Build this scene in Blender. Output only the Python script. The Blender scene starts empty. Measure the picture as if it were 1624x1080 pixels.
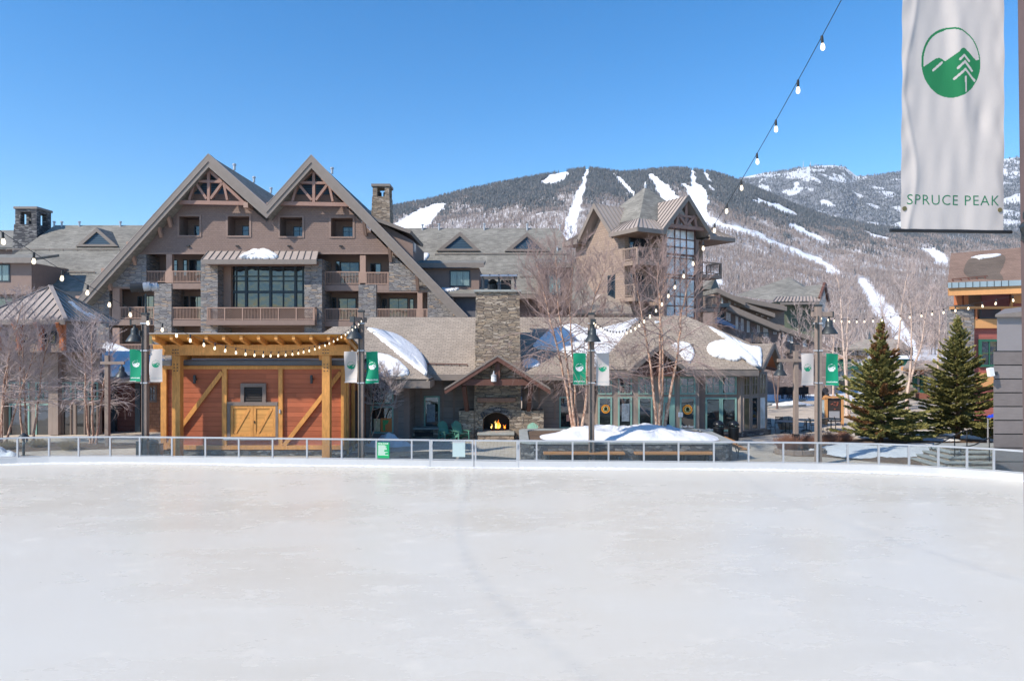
import bpy, bmesh, math, random
import numpy as np
from mathutils import Vector, Matrix
PI = math.pi
K, CX, HY, EZ = 1083.0, 812.0, 545.0, 5.5      # metres per pixel maths: focal length, centre column, horizon row, eye height
scene = bpy.context.scene
COL = scene.collection
R = math.radians
def P(px, py, Y): return Vector(((px-CX)*Y/K, Y, EZ-(py-HY)*Y/K))
def QX(px, Y): return (px-CX)*Y/K
def QZ(py, Y): return EZ-(py-HY)*Y/K
def V(*a): return Vector(a)
def lerp(a, b, t): return a+(b-a)*t

# ------------------------------------------------------------------ object helpers
WL = {}
def wloc(o): return WL.get(o.name, Vector((0, 0, 0))) if o is not None else Vector((0, 0, 0))
def tag(o, label=None, cat=None, group=None, kind=None):
    if label: o['label'] = label
    if cat: o['category'] = cat
    if group: o['group'] = group
    if kind: o['kind'] = kind
    return o
def thing(name, label, cat, loc=(0, 0, 0), group=None, rz=0):
    o = bpy.data.objects.new(name, None); COL.objects.link(o)
    o.empty_display_size = .3
    o.location = loc; o.rotation_euler = (0, 0, rz); WL[o.name] = Vector(loc)
    return tag(o, label, cat, group)
def kids(o): return [c for c in bpy.data.objects if c.parent == o]
def copy_tree(o, parent=None):
    c = o.copy(); COL.objects.link(c); c.parent = parent
    WL[c.name] = wloc(o)
    for ch in kids(o): copy_tree(ch, c)
    return c

class MB:
    def __init__(s): s.v = []; s.f = []
    def add(s, vs, fs):
        n = len(s.v); s.v += [tuple(p) for p in vs]; s.f += [tuple(i+n for i in f) for f in fs]; return s
    def poly(s, *pts): return s.add(pts, [tuple(range(len(pts)))])
    def box(s, x0, x1, y0, y1, z0, z1):
        return s.add([(x0, y0, z0), (x1, y0, z0), (x1, y1, z0), (x0, y1, z0), (x0, y0, z1), (x1, y0, z1), (x1, y1, z1), (x0, y1, z1)],
                     [(0, 3, 2, 1), (4, 5, 6, 7), (0, 1, 5, 4), (1, 2, 6, 5), (2, 3, 7, 6), (3, 0, 4, 7)])
    def obox(s, c, a, b, d):
        c, a, b, d = Vector(c), Vector(a), Vector(b), Vector(d)
        vs = [c+i*a+j*b+k*d for k in (-1, 1) for i, j in ((-1, -1), (1, -1), (1, 1), (-1, 1))]
        return s.add(vs, [(0, 3, 2, 1), (4, 5, 6, 7), (0, 1, 5, 4), (1, 2, 6, 5), (2, 3, 7, 6), (3, 0, 4, 7)])
    def beam(s, p, q, w, h, up=(0, 0, 1)):
        p, q = Vector(p), Vector(q); d = (q-p); L = d.length; d.normalize(); up = Vector(up)
        sd = d.cross(up)
        if sd.length < 1e-4: sd = d.cross(Vector((0, 1, 0)))
        sd.normalize(); u = sd.cross(d)
        return s.obox((p+q)/2, sd*w/2, d*L/2, u*h/2)
    def prism(s, pts, vec):
        n = len(pts); vec = Vector(vec); a = [Vector(p) for p in pts]; b = [p+vec for p in a]
        fs = [tuple(range(n))[::-1], tuple(range(n, 2*n))]+[(i, (i+1) % n, n+(i+1) % n, n+i) for i in range(n)]
        return s.add(a+b, fs)
    def tube(s, pts, rad, n=6, cap=True):
        pts = [Vector(p) for p in pts]; m = len(pts)
        if not hasattr(rad, '__len__'): rad = [rad]*m
        vs = []; ref = None
        for i, p in enumerate(pts):
            d = (pts[min(i+1, m-1)]-pts[max(i-1, 0)])
            if d.length < 1e-9: d = Vector((0, 0, 1))
            d.normalize()
            if ref is None: ref = Vector((1, 0, 0)) if abs(d.x) < .8 else Vector((0, 1, 0))
            a = d.cross(ref).normalized(); b = d.cross(a); ref = -(d.cross(a)).cross(d).cross(d) if False else ref
            for k in range(n):
                t = 2*PI*k/n; vs.append(p+(a*math.cos(t)+b*math.sin(t))*rad[i])
        fs = [(i*n+k, i*n+(k+1) % n, (i+1)*n+(k+1) % n, (i+1)*n+k) for i in range(m-1) for k in range(n)]
        if cap: fs += [tuple(range(n))[::-1], tuple(range((m-1)*n, m*n))]
        return s.add(vs, fs)
    def lathe(s, prof, c, n=16, cap=True):
        c = Vector(c); vs = []
        for r, z in prof:
            for k in range(n):
                t = 2*PI*k/n; vs.append(c+Vector((r*math.cos(t), r*math.sin(t), z)))
        m = len(prof)
        fs = [(i*n+k, i*n+(k+1) % n, (i+1)*n+(k+1) % n, (i+1)*n+k) for i in range(m-1) for k in range(n)]
        if cap: fs += [tuple(range(n))[::-1], tuple(range((m-1)*n, m*n))]
        return s.add(vs, fs)
    def pieces(s):
        par = list(range(len(s.v)))
        def find(a):
            while par[a] != a: par[a] = par[par[a]]; a = par[a]
            return a
        for f in s.f:
            r0 = find(f[0])
            for k in f[1:]: par[find(k)] = r0
        out = {}
        for f in s.f: out.setdefault(find(f[0]), []).append(f)
        res = []
        for fs in out.values():
            used = sorted({k for f in fs for k in f}); mp = {k: n for n, k in enumerate(used)}; m = MB()
            m.v = [s.v[k] for k in used]; m.f = [tuple(mp[k] for k in f) for f in fs]; res.append(m)
        return res
    def split(s, name, mat, parent=None, **k):      # every separate piece becomes a part of its own
        return [m.build(name, mat, parent, **k) for m in s.pieces()]
    def build(s, name, mat, parent=None, smooth=False, local=False, fix=True, bevel=0):
        me = bpy.data.meshes.new(name)
        off = Vector((0, 0, 0)) if (local or parent is None) else wloc(parent)
        vs = [(x-off.x, y-off.y, z-off.z) for x, y, z in s.v]
        me.from_pydata(vs, [], s.f); me.validate()
        if fix:
            bm = bmesh.new(); bm.from_mesh(me); bmesh.ops.recalc_face_normals(bm, faces=bm.faces); bm.to_mesh(me); bm.free()
        if smooth: me.polygons.foreach_set('use_smooth', [True]*len(me.polygons))
        o = bpy.data.objects.new(name, me); COL.objects.link(o); o.parent = parent
        WL[o.name] = off if not local else Vector((0, 0, 0))
        if isinstance(mat, (list, tuple)):
            for m in mat: me.materials.append(m)
        else: me.materials.append(mat)
        if bevel:
            b = o.modifiers.new('bevel', 'BEVEL'); b.width = bevel; b.segments = 2; b.limit_method = 'ANGLE'
        return o
def mesh_np(name, verts, faces, mat, parent=None, smooth=False, nside=4):
    me = bpy.data.meshes.new(name); verts = np.asarray(verts, np.float32); faces = np.asarray(faces, np.int32)
    me.vertices.add(len(verts)); me.vertices.foreach_set('co', verts.ravel())
    me.loops.add(faces.size); me.loops.foreach_set('vertex_index', faces.ravel())
    me.polygons.add(len(faces)); me.polygons.foreach_set('loop_start', np.arange(len(faces), dtype=np.int32)*nside)
    me.polygons.foreach_set('loop_total', np.full(len(faces), nside, np.int32))
    if smooth: me.polygons.foreach_set('use_smooth', np.ones(len(faces), bool))
    me.update(calc_edges=True)
    o = bpy.data.objects.new(name, me); COL.objects.link(o); o.parent = parent
    if mat: me.materials.append(mat)
    WL[o.name] = wloc(parent) if parent else Vector((0, 0, 0))
    return o
def box1(name, mat, parent, *a, **k): return MB().box(*a).build(name, mat, parent, **k)
_txt = {}
def text_geo(txt, size, bold=0.0, spacing=1.0):
    cu = bpy.data.curves.new('lettering', 'FONT'); cu.body = txt; cu.size = size; cu.align_x = 'CENTER'; cu.align_y = 'CENTER'
    cu.offset = bold; cu.resolution_u = 3; cu.space_character = spacing
    ob = bpy.data.objects.new('lettering', cu); COL.objects.link(ob)
    dg = bpy.context.evaluated_depsgraph_get(); me = bpy.data.meshes.new_from_object(ob.evaluated_get(dg))
    vs = [v.co.copy() for v in me.vertices]; fs = [tuple(p.vertices) for p in me.polygons]
    bpy.data.objects.remove(ob); bpy.data.curves.remove(cu); bpy.data.meshes.remove(me)
    return vs, fs
def put_text(mb, txt, size, o, t, u, bold=0.0, spacing=1.0):
    vs, fs = text_geo(txt, size, bold, spacing); o, t, u = Vector(o), Vector(t), Vector(u)
    mb.add([o+t*v.x+u*v.y for v in vs], fs)

# ------------------------------------------------------------------ materials
def nt(name):
    m = bpy.data.materials.new(name); m.use_nodes = True; t = m.node_tree; t.nodes.clear()
    out = t.nodes.new('ShaderNodeOutputMaterial'); b = t.nodes.new('ShaderNodeBsdfPrincipled')
    t.links.new(b.outputs[0], out.inputs[0]); return m, t, b
def N(t, typ, ins=None, **props):
    n = t.nodes.new(typ)
    for k, v in props.items(): setattr(n, k, v)
    for k, v in (ins or {}).items():
        if hasattr(v, 'is_linked') or isinstance(v, bpy.types.NodeSocket): t.links.new(v, n.inputs[k])
        else: n.inputs[k].default_value = v
    return n
def math_(t, op, a, b=None, c=None, clamp=False):
    n = t.nodes.new('ShaderNodeMath'); n.operation = op; n.use_clamp = clamp
    for i, v in enumerate((a, b, c)):
        if v is None: continue
        if isinstance(v, bpy.types.NodeSocket): t.links.new(v, n.inputs[i])
        else: n.inputs[i].default_value = v
    return n.outputs[0]
def vm(t, op, a, b=None):
    n = t.nodes.new('ShaderNodeVectorMath'); n.operation = op
    for i, v in enumerate((a, b)):
        if v is None: continue
        if isinstance(v, bpy.types.NodeSocket): t.links.new(v, n.inputs[i])
        else: n.inputs[i].default_value = v
    return n
def mixc(t, fac, a, b, blend='MIX'):
    n = t.nodes.new('ShaderNodeMix'); n.data_type = 'RGBA'; n.blend_type = blend
    for i, v in ((0, fac), (6, a), (7, b)):
        if isinstance(v, bpy.types.NodeSocket): t.links.new(v, n.inputs[i])
        elif i == 0: n.inputs[0].default_value = v
        else: n.inputs[i].default_value = (*v[:3], 1)
    return n.outputs[2]
def ramp(t, fac, *stops):
    n = t.nodes.new('ShaderNodeValToRGB'); t.links.new(fac, n.inputs[0]); e = n.color_ramp.elements
    while len(e) < len(stops): e.new(.5)
    for el, (p, c) in zip(e, stops): el.position = p; el.color = (*c[:3], 1) if hasattr(c, '__len__') else (c, c, c, 1)
    return n.outputs[0]
def surf_uv(t):
    g = t.nodes.new('ShaderNodeNewGeometry')
    tt = vm(t, 'NORMALIZE', vm(t, 'CROSS_PRODUCT', (1e-4, 2e-4, 1), g.outputs['True Normal']).outputs[0]).outputs[0]
    bb = vm(t, 'CROSS_PRODUCT', g.outputs['True Normal'], tt).outputs[0]
    u = vm(t, 'DOT_PRODUCT', g.outputs['Position'], tt).outputs['Value']
    v = vm(t, 'DOT_PRODUCT', g.outputs['Position'], bb).outputs['Value']
    return u, v, g.outputs['Position']
def comb(t, x, y, z=0.0):
    n = t.nodes.new('ShaderNodeCombineXYZ')
    for i, s in enumerate((x, y, z)):
        if isinstance(s, bpy.types.NodeSocket): t.links.new(s, n.inputs[i])
        else: n.inputs[i].default_value = s
    return n.outputs[0]
def noise(t, vec, scale, detail=3, rough=.55):
    return N(t, 'ShaderNodeTexNoise', {'Vector': vec, 'Scale': scale, 'Detail': detail, 'Roughness': rough}).outputs['Fac']
def sc(c, k): return tuple(min(1, x*k) for x in c[:3])
def bump(t, b, h, strength=.3, dist=.02):
    n = N(t, 'ShaderNodeBump', {'Height': h, 'Strength': strength, 'Distance': dist}); t.links.new(n.outputs[0], b.inputs['Normal'])
MATS = {}
def mat_plain(name, col, rough=.7, var=.2, scale=2.5, metal=0, spec=.4, bmp=0.0, coat=0):
    m, t, b = nt(name); u, v, pos = surf_uv(t)
    n1 = noise(t, pos, scale, 5, .6); n2 = noise(t, pos, scale*9, 3)
    f = math_(t, 'MULTIPLY_ADD', n2, .4, math_(t, 'MULTIPLY', n1, .6))
    c = ramp(t, f, (.3, sc(col, 1-var)), (.7, sc(col, 1+var)))
    t.links.new(c, b.inputs['Base Color']); b.inputs['Metallic'].default_value = metal
    r = math_(t, 'MULTIPLY_ADD', n2, .25, rough-.12, clamp=True); t.links.new(r, b.inputs['Roughness'])
    b.inputs['Specular IOR Level'].default_value = spec
    if bmp: bump(t, b, n2, bmp, .03)
    MATS[name] = m; return m
def mat_wood(name, col, rough=.6, var=.25, axis='auto', gs=1.0, spec=.3):
    m, t, b = nt(name); g = t.nodes.new('ShaderNodeTexCoord')
    pos = g.outputs['Object']
    st = vm(t, 'MULTIPLY', pos, {'x': (1.2, 14, 14), 'y': (14, 1.2, 14), 'z': (14, 14, 1.2)}.get(axis, (9, 9, 2))).outputs[0]
    n1 = noise(t, st, 1.6*gs, 5, .65); n2 = noise(t, pos, 1.1, 3)
    f = math_(t, 'MULTIPLY_ADD', n2, .45, math_(t, 'MULTIPLY', n1, .55))
    c = ramp(t, f, (.3, sc(col, 1-var)), (.52, col), (.72, sc(col, 1+var)))
    t.links.new(c, b.inputs['Base Color']); b.inputs['Roughness'].default_value = rough; b.inputs['Specular IOR Level'].default_value = spec
    bump(t, b, n1, .25, .01); MATS[name] = m; return m
def mat_shingle(name, col, w, h, var=.22, gap=.012, dark=.55, weather=.25, rough=.85, bstr=.5):
    m, t, b = nt(name); u, v, pos = surf_uv(t)
    br = N(t, 'ShaderNodeTexBrick', {'Vector': comb(t, u, v), 'Scale': 1.0, 'Mortar Size': gap, 'Mortar Smooth': .3, 'Bias': 0.0, 'Brick Width': w, 'Row Height': h,
           'Color1': (*sc(col, 1-var), 1), 'Color2': (*sc(col, 1+var), 1), 'Mortar': (*sc(col, dark), 1)}, offset=.43, squash=1.0)
    n1 = noise(t, vm(t, 'MULTIPLY', pos, (.5, .5, .9)).outputs[0], .8, 6, .62); n2 = noise(t, pos, 14, 2)
    c = mixc(t, 1.0, br.outputs['Color'], ramp(t, n1, (.3, 1-weather), (.7, 1+weather*.6)), 'MULTIPLY')
    c = mixc(t, 1.0, c, ramp(t, n2, (.3, .88), (.7, 1.1)), 'MULTIPLY')
    t.links.new(c, b.inputs['Base Color']); b.inputs['Roughness'].default_value = rough; b.inputs['Specular IOR Level'].default_value = .2
    saw = math_(t, 'FRACT', math_(t, 'DIVIDE', v, h))
    hgt = math_(t, 'SUBTRACT', math_(t, 'SUBTRACT', 1.0, saw), math_(t, 'MULTIPLY', br.outputs['Fac'], .7))
    bump(t, b, hgt, bstr, .02); MATS[name] = m; return m
def mat_boards(name, col, h, var=.12, gap=.06, dark=.35, rough=.7, vertical=False, bstr=.6, grain=.2):
    m, t, b = nt(name); u, v, pos = surf_uv(t)
    if vertical: u, v = v, u
    q = math_(t, 'DIVIDE', v, h); fr = math_(t, 'FRACT', q); fl = math_(t, 'FLOOR', q)
    sg = math_(t, 'FLOOR', math_(t, 'ADD', math_(t, 'DIVIDE', u, 3.1), math_(t, 'MULTIPLY', fl, .37)))
    wn = N(t, 'ShaderNodeTexWhiteNoise', {'Vector': comb(t, sg, fl)}, noise_dimensions='2D').outputs['Value']
    gr = noise(t, comb(t, math_(t, 'MULTIPLY', u, 1.3), math_(t, 'MULTIPLY', v, 22), wn), 1.5, 5, .6)
    big = noise(t, pos, .9, 4)
    f = math_(t, 'ADD', math_(t, 'MULTIPLY_ADD', wn, var*2, 1-var), math_(t, 'MULTIPLY', math_(t, 'SUBTRACT', gr, .5), grain*2))
    f = math_(t, 'ADD', f, math_(t, 'MULTIPLY', math_(t, 'SUBTRACT', big, .5), .35))
    g = math_(t, 'LESS_THAN', fr, gap)
    f = math_(t, 'MULTIPLY', f, math_(t, 'SUBTRACT', 1.0, math_(t, 'MULTIPLY', g, 1-dark)))
    vmul = N(t, 'ShaderNodeVectorMath', {0: (*col[:3],)}, operation='SCALE'); t.links.new(f, vmul.inputs['Scale'])
    t.links.new(vmul.outputs[0], b.inputs['Base Color']); b.inputs['Roughness'].default_value = rough; b.inputs['Specular IOR Level'].default_value = .25
    hgt = math_(t, 'SUBTRACT', math_(t, 'SUBTRACT', 1.0, fr) if not vertical else 1.0, math_(t, 'MULTIPLY', g, .8))
    bump(t, b, hgt, bstr, .015); MATS[name] = m; return m
def mat_stone(name, cols, sx=1.6, sy=4.5, mortar=(.06, .055, .05), msize=.05, bstr=.8, wob=.25, rough=.85):
    m, t, b = nt(name); u, v, pos = surf_uv(t)
    w = noise(t, pos, 1.7, 2); w2 = noise(t, pos, 6, 2)
    uu = math_(t, 'MULTIPLY_ADD', w, wob, math_(t, 'MULTIPLY', u, 1.0)); vv = math_(t, 'MULTIPLY_ADD', w2, wob*.22, v)
    vec = comb(t, math_(t, 'MULTIPLY', uu, sx), math_(t, 'MULTIPLY', vv, sy))
    vo = N(t, 'ShaderNodeTexVoronoi', {'Vector': vec, 'Scale': 1.0, 'Randomness': .85}, voronoi_dimensions='2D', distance='MINKOWSKI')
    vo.inputs['Exponent'].default_value = 4.0
    ed = N(t, 'ShaderNodeTexVoronoi', {'Vector': vec, 'Scale': 1.0, 'Randomness': .85}, voronoi_dimensions='2D', feature='DISTANCE_TO_EDGE')
    wn = N(t, 'ShaderNodeTexWhiteNoise', {'Vector': vo.outputs['Position']}, noise_dimensions='3D').outputs['Value']
    n = len(cols); c = ramp(t, wn, *[((i+.5)/n, cc) for i, cc in enumerate(cols)])
    fine = noise(t, pos, 16, 5, .7)
    c = mixc(t, 1.0, c, ramp(t, fine, (.25, .6), (.75, 1.35)), 'MULTIPLY')
    mk = math_(t, 'SMOOTH_MIN', math_(t, 'DIVIDE', ed.outputs['Distance'], msize*2), 1.0, .1)
    c = mixc(t, mk, mortar, c)
    t.links.new(c, b.inputs['Base Color']); b.inputs['Roughness'].default_value = rough; b.inputs['Specular IOR Level'].default_value = .25
    hgt = math_(t, 'ADD', math_(t, 'MULTIPLY', mk, .7), math_(t, 'MULTIPLY_ADD', fine, .35, math_(t, 'MULTIPLY', wn, .4)))
    bump(t, b, hgt, bstr, .06); MATS[name] = m; return m
def mat_snow(name, col=(.82, .83, .85), sc_=3.0, bstr=.5, dirt=.0):
    m, t, b = nt(name); u, v, pos = surf_uv(t)
    n1 = noise(t, pos, sc_, 6, .6); n2 = noise(t, pos, sc_*8, 3)
    c = ramp(t, n1, (.3, sc(col, .94)), (.65, col))
    if dirt:
        d = noise(t, pos, 5.5, 6, .7); c = mixc(t, ramp(t, d, (.55, 0), (.8, dirt)), c, (.35, .31, .27))
    t.links.new(c, b.inputs['Base Color']); b.inputs['Roughness'].default_value = .65; b.inputs['Specular IOR Level'].default_value = .3
    bump(t, b, math_(t, 'MULTIPLY_ADD', n2, .25, n1), bstr, .08); MATS[name] = m; return m
def mat_glass(name, col, ior=2.0, rough=.03, wav=.06, curtain=None):
    m, t, b = nt(name); u, v, pos = surf_uv(t)
    n1 = noise(t, pos, .9, 3); c = ramp(t, n1, (.3, sc(col, .5)), (.7, sc(col, 1.5)))
    if curtain:
        fold = math_(t, 'SINE', math_(t, 'MULTIPLY', math_(t, 'MULTIPLY_ADD', n1, .4, u), 38.0))
        c = ramp(t, math_(t, 'MULTIPLY_ADD', fold, .5, .5), (0, sc(curtain, .75)), (1, curtain))
    t.links.new(c, b.inputs['Base Color']); b.inputs['Roughness'].default_value = rough; b.inputs['IOR'].default_value = ior
    bump(t, b, noise(t, pos, .7, 2), wav, .3); MATS[name] = m; return m
def mat_emit(name, col, s):
    m, t, b = nt(name); b.inputs['Base Color'].default_value = (*col, 1); b.inputs['Emission Color'].default_value = (*col, 1); b.inputs['Emission Strength'].default_value = s
    MATS[name] = m; return m
def mat_clear(name, tint=(.86, .9, .9), refl=1.0):
    m = bpy.data.materials.new(name); m.use_nodes = True; t = m.node_tree; t.nodes.clear()
    out = t.nodes.new('ShaderNodeOutputMaterial')
    tr = N(t, 'ShaderNodeBsdfTransparent', {'Color': (*tint, 1)}); gl = N(t, 'ShaderNodeBsdfGlossy', {'Color': (.9, .95, 1, 1), 'Roughness': .02})
    fr = N(t, 'ShaderNodeFresnel', {'IOR': 1.5}); f = math_(t, 'MULTIPLY', fr.outputs[0], refl)
    mx = N(t, 'ShaderNodeMixShader', {0: f, 1: tr.outputs[0], 2: gl.outputs[0]}); t.links.new(mx.outputs[0], out.inputs[0]); MATS[name] = m; return m
# ------------------------------------------------------------------ the palette
m_siding = mat_shingle('brown_shingle_wall', (.235, .168, .142), .26, .17, .06, .01, .74, .07)
m_tower = mat_shingle('tan_shingle_wall', (.32, .24, .192), .3, .2, .09, .012, .6, .1)
m_brown = mat_plain('brown_paint', (.245, .17, .14), .75, .12)
m_trim = mat_wood('cedar_brown_trim', (.36, .235, .18), .65, .16)
m_truss = mat_wood('reddish_timber', (.31, .185, .145), .65, .18)
m_soffit = mat_boards('soffit_boards', (.25, .18, .14), .14, .08)
m_roof = mat_shingle('grey_roof_shingle', (.225, .212, .185), .5, .19, .2, .008, .75, .22, bstr=.35)
m_roof2 = mat_shingle('tan_roof_shingle', (.34, .28, .225), .33, .17, .1, .014, .55, .16)
m_roof3 = mat_shingle('rust_roof_shingle', (.25, .165, .125), .33, .15, .12, .01, .7, .2)
m_fascia = mat_plain('grey_brown_fascia', (.215, .18, .155), .6, .12)
m_seam = mat_plain('dark_roof_seam', (.2, .175, .155), .6, .1)
m_metal = mat_plain('standing_seam_metal', (.37, .31, .275), .75, .1, 1.0, .0, .12)
m_metal_d = mat_plain('dark_roof_metal', (.06, .065, .075), .4, .15, 1.5, .5)
m_black = mat_plain('black_iron', (.015, .016, .018), .5, .2, 4)
m_lampm = mat_plain('dark_grey_lamp_metal', (.045, .052, .055), .45, .15, 4, .3)
m_alu = mat_plain('brushed_aluminium', (.45, .46, .48), .4, .05, 3, .3)
m_kick = mat_plain('white_grey_kickboard', (.5, .5, .5), .5, .05, 1.2)
m_stone = mat_stone('grey_ledge_stone', [(.17, .16, .165), (.28, .26, .245), (.21, .2, .21), (.36, .32, .285), (.26, .24, .235), (.31, .29, .275), (.17, .16, .16), (.37, .28, .21)], 1.8, 8.0, (.1, .1, .105), .04, .8, .35)
m_stone_w = mat_stone('tan_fieldstone', [(.2, .155, .12), (.33, .255, .185), (.26, .21, .165), (.42, .335, .25), (.28, .225, .18), (.16, .13, .11), (.39, .29, .2), (.48, .4, .32)], 2.2, 10.5, (.1, .088, .075), .04, .8, .4)
m_stone_d = mat_stone('dark_wall_stone', [(.06, .06, .068), (.1, .098, .1), (.08, .08, .09), (.14, .135, .13), (.3, .29, .28), (.07, .07, .078)], 2.6, 9.0, (.07, .07, .07), .035, .9, .4)
m_snow = mat_snow('snow', (.76, .76, .77), sc_=2.2, bstr=.8, dirt=.06)
m_snow_d = mat_snow('ploughed_snow', (.75, .755, .77), 3.5, .8, .25)
m_glass = mat_glass('dark_window_glass', (.018, .024, .028), 2.1)
m_glass_t = mat_glass('teal_window_glass', (.012, .022, .034), 1.8, .03, .12)
m_glass_c = mat_glass('curtained_window_glass', (.1, .13, .13), 1.7, .05, .04, (.2, .27, .26))
m_glass_p = mat_glass('pale_window_glass', (.72, .74, .68), 1.5, .06)
m_glass_w = mat_glass('warm_reflection_glass', (.16, .13, .075), 1.8, .05)  # warm base colour paints the reflections seen in the end windows
m_wframe = mat_plain('dark_teal_frame', (.032, .05, .064), .5, .15)
m_green_f = mat_plain('sage_green_frame', (.22, .38, .33), .55, .12)
m_louver = mat_boards('blue_grey_louver', (.05, .095, .14), .2, .05, .25, .3)
m_cedar = mat_boards('orange_cedar_siding', (.375, .108, .05), .235, .16, .05, .4, .6, grain=.3)
m_yellow = mat_wood('golden_timber', (.6, .275, .075), .55, .38)
m_yellow_b = mat_boards('golden_boards', (.58, .28, .08), .2, .1, .06, .5)
m_under = mat_boards('golden_roof_deck', (.5, .23, .05), .16, .1, .05, .5)
m_greyt = mat_wood('weathered_timber', (.2, .155, .13), .75, .22)
m_greyt2 = mat_wood('brown_grey_timber', (.26, .2, .165), .75, .18)
m_dkwood = mat_wood('dark_red_timber', (.13, .06, .045), .65, .2)
m_boardd = mat_boards('brown_lap_siding', (.24, .19, .168), .34, .08, .05, .6)
m_shopw = mat_boards('taupe_shop_siding', (.31, .25, .215), .42, .07, .04, .65, vertical=True)
m_redsid = mat_boards('dark_red_lap_siding', (.12, .05, .042), .3, .1, .05, .5)
m_plank = mat_boards('grey_plank_cladding', (.255, .225, .215), .62, .1, .055, .12, .7, grain=.3)
m_panel = mat_plain('grey_metal_panel', (.25, .225, .222), .5, .05)
m_orange = mat_wood('orange_stained_wood', (.6, .3, .12), .6, .12)
m_orange_d = mat_wood('red_orange_post', (.5, .17, .07), .6, .12)
m_redwall = mat_boards('red_clapboard', (.33, .105, .085), .16, .08, .09, .6)
m_greenw = mat_boards('dark_green_siding', (.15, .17, .115), .3, .08, .06, .7, vertical=True)
m_dkgreen = mat_plain('dark_green_paint', (.025, .12, .075), .5, .12)
m_bgreen = mat_plain('banner_green', (.0, .235, .12), .75, .06)
m_bwhite = mat_plain('banner_white', (.49, .445, .415), .8, .03)
m_bgrey = mat_plain('banner_grey_letter', (.42, .44, .44), .8, .03)
m_white = mat_plain('white_paint', (.75, .75, .74), .6, .04)
m_adir = mat_plain('sage_chair_paint', (.1, .26, .19), .55, .12)
m_darksheet = mat_plain('dark_sheet', (.045, .055, .06), .75, .15)
m_soil = mat_plain('brown_mulch', (.13, .085, .055), .95, .5, 3, bmp=.8)
m_bulb = mat_emit('lit_bulb', (1.0, .84, .6), 3.2)
_t = m_bulb.node_tree; _b = [n for n in _t.nodes if n.type == 'BSDF_PRINCIPLED'][0]; _o = [n for n in _t.nodes if n.type == 'OUTPUT_MATERIAL'][0]
_x = N(_t, 'ShaderNodeMixShader', {0: .8, 1: _b.outputs[0], 2: N(_t, 'ShaderNodeBsdfTransparent').outputs[0]}); _t.links.new(_x.outputs[0], _o.inputs[0])      # clear glass bulb round a glowing filament
m_fire = mat_emit('flame', (1.0, .3, .03), 5)
m_clear = mat_clear('fence_glass', (.85, .89, .9))
m_mauve = mat_plain('mauve_twig', (.17, .12, .11), .9, .25, 2)
m_twig = mat_plain('pale_birch_twig', (.5, .41, .385), .85, .3, 1.5)
m_twig_r = mat_plain('reddish_birch_twig', (.22, .145, .128), .85, .3, 1.5)
m_blue = mat_plain('blue_awning', (.03, .07, .16), .7, .1)
m_flagst = mat_plain('blue_grey_flagstone', (.3, .31, .29), .8, .25, 2, bmp=.3)
m_brickred = mat_shingle('red_brick', (.3, .12, .08), .22, .075, .15, .01, 1.3, .1)
def _bark():
    m, t, b = nt('peeling_birch_bark'); g = t.nodes.new('ShaderNodeNewGeometry'); pos = g.outputs['Position']
    st = vm(t, 'MULTIPLY', pos, (5, 5, 2.6)).outputs[0]
    n1 = noise(t, st, 2.2, 6, .7); n2 = noise(t, vm(t, 'MULTIPLY', pos, (6, 6, 12)).outputs[0], 2, 4)
    c = ramp(t, n1, (.3, (.1, .06, .045)), (.45, (.33, .17, .11)), (.58, (.58, .4, .29)), (.75, (.74, .6, .48)))
    c = mixc(t, ramp(t, n2, (.62, 0), (.72, .8)), c, (.09, .06, .05))
    t.links.new(c, b.inputs['Base Color']); b.inputs['Roughness'].default_value = .8; bump(t, b, n1, .5, .03); return m
m_bark = _bark()
def _wbark():
    m, t, b = nt('white_birch_bark'); g = t.nodes.new('ShaderNodeNewGeometry'); pos = g.outputs['Position']
    n2 = noise(t, vm(t, 'MULTIPLY', pos, (3, 3, 9)).outputs[0], 1.5, 5)
    c = ramp(t, n2, (.3, (.5, .4, .33)), (.55, (.6, .46, .38)), (.68, (.3, .2, .16)))
    t.links.new(c, b.inputs['Base Color']); b.inputs['Roughness'].default_value = .8; return m
m_wbark = _wbark()
def _needle(name, a, b_, c_):
    m, t, b = nt(name); g = t.nodes.new('ShaderNodeNewGeometry')
    n1 = noise(t, g.outputs['Position'], 2.3, 4); f = math_(t, 'MULTIPLY_ADD', g.outputs['Random Per Island'], .5, math_(t, 'MULTIPLY', n1, .5))
    c = ramp(t, f, (.25, a), (.5, b_), (.8, c_)); t.links.new(c, b.inputs['Base Color']); b.inputs['Roughness'].default_value = .6
    b.inputs['Specular IOR Level'].default_value = .3
    return m
m_needle = _needle('spruce_needles', (.085, .1, .035), (.22, .205, .068), (.42, .36, .12))
m_needle_b = _needle('brown_spruce_needles', (.16, .075, .03), (.22, .11, .045), (.25, .14, .06))
m_sbark = mat_plain('spruce_bark', (.16, .09, .06), .9, .4, 5)
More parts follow.
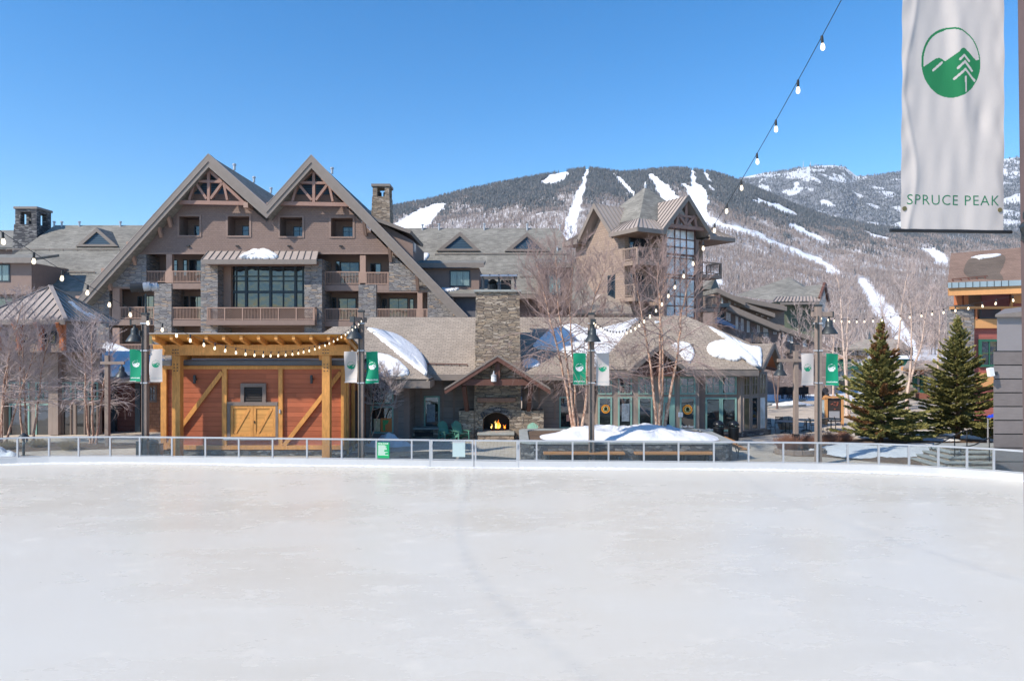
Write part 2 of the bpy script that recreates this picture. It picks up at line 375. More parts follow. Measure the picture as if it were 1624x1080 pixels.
def _ice():
    m, t, b = nt('rink_ice'); g = t.nodes.new('ShaderNodeNewGeometry'); pos = g.outputs['Position']
    n1 = noise(t, vm(t, 'MULTIPLY', pos, (.11, .2, 1)).outputs[0], 1.0, 7, .62)
    n2 = noise(t, vm(t, 'MULTIPLY', pos, (.8, 1.6, 1)).outputs[0], 1.0, 6, .7)
    c = ramp(t, n1, (.3, (.57, .52, .435)), (.5, (.615, .57, .488)), (.7, (.62, .585, .512)))
    sp = ramp(t, n2, (.57, 0), (.74, .7)); c = mixc(t, sp, c, (.685, .635, .55))
    # skate scratches
    for k, (rot, s) in enumerate(((.25, 1.0), (-.5, 1.3), (1.1, .9))):
        mp = N(t, 'ShaderNodeMapping', {'Vector': pos, 'Rotation': (0, 0, rot), 'Scale': (.6*s, 16*s, 1)})
        wv = noise(t, mp.outputs[0], 1.0, 3, .5); c = mixc(t, ramp(t, wv, (.66, 0), (.75, .35)), c, (.68, .65, .59))
    t.links.new(c, b.inputs['Base Color'])
    r = ramp(t, n1, (.3, .2), (.7, .36)); r2 = math_(t, 'MULTIPLY_ADD', sp, .4, r); t.links.new(r2, b.inputs['Roughness'])
    b.inputs['Subsurface Weight'].default_value = 1.0; b.inputs['Subsurface Radius'].default_value = (1, 1, 1); b.inputs['Subsurface Scale'].default_value = .5
    b.inputs['IOR'].default_value = 1.31; b.inputs['Specular IOR Level'].default_value = .5
    bump(t, b, math_(t, 'MULTIPLY_ADD', n2, .5, n1), .04, .05); return m
m_ice = _ice()
def _paver():
    m, t, b = nt('tan_brick_paving'); g = t.nodes.new('ShaderNodeNewGeometry'); pos = g.outputs['Position']
    br = N(t, 'ShaderNodeTexBrick', {'Vector': pos, 'Scale': 1.0, 'Mortar Size': .012, 'Mortar Smooth': .2, 'Brick Width': .4, 'Row Height': .2,
           'Color1': (.52, .43, .335, 1), 'Color2': (.6, .51, .41, 1), 'Mortar': (.25, .21, .17, 1)})
    n1 = noise(t, pos, .35, 5, .65); n2 = noise(t, pos, 3, 3)
    c = mixc(t, 1, br.outputs['Color'], ramp(t, n1, (.3, .75), (.65, 1.08)), 'MULTIPLY'); c = mixc(t, 1, c, ramp(t, n2, (.3, .9), (.7, 1.08)), 'MULTIPLY')
    t.links.new(c, b.inputs['Base Color']); b.inputs['Roughness'].default_value = .85; return m
m_paver = _paver()
def _ground():
    m, t, b = nt('snowy_ground'); g = t.nodes.new('ShaderNodeNewGeometry'); pos = g.outputs['Position']
    n1 = noise(t, pos, .05, 6, .6); n2 = noise(t, pos, 1.2, 5, .65)
    c = ramp(t, n2, (.3, (.1, .075, .05)), (.7, (.2, .155, .11))); c = mixc(t, ramp(t, n1, (.44, 0), (.54, 1)), c, (.75, .77, .8))
    t.links.new(c, b.inputs['Base Color']); b.inputs['Roughness'].default_value = .9; return m
m_ground = _ground()
def _wetroof():
    m = m_roof3.copy(); return m
m_greyplank_a = mat_wood('grey_plank', (.2, .17, .16), .7, .22, 'x', 1.2)
m_greyplank_b = mat_wood('grey_plank_pale', (.225, .195, .183), .7, .22, 'x', .9)
m_greyplank_c = mat_wood('grey_plank_dark', (.18, .153, .143), .7, .24, 'x', 1.5)
m_twig_m = mat_plain('brown_birch_twig', (.34, .245, .22), .85, .3, 1.5)
# ------------------------------------------------------------------ camera, sun, sky
cam_d = bpy.data.cameras.new('camera'); cam = bpy.data.objects.new('camera', cam_d); COL.objects.link(cam)
cam.location = (0, 0, EZ); cam.rotation_euler = (PI/2, 0, 0)
cam_d.sensor_width = 36; cam_d.lens = 36*K/1624; cam_d.shift_y = 5/1624; cam_d.clip_end = 20000; cam_d.clip_start = .1
scene.camera = cam
SUN_AZ, SUN_EL = R(236.5), R(40)
sun_dir = Vector((math.sin(SUN_AZ)*math.cos(SUN_EL), math.cos(SUN_AZ)*math.cos(SUN_EL), math.sin(SUN_EL)))
sd = bpy.data.lights.new('sun', 'SUN'); sd.energy = 3.5; sd.angle = R(1.2); sd.color = (1, .92, .81)
so = bpy.data.objects.new('sun', sd); COL.objects.link(so); so.rotation_euler = (-sun_dir).to_track_quat('-Z', 'Y').to_euler(); so.location = (-60, -60, 80)
w = bpy.data.worlds.new('World'); scene.world = w; w.use_nodes = True; wt = w.node_tree; wt.nodes.clear()
wo = wt.nodes.new('ShaderNodeOutputWorld'); bg = wt.nodes.new('ShaderNodeBackground'); sky = wt.nodes.new('ShaderNodeTexSky')
sky.sky_type = 'NISHITA'; sky.sun_disc = False; sky.sun_elevation = SUN_EL; sky.sun_rotation = SUN_AZ
sky.altitude = 400; sky.air_density = 1.0; sky.dust_density = .3; sky.ozone_density = 2.5
bg.inputs[1].default_value = .128; hs = wt.nodes.new('ShaderNodeHueSaturation'); hs.inputs['Saturation'].default_value = 1.38; wt.links.new(sky.outputs[0], hs.inputs['Color']); wt.links.new(hs.outputs[0], bg.inputs[0]); wt.links.new(bg.outputs[0], wo.inputs[0])
vs_ = scene.view_settings; vs_.view_transform = 'Standard'; vs_.look = 'None'; vs_.exposure = .78; vs_.gamma = 1
scene.cycles.max_bounces = 7; scene.cycles.transparent_max_bounces = 24; scene.cycles.use_denoising = True

# ------------------------------------------------------------------ ground, plaza, ice
def sheet(name, pts, z, mat, label=None):
    return tag(MB().poly(*[(x, y, z) for x, y in pts]).build(name, mat), kind='structure')
sheet('ground', [(-6000, -3000), (6000, -3000), (6000, 9000), (-6000, 9000)], -.06, m_ground)
sheet('plaza_paving', [(-34, 26), (40, 24), (40, 66), (-34, 66)], -.03, m_paver)
FP = [(-160, 29.2), (-60, 30.6), (0, 31.2), (80, 31.55), (200, 31.65), (330, 31.4), (500, 31.0), (683, 30.6), (752, 30.5), (821, 30.4), (1000, 30.2), (1187, 29.95), (1296, 29.75),
      (1393, 29.4), (1488, 28.8), (1576, 28.0), (1660, 27.0), (1760, 25.2)]
fence_xy = [(-31.5, -8), (-31.8, 8), (-31, 17), (-29.2, 24)]+[(QX(p, y), y) for p, y in FP]+[(24.2, 20), (25, 13), (25, -8)]
def fence_at(px):                     # point on the fence line seen in photo column px
    for (a, ya), (b, yb) in zip(FP, FP[1:]):
        if a <= px <= b:
            t = (px-a)/(b-a); y = lerp(ya, yb, t); return Vector((QX(px, y), y, 0))
sheet('ice_rink', fence_xy, 0.0, m_ice)

# ------------------------------------------------------------------ mountains
_rng = np.random.default_rng(7)
def vnoise(x, y, seed):
    r = np.random.default_rng(seed); g = r.random((256, 256))
    xi = np.floor(x).astype(int); yi = np.floor(y).astype(int); fx = x-xi; fy = y-yi
    fx = fx*fx*(3-2*fx); fy = fy*fy*(3-2*fy); xi &= 255; yi &= 255; x1 = (xi+1) & 255; y1 = (yi+1) & 255
    return (g[xi, yi]*(1-fx)+g[x1, yi]*fx)*(1-fy)+(g[xi, y1]*(1-fx)+g[x1, y1]*fx)*fy
def fbm(x, y, seed, o=4):
    s = 0; a = 1; tot = 0
    for i in range(o): s = s+a*vnoise(x*2**i, y*2**i, seed+i); tot += a; a *= .5
    return s/tot
F_R = [(-900, 470), (-400, 455), (0, 425), (300, 385), (550, 347), (620, 329), (680, 318), (740, 302), (800, 290), (860, 279), (905, 271), (935, 268), (960, 271), (985, 275), (1010, 273), (1045, 269),
       (1075, 268), (1100, 270), (1130, 274), (1160, 283), (1182, 293), (1215, 306), (1260, 326), (1320, 347), (1400, 362), (1500, 368), (1624, 372), (1800, 378), (2100, 390), (2600, 430)]
B_R = [(900, 330), (1000, 310), (1100, 297), (1165, 286), (1183, 280), (1212, 274), (1245, 271), (1262, 267), (1278, 265), (1300, 263), (1322, 262), (1340, 265), (1350, 272), (1358, 279), (1380, 279), (1420, 274), (1445, 270),
       (1500, 263), (1560, 256), (1610, 250), (1700, 243), (1850, 262), (2000, 300), (2200, 360), (2600, 420)]
D0, DF, DB0, DB = 190.0, 2300.0, 1500.0, 4100.0
def ridge(tab, px): return np.interp(px, [a for a, b in tab], [b for a, b in tab])
def front_z(px, D):
    zr = (HY-ridge(F_R, px))/K*DF+EZ; t = np.clip((D-D0)/(DF-D0), 0, 1.15)
    X = (px-CX)*D/K
    n = fbm(X/170+50, D/170+50, 11)-.5
    z = zr*np.where(t <= 1, t**1.85, 1-(t-1)*1.2); return z+n*60*np.clip(t, 0, 1)*np.clip((1.0-t)*5, 0, 1)-.1
def back_z(px, D):
    zr = (HY-ridge(B_R, px))/K*DB+EZ; t = np.clip((D-DB0)/(DB-DB0), 0, 1.15)
    X = (px-CX)*D/K; n = fbm(X/260+90, D/260+20, 31)-.5; n2 = fbm(X/60+3, D/60+8, 51)-.5
    z = zr*np.where(t <= 1, .12+.88*t**1.25, 1-(t-1)*1.5); return z+(n*150+n2*22)*np.clip((1-t)*6, 0, 1)
RUNS_F = [[(706, 326, 3), (690, 334, 10), (672, 346, 16), (655, 357, 17), (640, 368, 18)], [(902, 274, 2), (892, 279, 8), (876, 285, 9), (860, 291, 3)],
          [(931, 270, 3), (926, 290, 4.5), (917, 318, 7), (910, 340, 9), (903, 368, 11), (896, 400, 12)],
          [(971, 275, 2.5), (983, 286, 3.5), (995, 298, 4), (1006, 312, 4)], [(1033, 281, 4), (1042, 292, 8), (1054, 305, 11), (1064, 318, 12), (1080, 340, 12)],
          [(1099, 271, 4), (1098, 284, 4.5), (1100, 297, 7), (1106, 309, 17), (1110, 322, 15), (1107, 338, 12), (1116, 349, 9), (1140, 358, 6.5), (1170, 366, 5.5), (1200, 373, 5), (1235, 389, 4), (1265, 402, 5), (1292, 414, 7), (1315, 427, 8), (1332, 437, 5)],
          [(1117, 272, 2), (1124, 290, 3), (1133, 305, 3), (1142, 314, 2)], [(1085, 295, 4), (1096, 303, 8), (1106, 312, 10)],
          [(1252, 357, 4), (1270, 366, 6), (1288, 374, 5), (1310, 386, 3)], [(1367, 450, 8), (1378, 465, 11), (1390, 482, 14), (1403, 502, 17), (1420, 525, 18), (1436, 556, 18), (1445, 590, 18)],
          [(1464, 396, 3), (1478, 402, 8), (1490, 409, 10), (1500, 417, 5)], [(1372, 369, 2.5), (1390, 375, 4), (1408, 381, 3)], [(1196, 318, 3), (1224, 325, 4), (1245, 333, 5), (1262, 341, 4)],
          [(1104, 425, 10), (1125, 438, 12), (1140, 452, 8)]]
def run_mask(px, py, runs):
    m = np.full(px.shape, -99.0)
    for ln in runs:
        for (xa, ya, wa), (xb, yb, wb) in zip(ln, ln[1:]):
            dx, dy = xb-xa, yb-ya; t = np.clip(((px-xa)*dx+(py-ya)*dy)/(dx*dx+dy*dy), 0, 1)
            m = np.maximum(m, (wa+(wb-wa)*t)-np.hypot(px-xa-dx*t, py-ya-dy*t))
    return m
def front_masks(px, D, z):
    py = HY-(z-EZ)*K/D; X = (px-CX)*D/K
    wob = (fbm(X/16+7, D/26+3, 71, 4)-.5)*9
    run = run_mask(px, py, RUNS_F)+wob
    depth = py-ridge(F_R, px)                                   # pixels below the ridge
    lim = np.interp(px, [560, 700, 800, 900, 1000, 1100, 1150, 1220, 1300, 1400, 1500, 1650], [10, 16, 34, 42, 38, 42, 58, 44, 30, 14, 10, 14])
    nz = (fbm(X/55+20, D/80+9, 91)-.5)
    con = 1/(1+np.exp(-(lim+nz*70-depth)/6.0))
    return run, con, py
nc, nr = 1150, 430
pxs = np.linspace(-700, 2300, nc); Ds = D0+(DF*1.12-D0)*np.linspace(0, 1, nr)**1.25
gp, gd = np.meshgrid(pxs, Ds); gz = front_z(gp, gd); run, con, gpy = front_masks(gp, gd, gz)
def grid_faces(nr, nc):
    i = np.arange(nr-1)[:, None]*nc+np.arange(nc-1)[None, :]; return np.stack([i, i+1, i+nc+1, i+nc], -1).reshape(-1, 4)
def mat_mountain(name, snowcol, floor_a, floor_b):
    m, t, b = nt(name); g = t.nodes.new('ShaderNodeNewGeometry'); pos = g.outputs['Position']
    at = t.nodes.new('ShaderNodeAttribute'); at.attribute_name = 'run'; n1 = noise(t, pos, .03, 6, .65); n2 = noise(t, pos, .2, 4, .7)
    f = math_(t, 'MULTIPLY_ADD', n2, .5, math_(t, 'MULTIPLY', n1, .5)); c = ramp(t, f, (.38, floor_a), (.56, floor_b))
    fl = math_(t, 'MULTIPLY_ADD', n2, .6, math_(t, 'SUBTRACT', at.outputs['Fac'], .3)); c = mixc(t, ramp(t, fl, (.4, 0), (.6, 1)), c, snowcol)
    t.links.new(c, b.inputs['Base Color']); b.inputs['Roughness'].default_value = .85; b.inputs['Specular IOR Level'].default_value = .1; return m
m_mtn = mat_mountain('snowy_forest_floor', (.84, .85, .88), (.25, .21, .198), (.71, .69, .69))
v = np.stack([(gp-CX)*gd/K, gd, gz], -1).reshape(-1, 3)
mt = mesh_np('mountain', v, grid_faces(nr, nc), m_mtn, smooth=True); tag(mt, kind='structure')
a = mt.data.attributes.new('run', 'FLOAT', 'POINT'); a.data.foreach_set('value', np.clip(run.ravel()/2.5+.5, 0, 1).astype(np.float32))
nc2, nr2 = 760, 240
gp2, gd2 = np.meshgrid(np.linspace(850, 2300, nc2), DB0+(DB*1.1-DB0)*np.linspace(0, 1, nr2)); gz2 = back_z(gp2, gd2); py2 = HY-(gz2-EZ)*K/gd2
def back_snow(px, D, z):
    py = HY-(z-EZ)*K/D; X = (px-CX)*D/K
    n = fbm(X/70+33, D/150+5, 131, 5); dep = py-ridge(B_R, px)
    bare = np.clip(1-np.hypot((px-1318)/80, (py-276)/19), 0, 1)*2.4*(fbm(X/26+11, D/60+2, 171, 4) > np.where((px > 1285)*(px < 1352)*(py > 266), .5, .3))+np.clip(1-np.hypot((px-1225)/55, (py-279)/9), 0, 1)
    right = np.clip((px-1330)/200, 0, 1)*.13
    return np.clip((n-.60+right+np.clip((28-dep)/28, 0, 1)*.1)*7, 0, 1)*.9+bare
bs = back_snow(gp2, gd2, gz2)
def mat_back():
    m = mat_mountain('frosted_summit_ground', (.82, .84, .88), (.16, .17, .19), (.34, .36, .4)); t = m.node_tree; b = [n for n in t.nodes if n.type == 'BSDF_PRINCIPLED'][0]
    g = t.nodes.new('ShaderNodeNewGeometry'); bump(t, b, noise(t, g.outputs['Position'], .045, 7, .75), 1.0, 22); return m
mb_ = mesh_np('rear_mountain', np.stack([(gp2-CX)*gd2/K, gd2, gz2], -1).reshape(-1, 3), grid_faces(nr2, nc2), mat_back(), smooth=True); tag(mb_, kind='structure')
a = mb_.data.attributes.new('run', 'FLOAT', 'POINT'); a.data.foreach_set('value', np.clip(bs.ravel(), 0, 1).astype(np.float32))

# forest: conifers (stacked cones) and bare hardwoods (upright slivers), one uncountable mass per kind
def m_conifer(name, a, b_, c_):
    m, t, b = nt(name); g = t.nodes.new('ShaderNodeNewGeometry')
    c = ramp(t, g.outputs['Random Per Island'], (0, a), (.6, b_), (1, c_)); t.links.new(c, b.inputs['Base Color']); b.inputs['Roughness'].default_value = .9; b.inputs['Specular IOR Level'].default_value = .1; return m
m_con = m_conifer('dark_conifer', (.05, .064, .073), (.085, .1, .11), (.16, .165, .17))
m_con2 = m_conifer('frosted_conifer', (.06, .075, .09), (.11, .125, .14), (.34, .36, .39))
m_hard = m_conifer('bare_hardwood', (.215, .17, .152), (.325, .265, .238), (.45, .385, .355))
def conifers(name, X, Y, Z, H, mat, label, seed):
    r = np.random.default_rng(seed); n = len(X); ns = 5; vs = []; fs = []; base = 0; ang = np.arange(ns)*2*PI/ns
    rad = H*r.uniform(.14, .22, n); off = r.uniform(0, PI, n)
    for (zb, zt, k) in ((.06, .62, 1.0), (.38, 1.0, .62)):
        ring = np.stack([X[:, None]+np.cos(ang+off[:, None])*(rad*k)[:, None], Y[:, None]+np.sin(ang+off[:, None])*(rad*k)[:, None], np.repeat((Z+H*zb)[:, None], ns, 1)], -1)
        ring[..., 2] += r.normal(0, .03, ring.shape[:2])*H[:, None]
        top = np.stack([X, Y, Z+H*zt], -1)[:, None, :]
        vs.append(np.concatenate([ring, top], 1).reshape(-1, 3)); idx = base+np.arange(n)[:, None]*(ns+1)
        for k2 in range(ns): fs.append(np.stack([idx[:, 0]+k2, idx[:, 0]+(k2+1) % ns, idx[:, 0]+ns], -1))
        base += n*(ns+1)
    o = mesh_np(name, np.concatenate(vs), np.concatenate(fs), mat, nside=3); return tag(o, label, 'forest', kind='stuff')
def hardwoods(name, X, Y, Z, H, mat, label, seed, k=7):
    r = np.random.default_rng(seed); n = len(X); vs = []; fs = []; base = 0
    for j in range(k):
        an = r.uniform(0, PI, n); wd = H*(.018 if j == 0 else 1)*(1 if j == 0 else r.uniform(.01, .026, n))
        lean = np.zeros((n, 2)) if j == 0 else r.normal(0, .17, (n, 2))*H[:, None]
        z0 = Z-.3 if j == 0 else Z+H*r.uniform(.2, .5, n); z1 = Z+H*(1 if j == 0 else r.uniform(.72, 1.02, n))
        dx, dy = np.cos(an)*wd, np.sin(an)*wd
        q = np.stack([np.stack([X-dx, Y-dy, z0], -1), np.stack([X+dx, Y+dy, z0], -1), np.stack([X+lean[:, 0]+dx*.6, Y+lean[:, 1]+dy*.6, z1], -1), np.stack([X+lean[:, 0]-dx*.6, Y+lean[:, 1]-dy*.6, z1], -1)], 1)
        vs.append(q.reshape(-1, 3)); fs.append(base+np.arange(n)[:, None]*4+np.arange(4)[None, :]); base += 4*n
    o = mesh_np(name, np.concatenate(vs), np.concatenate(fs), mat); return tag(o, label, 'forest', kind='stuff')
def scatter(n, p0, p1, d0, d1, pw, seed):
    r = np.random.default_rng(seed); px = r.uniform(p0, p1, n); D = d0+(d1-d0)*r.random(n)**pw; return px, D, r
px, D, r = scatter(240000, 540, 1780, 260, DF*1.01, .62, 5); z = front_z(px, D); rn, cn, py = front_masks(px, D, z)
ok = rn < 0.3; px, D, z, cn = px[ok], D[ok], z[ok], cn[ok]; u = r.random(len(px)); isc = (u < cn*.93)|(u > .9965)
X = (px-CX)*D/K
H = r.uniform(7.5, 14, len(px))*np.where(D < 900, .9, 1)
conifers('conifer_forest', X[isc], D[isc], z[isc], H[isc]*1.05, m_con, 'dark conifers clothing the upper slopes below the ridge', 3)
hd = ~isc
thin = r.random(hd.sum()) < np.interp(D[hd], [300, 900, 2300], [.6, .5, .44])
hi = np.where(hd)[0][thin]
hardwoods('hardwood_forest', X[hi], D[hi], z[hi], H[hi], m_hard, 'bare mauve grey hardwoods on the lower mountainside', 4)
px, D, r = scatter(60000, 1080, 1800, DB0+250, DB*1.01, .8, 15); z = back_z(px, D); s_ = back_snow(px, D, z); ok = r.random(len(px)) > s_*.95
px, D, z = px[ok], D[ok], z[ok]
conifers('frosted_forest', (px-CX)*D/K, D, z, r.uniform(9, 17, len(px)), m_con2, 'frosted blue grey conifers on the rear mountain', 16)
# masts on the summit
for i, (pxm, hh, lb) in enumerate(((1274, 34, 'tallest slim lattice mast on the snowy summit'), (1285.5, 26, 'second slim mast right beside the tallest summit mast'), (1294, 10, 'shortest mast on the snowy summit'))):
    b0 = P(pxm, ridge(B_R, pxm)+2, DB); mbm = MB()
    for k in range(3):
        an = k*2.1; mbm.tube([b0+V(math.cos(an)*2.2, math.sin(an)*2.2, -6), b0+V(0, 0, hh+6)], [1.2, .8], 4)
    mbm.tube([b0+V(0, 0, hh), b0+V(0, 0, hh+14)], [.9, .6], 4)
    for k in range(5): mbm.tube([b0+V(-1.4+k*.2, 0, hh*k/5), b0+V(1.4-k*.2, 0, hh*k/5+3)], .5, 3)
    tag(mbm.build('summit_mast', m_alu), lb, 'mast', 'masts on the summit')

# thin winter air between the plaza and the mountains
hm_ = bpy.data.materials.new('mountain_air'); hm_.use_nodes = True; t = hm_.node_tree; t.nodes.clear(); out = t.nodes.new('ShaderNodeOutputMaterial')
hv = N(t, 'ShaderNodeVolumePrincipled', {'Color': (.8, .88, 1, 1), 'Density': 4e-5}); t.links.new(hv.outputs[0], out.inputs['Volume'])
hz = MB().box(-5200, 7500, -400, 5400, -1.2, 1250).build('haze', hm_); tag(hz, kind='stuff')
# ------------------------------------------------------------------ rink fence
POSTS = [-136, -82, -28, 28, 78, 125, 175, 222, 273, 326, 379, 432.5, 487, 542, 597, 653]
POSTS2 = [851, 908, 965, 1021, 1076, 1132, 1187, 1242, 1296, 1344.5, 1393.5, 1441.5, 1488, 1533.5, 1576, 1632, 1690]
HR = 1.22
def seg_fence(th, pxs, first, last):
    pts = [fence_at(p) for p in pxs]
    rail = MB(); kick = MB(); low = MB()
    ends = [fence_at(first)]+pts+[fence_at(last)] if first is not None else pts
    for a, b in zip(ends, ends[1:]):
        d = (b-a).normalized(); nrm = V(-d.y, d.x, 0)
        rail.obox((a+b)/2+V(0, 0, HR-.035), nrm*.04, (b-a)/2, V(0, 0, .035))
        kick.obox((a+b)/2-nrm*.03+V(0, 0, .145), nrm*.02, (b-a)/2, V(0, 0, .145))
        low.obox((a+b)/2+V(0, 0, .32), nrm*.02, (b-a)/2, V(0, 0, .018))
        if (b-a).length > .7:
            pane = MB().obox((a+b)/2+V(0, 0, .75), nrm*.004, (b-a)/2-d*.05, V(0, 0, .405)); pane.build('glass_pane', m_clear, th)
    for p in ends:
        MB().obox(p+V(0, 0, .61), V(.036, 0, 0), V(0, .036, 0), V(0, 0, .6)).build('post', m_alu, th)
    rail.split('top_rail', m_alu, th); kick.split('kickboard', m_kick, th); low.split('bottom_rail', m_alu, th)
f1 = thing('rink_fence', 'glass rink fence with aluminium rail in front of the orange hut, left of the gates', 'fence', fence_at(300))
seg_fence(f1, POSTS, -160, 682)
f2 = thing('rink_fence', 'glass panelled rink fence with aluminium rail right of the gates before the stone planter', 'fence', fence_at(1200))
seg_fence(f2, POSTS2, 823, 1755)
for a, b, lb in ((683, 751.4, 'rink gate with clear glass carrying the blank pale sign'), (752.4, 822, 'clear glass rink gate in front of the fireplace hearth')):
    A, B = fence_at(a), fence_at(b); g = thing('rink_gate', lb, 'gate', (A+B)/2, 'rink gates'); d = (B-A).normalized(); nr_ = V(-d.y, d.x, 0); fr = MB()
    for p in (A+d*.05, B-d*.05): fr.obox(p+V(0, 0, .68), d*.04, nr_*.03, V(0, 0, .53))
    for zz in (.32, HR-.04): fr.obox((A+B)/2+V(0, 0, zz), (B-A)/2, nr_*.028, V(0, 0, .035 if zz > 1 else .02))
    fr.build('frame', m_alu, g); MB().obox((A+B)/2+V(0, 0, .76), (B-A)/2-d*.09, nr_*.004, V(0, 0, .42)).build('glass_pane', m_clear, g)
    MB().obox((A+B)/2+V(0, 0, .14)-nr_*.03, (B-A)/2, nr_*.02, V(0, 0, .14)).build('kickboard', m_kick, g)
    hg = MB(); hg.obox(B-d*.05+V(0, 0, .95)-nr_*.05, d*.03, nr_*.03, V(0, 0, .08)); hg.obox(A+d*.05+V(0, 0, .95)-nr_*.05, d*.025, nr_*.02, V(0, 0, .06)); hg.split('latch', m_alu, g)
def fence_sign(px0, px1, py0, py1, name, label, mat, letters):
    A, B = fence_at(px0), fence_at(px1); d = (B-A).normalized(); nr_ = V(d.y, -d.x, 0); Y = (A.y+B.y)/2; z0, z1 = QZ(py1, Y), QZ(py0, Y); c = (A+B)/2+nr_*.06+V(0, 0, (z0+z1)/2)
    s = thing(name, label, 'sign', c); hw = (B-A).length/2; hh = (z1-z0)/2
    MB().obox(c, d*hw, nr_*.006, V(0, 0, hh)).build('panel', mat, s)
    if letters:
        mb = MB(); put_text(mb, 'RINK RULES', .085, c+nr_*.009+V(0, 0, hh*.84), d, V(0, 0, 1), .002)
        rr = random.Random(3)
        for k in range(11):
            w_ = hw*rr.uniform(.5, .85); zz = hh*(.6-k*.12); mb.obox(c+nr_*.008+V(0, 0, zz)-d*(hw*.86-w_), d*w_, nr_*.001, V(0, 0, .011))
        mb.build('lettering', m_white, s)
    else:
        mb = MB(); mb.obox(c+V(0, 0, hh-.03)+nr_*.008, d*hw, nr_*.003, V(0, 0, .03)); mb.build('clip_strip', m_alu, s)
fence_sign(599, 618, 701, 726, 'rules_sign', 'green sign with rows of white lettering hung on the rink glass', mat_plain('sign_green', (.005, .33, .11), .5, .05), True)
fence_sign(718, 738, 699.5, 724, 'blank_sign', 'blank pale blue grey sheet hung on the rink gate glass', mat_plain('pale_sheet', (.42, .52, .52), .5, .04), False)

# scraped snow along the boards
def snow_ridge():
    r = random.Random(5); vs = []; fs = []; n = 0
    pts = [fence_at(p) for p in np.linspace(-150, 1750, 520)]
    for i, p in enumerate(pts):
        q = pts[min(i+1, len(pts)-1)]; o = pts[max(i-1, 0)]; d = (q-o).normalized(); nr_ = V(d.y, -d.x, 0)
        k = .55+.45*math.sin(i*.13)*math.sin(i*.041+1); h = (.015+.06*k*r.uniform(.2, 1)); wd = .2+.3*r.random()*k+.12*math.sin(i*.05)
        gate = 270 < i*1 < 300
        if 226 < i < 267: h *= .25
        vs += [p+nr_*.055+V(0, 0, h*.9), p+nr_*(.12+.1*r.random())+V(0, 0, h), p+nr_*(.16+wd*.5)+V(0, 0, h*.35), p+nr_*(.2+wd)+V(0, 0, -.01)]
    for i in range(len(pts)-1):
        for k in range(3): fs.append((i*4+k, i*4+k+1, i*4+k+5, i*4+k+4))
    m = MB(); m.add(vs, fs); o = m.build('snow_ridge', m_snow_d, smooth=True); tag(o, 'low ragged ridge of scraped snow along the foot of the rink boards', 'snow')
snow_ridge()

# ------------------------------------------------------------------ banners, lamp posts
LOGO_RIDGE = [(-1.1, -.22), (-.92, -.15), (-.49, .11), (-.38, .135), (-.28, .11), (-.17, .04), (.235, .295), (.33, .39), (.405, .42), (.48, .39), (.84, .08), (.95, .1), (1.1, .1)]
LOGO_STROKES = [[(-.58, -.23), (-.28, 0)], [(.27, .08), (.42, .21), (.59, .05)], [(.2, -.17), (.445, .03), (.70, -.22)], [(.1, -.47), (.46, -.19), (.81, -.51)], [(.47, -.41), (.475, -.84)]]
def in_stroke(u, v, hw=.034):
    for ln in LOGO_STROKES:
        for (xa, ya), (xb, yb) in zip(ln, ln[1:]):
            dx, dy = xb-xa, yb-ya; t = min(1, max(0, ((u-xa)*dx+(v-ya)*dy)/(dx*dx+dy*dy)))
            if math.hypot(u-xa-dx*t, v-ya-dy*t) < hw: return True
    return False
def in_logo(u, v):
    r = math.hypot(u, v)
    if r > 1: return False
    ring = .945 if u < .3 else .962
    if r > ring-(.02 if u < -.2 else 0): return True
    xs = [a for a, b in LOGO_RIDGE]; ys = [b for a, b in LOGO_RIDGE]
    return v < np.interp(u, xs, ys) and not in_stroke(u, v)
def banner(label, tl, t, W, H, cloth, ink, wave, cells, logo_c, logo_r, txt_v, txt_size, group, txt_mat=None, txt_bold=0, rods=None, parent=None, asp=1.0):
    """a cloth hanging from tl (top-left corner) along unit vector t, W wide, H tall, rippled by wave(u, v) -> metres off the plane"""
    tl, t = Vector(tl), Vector(t); nrm = V(t.y, -t.x, 0)          # towards the rink
    th = thing('banner', label, 'banner', tl+t*W/2-V(0, 0, H), group)
    def pt(u, v, off=0): return tl+t*u-V(0, 0, v)+nrm*(wave(u, v)+off)
    nu, nv = cells; idx = np.arange((nu+1)*(nv+1)).reshape(nv+1, nu+1)
    vs = [pt(W*i/nu, H*j/nv) for j in range(nv+1) for i in range(nu+1)]; A = []; B = []
    for j in range(nv):
        for i in range(nu):
            q = (idx[j, i], idx[j, i+1], idx[j+1, i+1], idx[j+1, i]); u, v = W*(i+.5)/nu, H*(j+.5)/nv
            (B if in_logo((u-logo_c[0])/logo_r/asp, (logo_c[1]-v)/logo_r) else A).append(q)
    for nm, fs, mt_ in (('cloth', A, cloth), ('emblem', B, ink)):
        used = sorted({k for q in fs for k in q}); mp = {k: n for n, k in enumerate(used)}
        m = MB(); m.v = [tuple(vs[k]) for k in used]; m.f = [tuple(mp[k] for k in q) for q in fs]; o = m.build(nm, mt_, th, smooth=True, fix=False)
    tv, tf = text_geo('SPRUCE PEAK', txt_size, txt_bold, 1.12); m = MB()
    m.add([pt(W/2+p.x, txt_v-p.y, .004 if W < .7 else .0015) for p in tv], tf); m.build('lettering', txt_mat or ink, th, fix=False)
    if rods:
        rd = MB()
        for v in rods[0]: rd.tube([tl-t*rods[2]-V(0, 0, v), tl+t*(W+rods[1])-V(0, 0, v)], .013 if W > .7 else .012, 8)
        rd.split('banner_rod', m_black if W > .7 else m_alu, th)
    return th
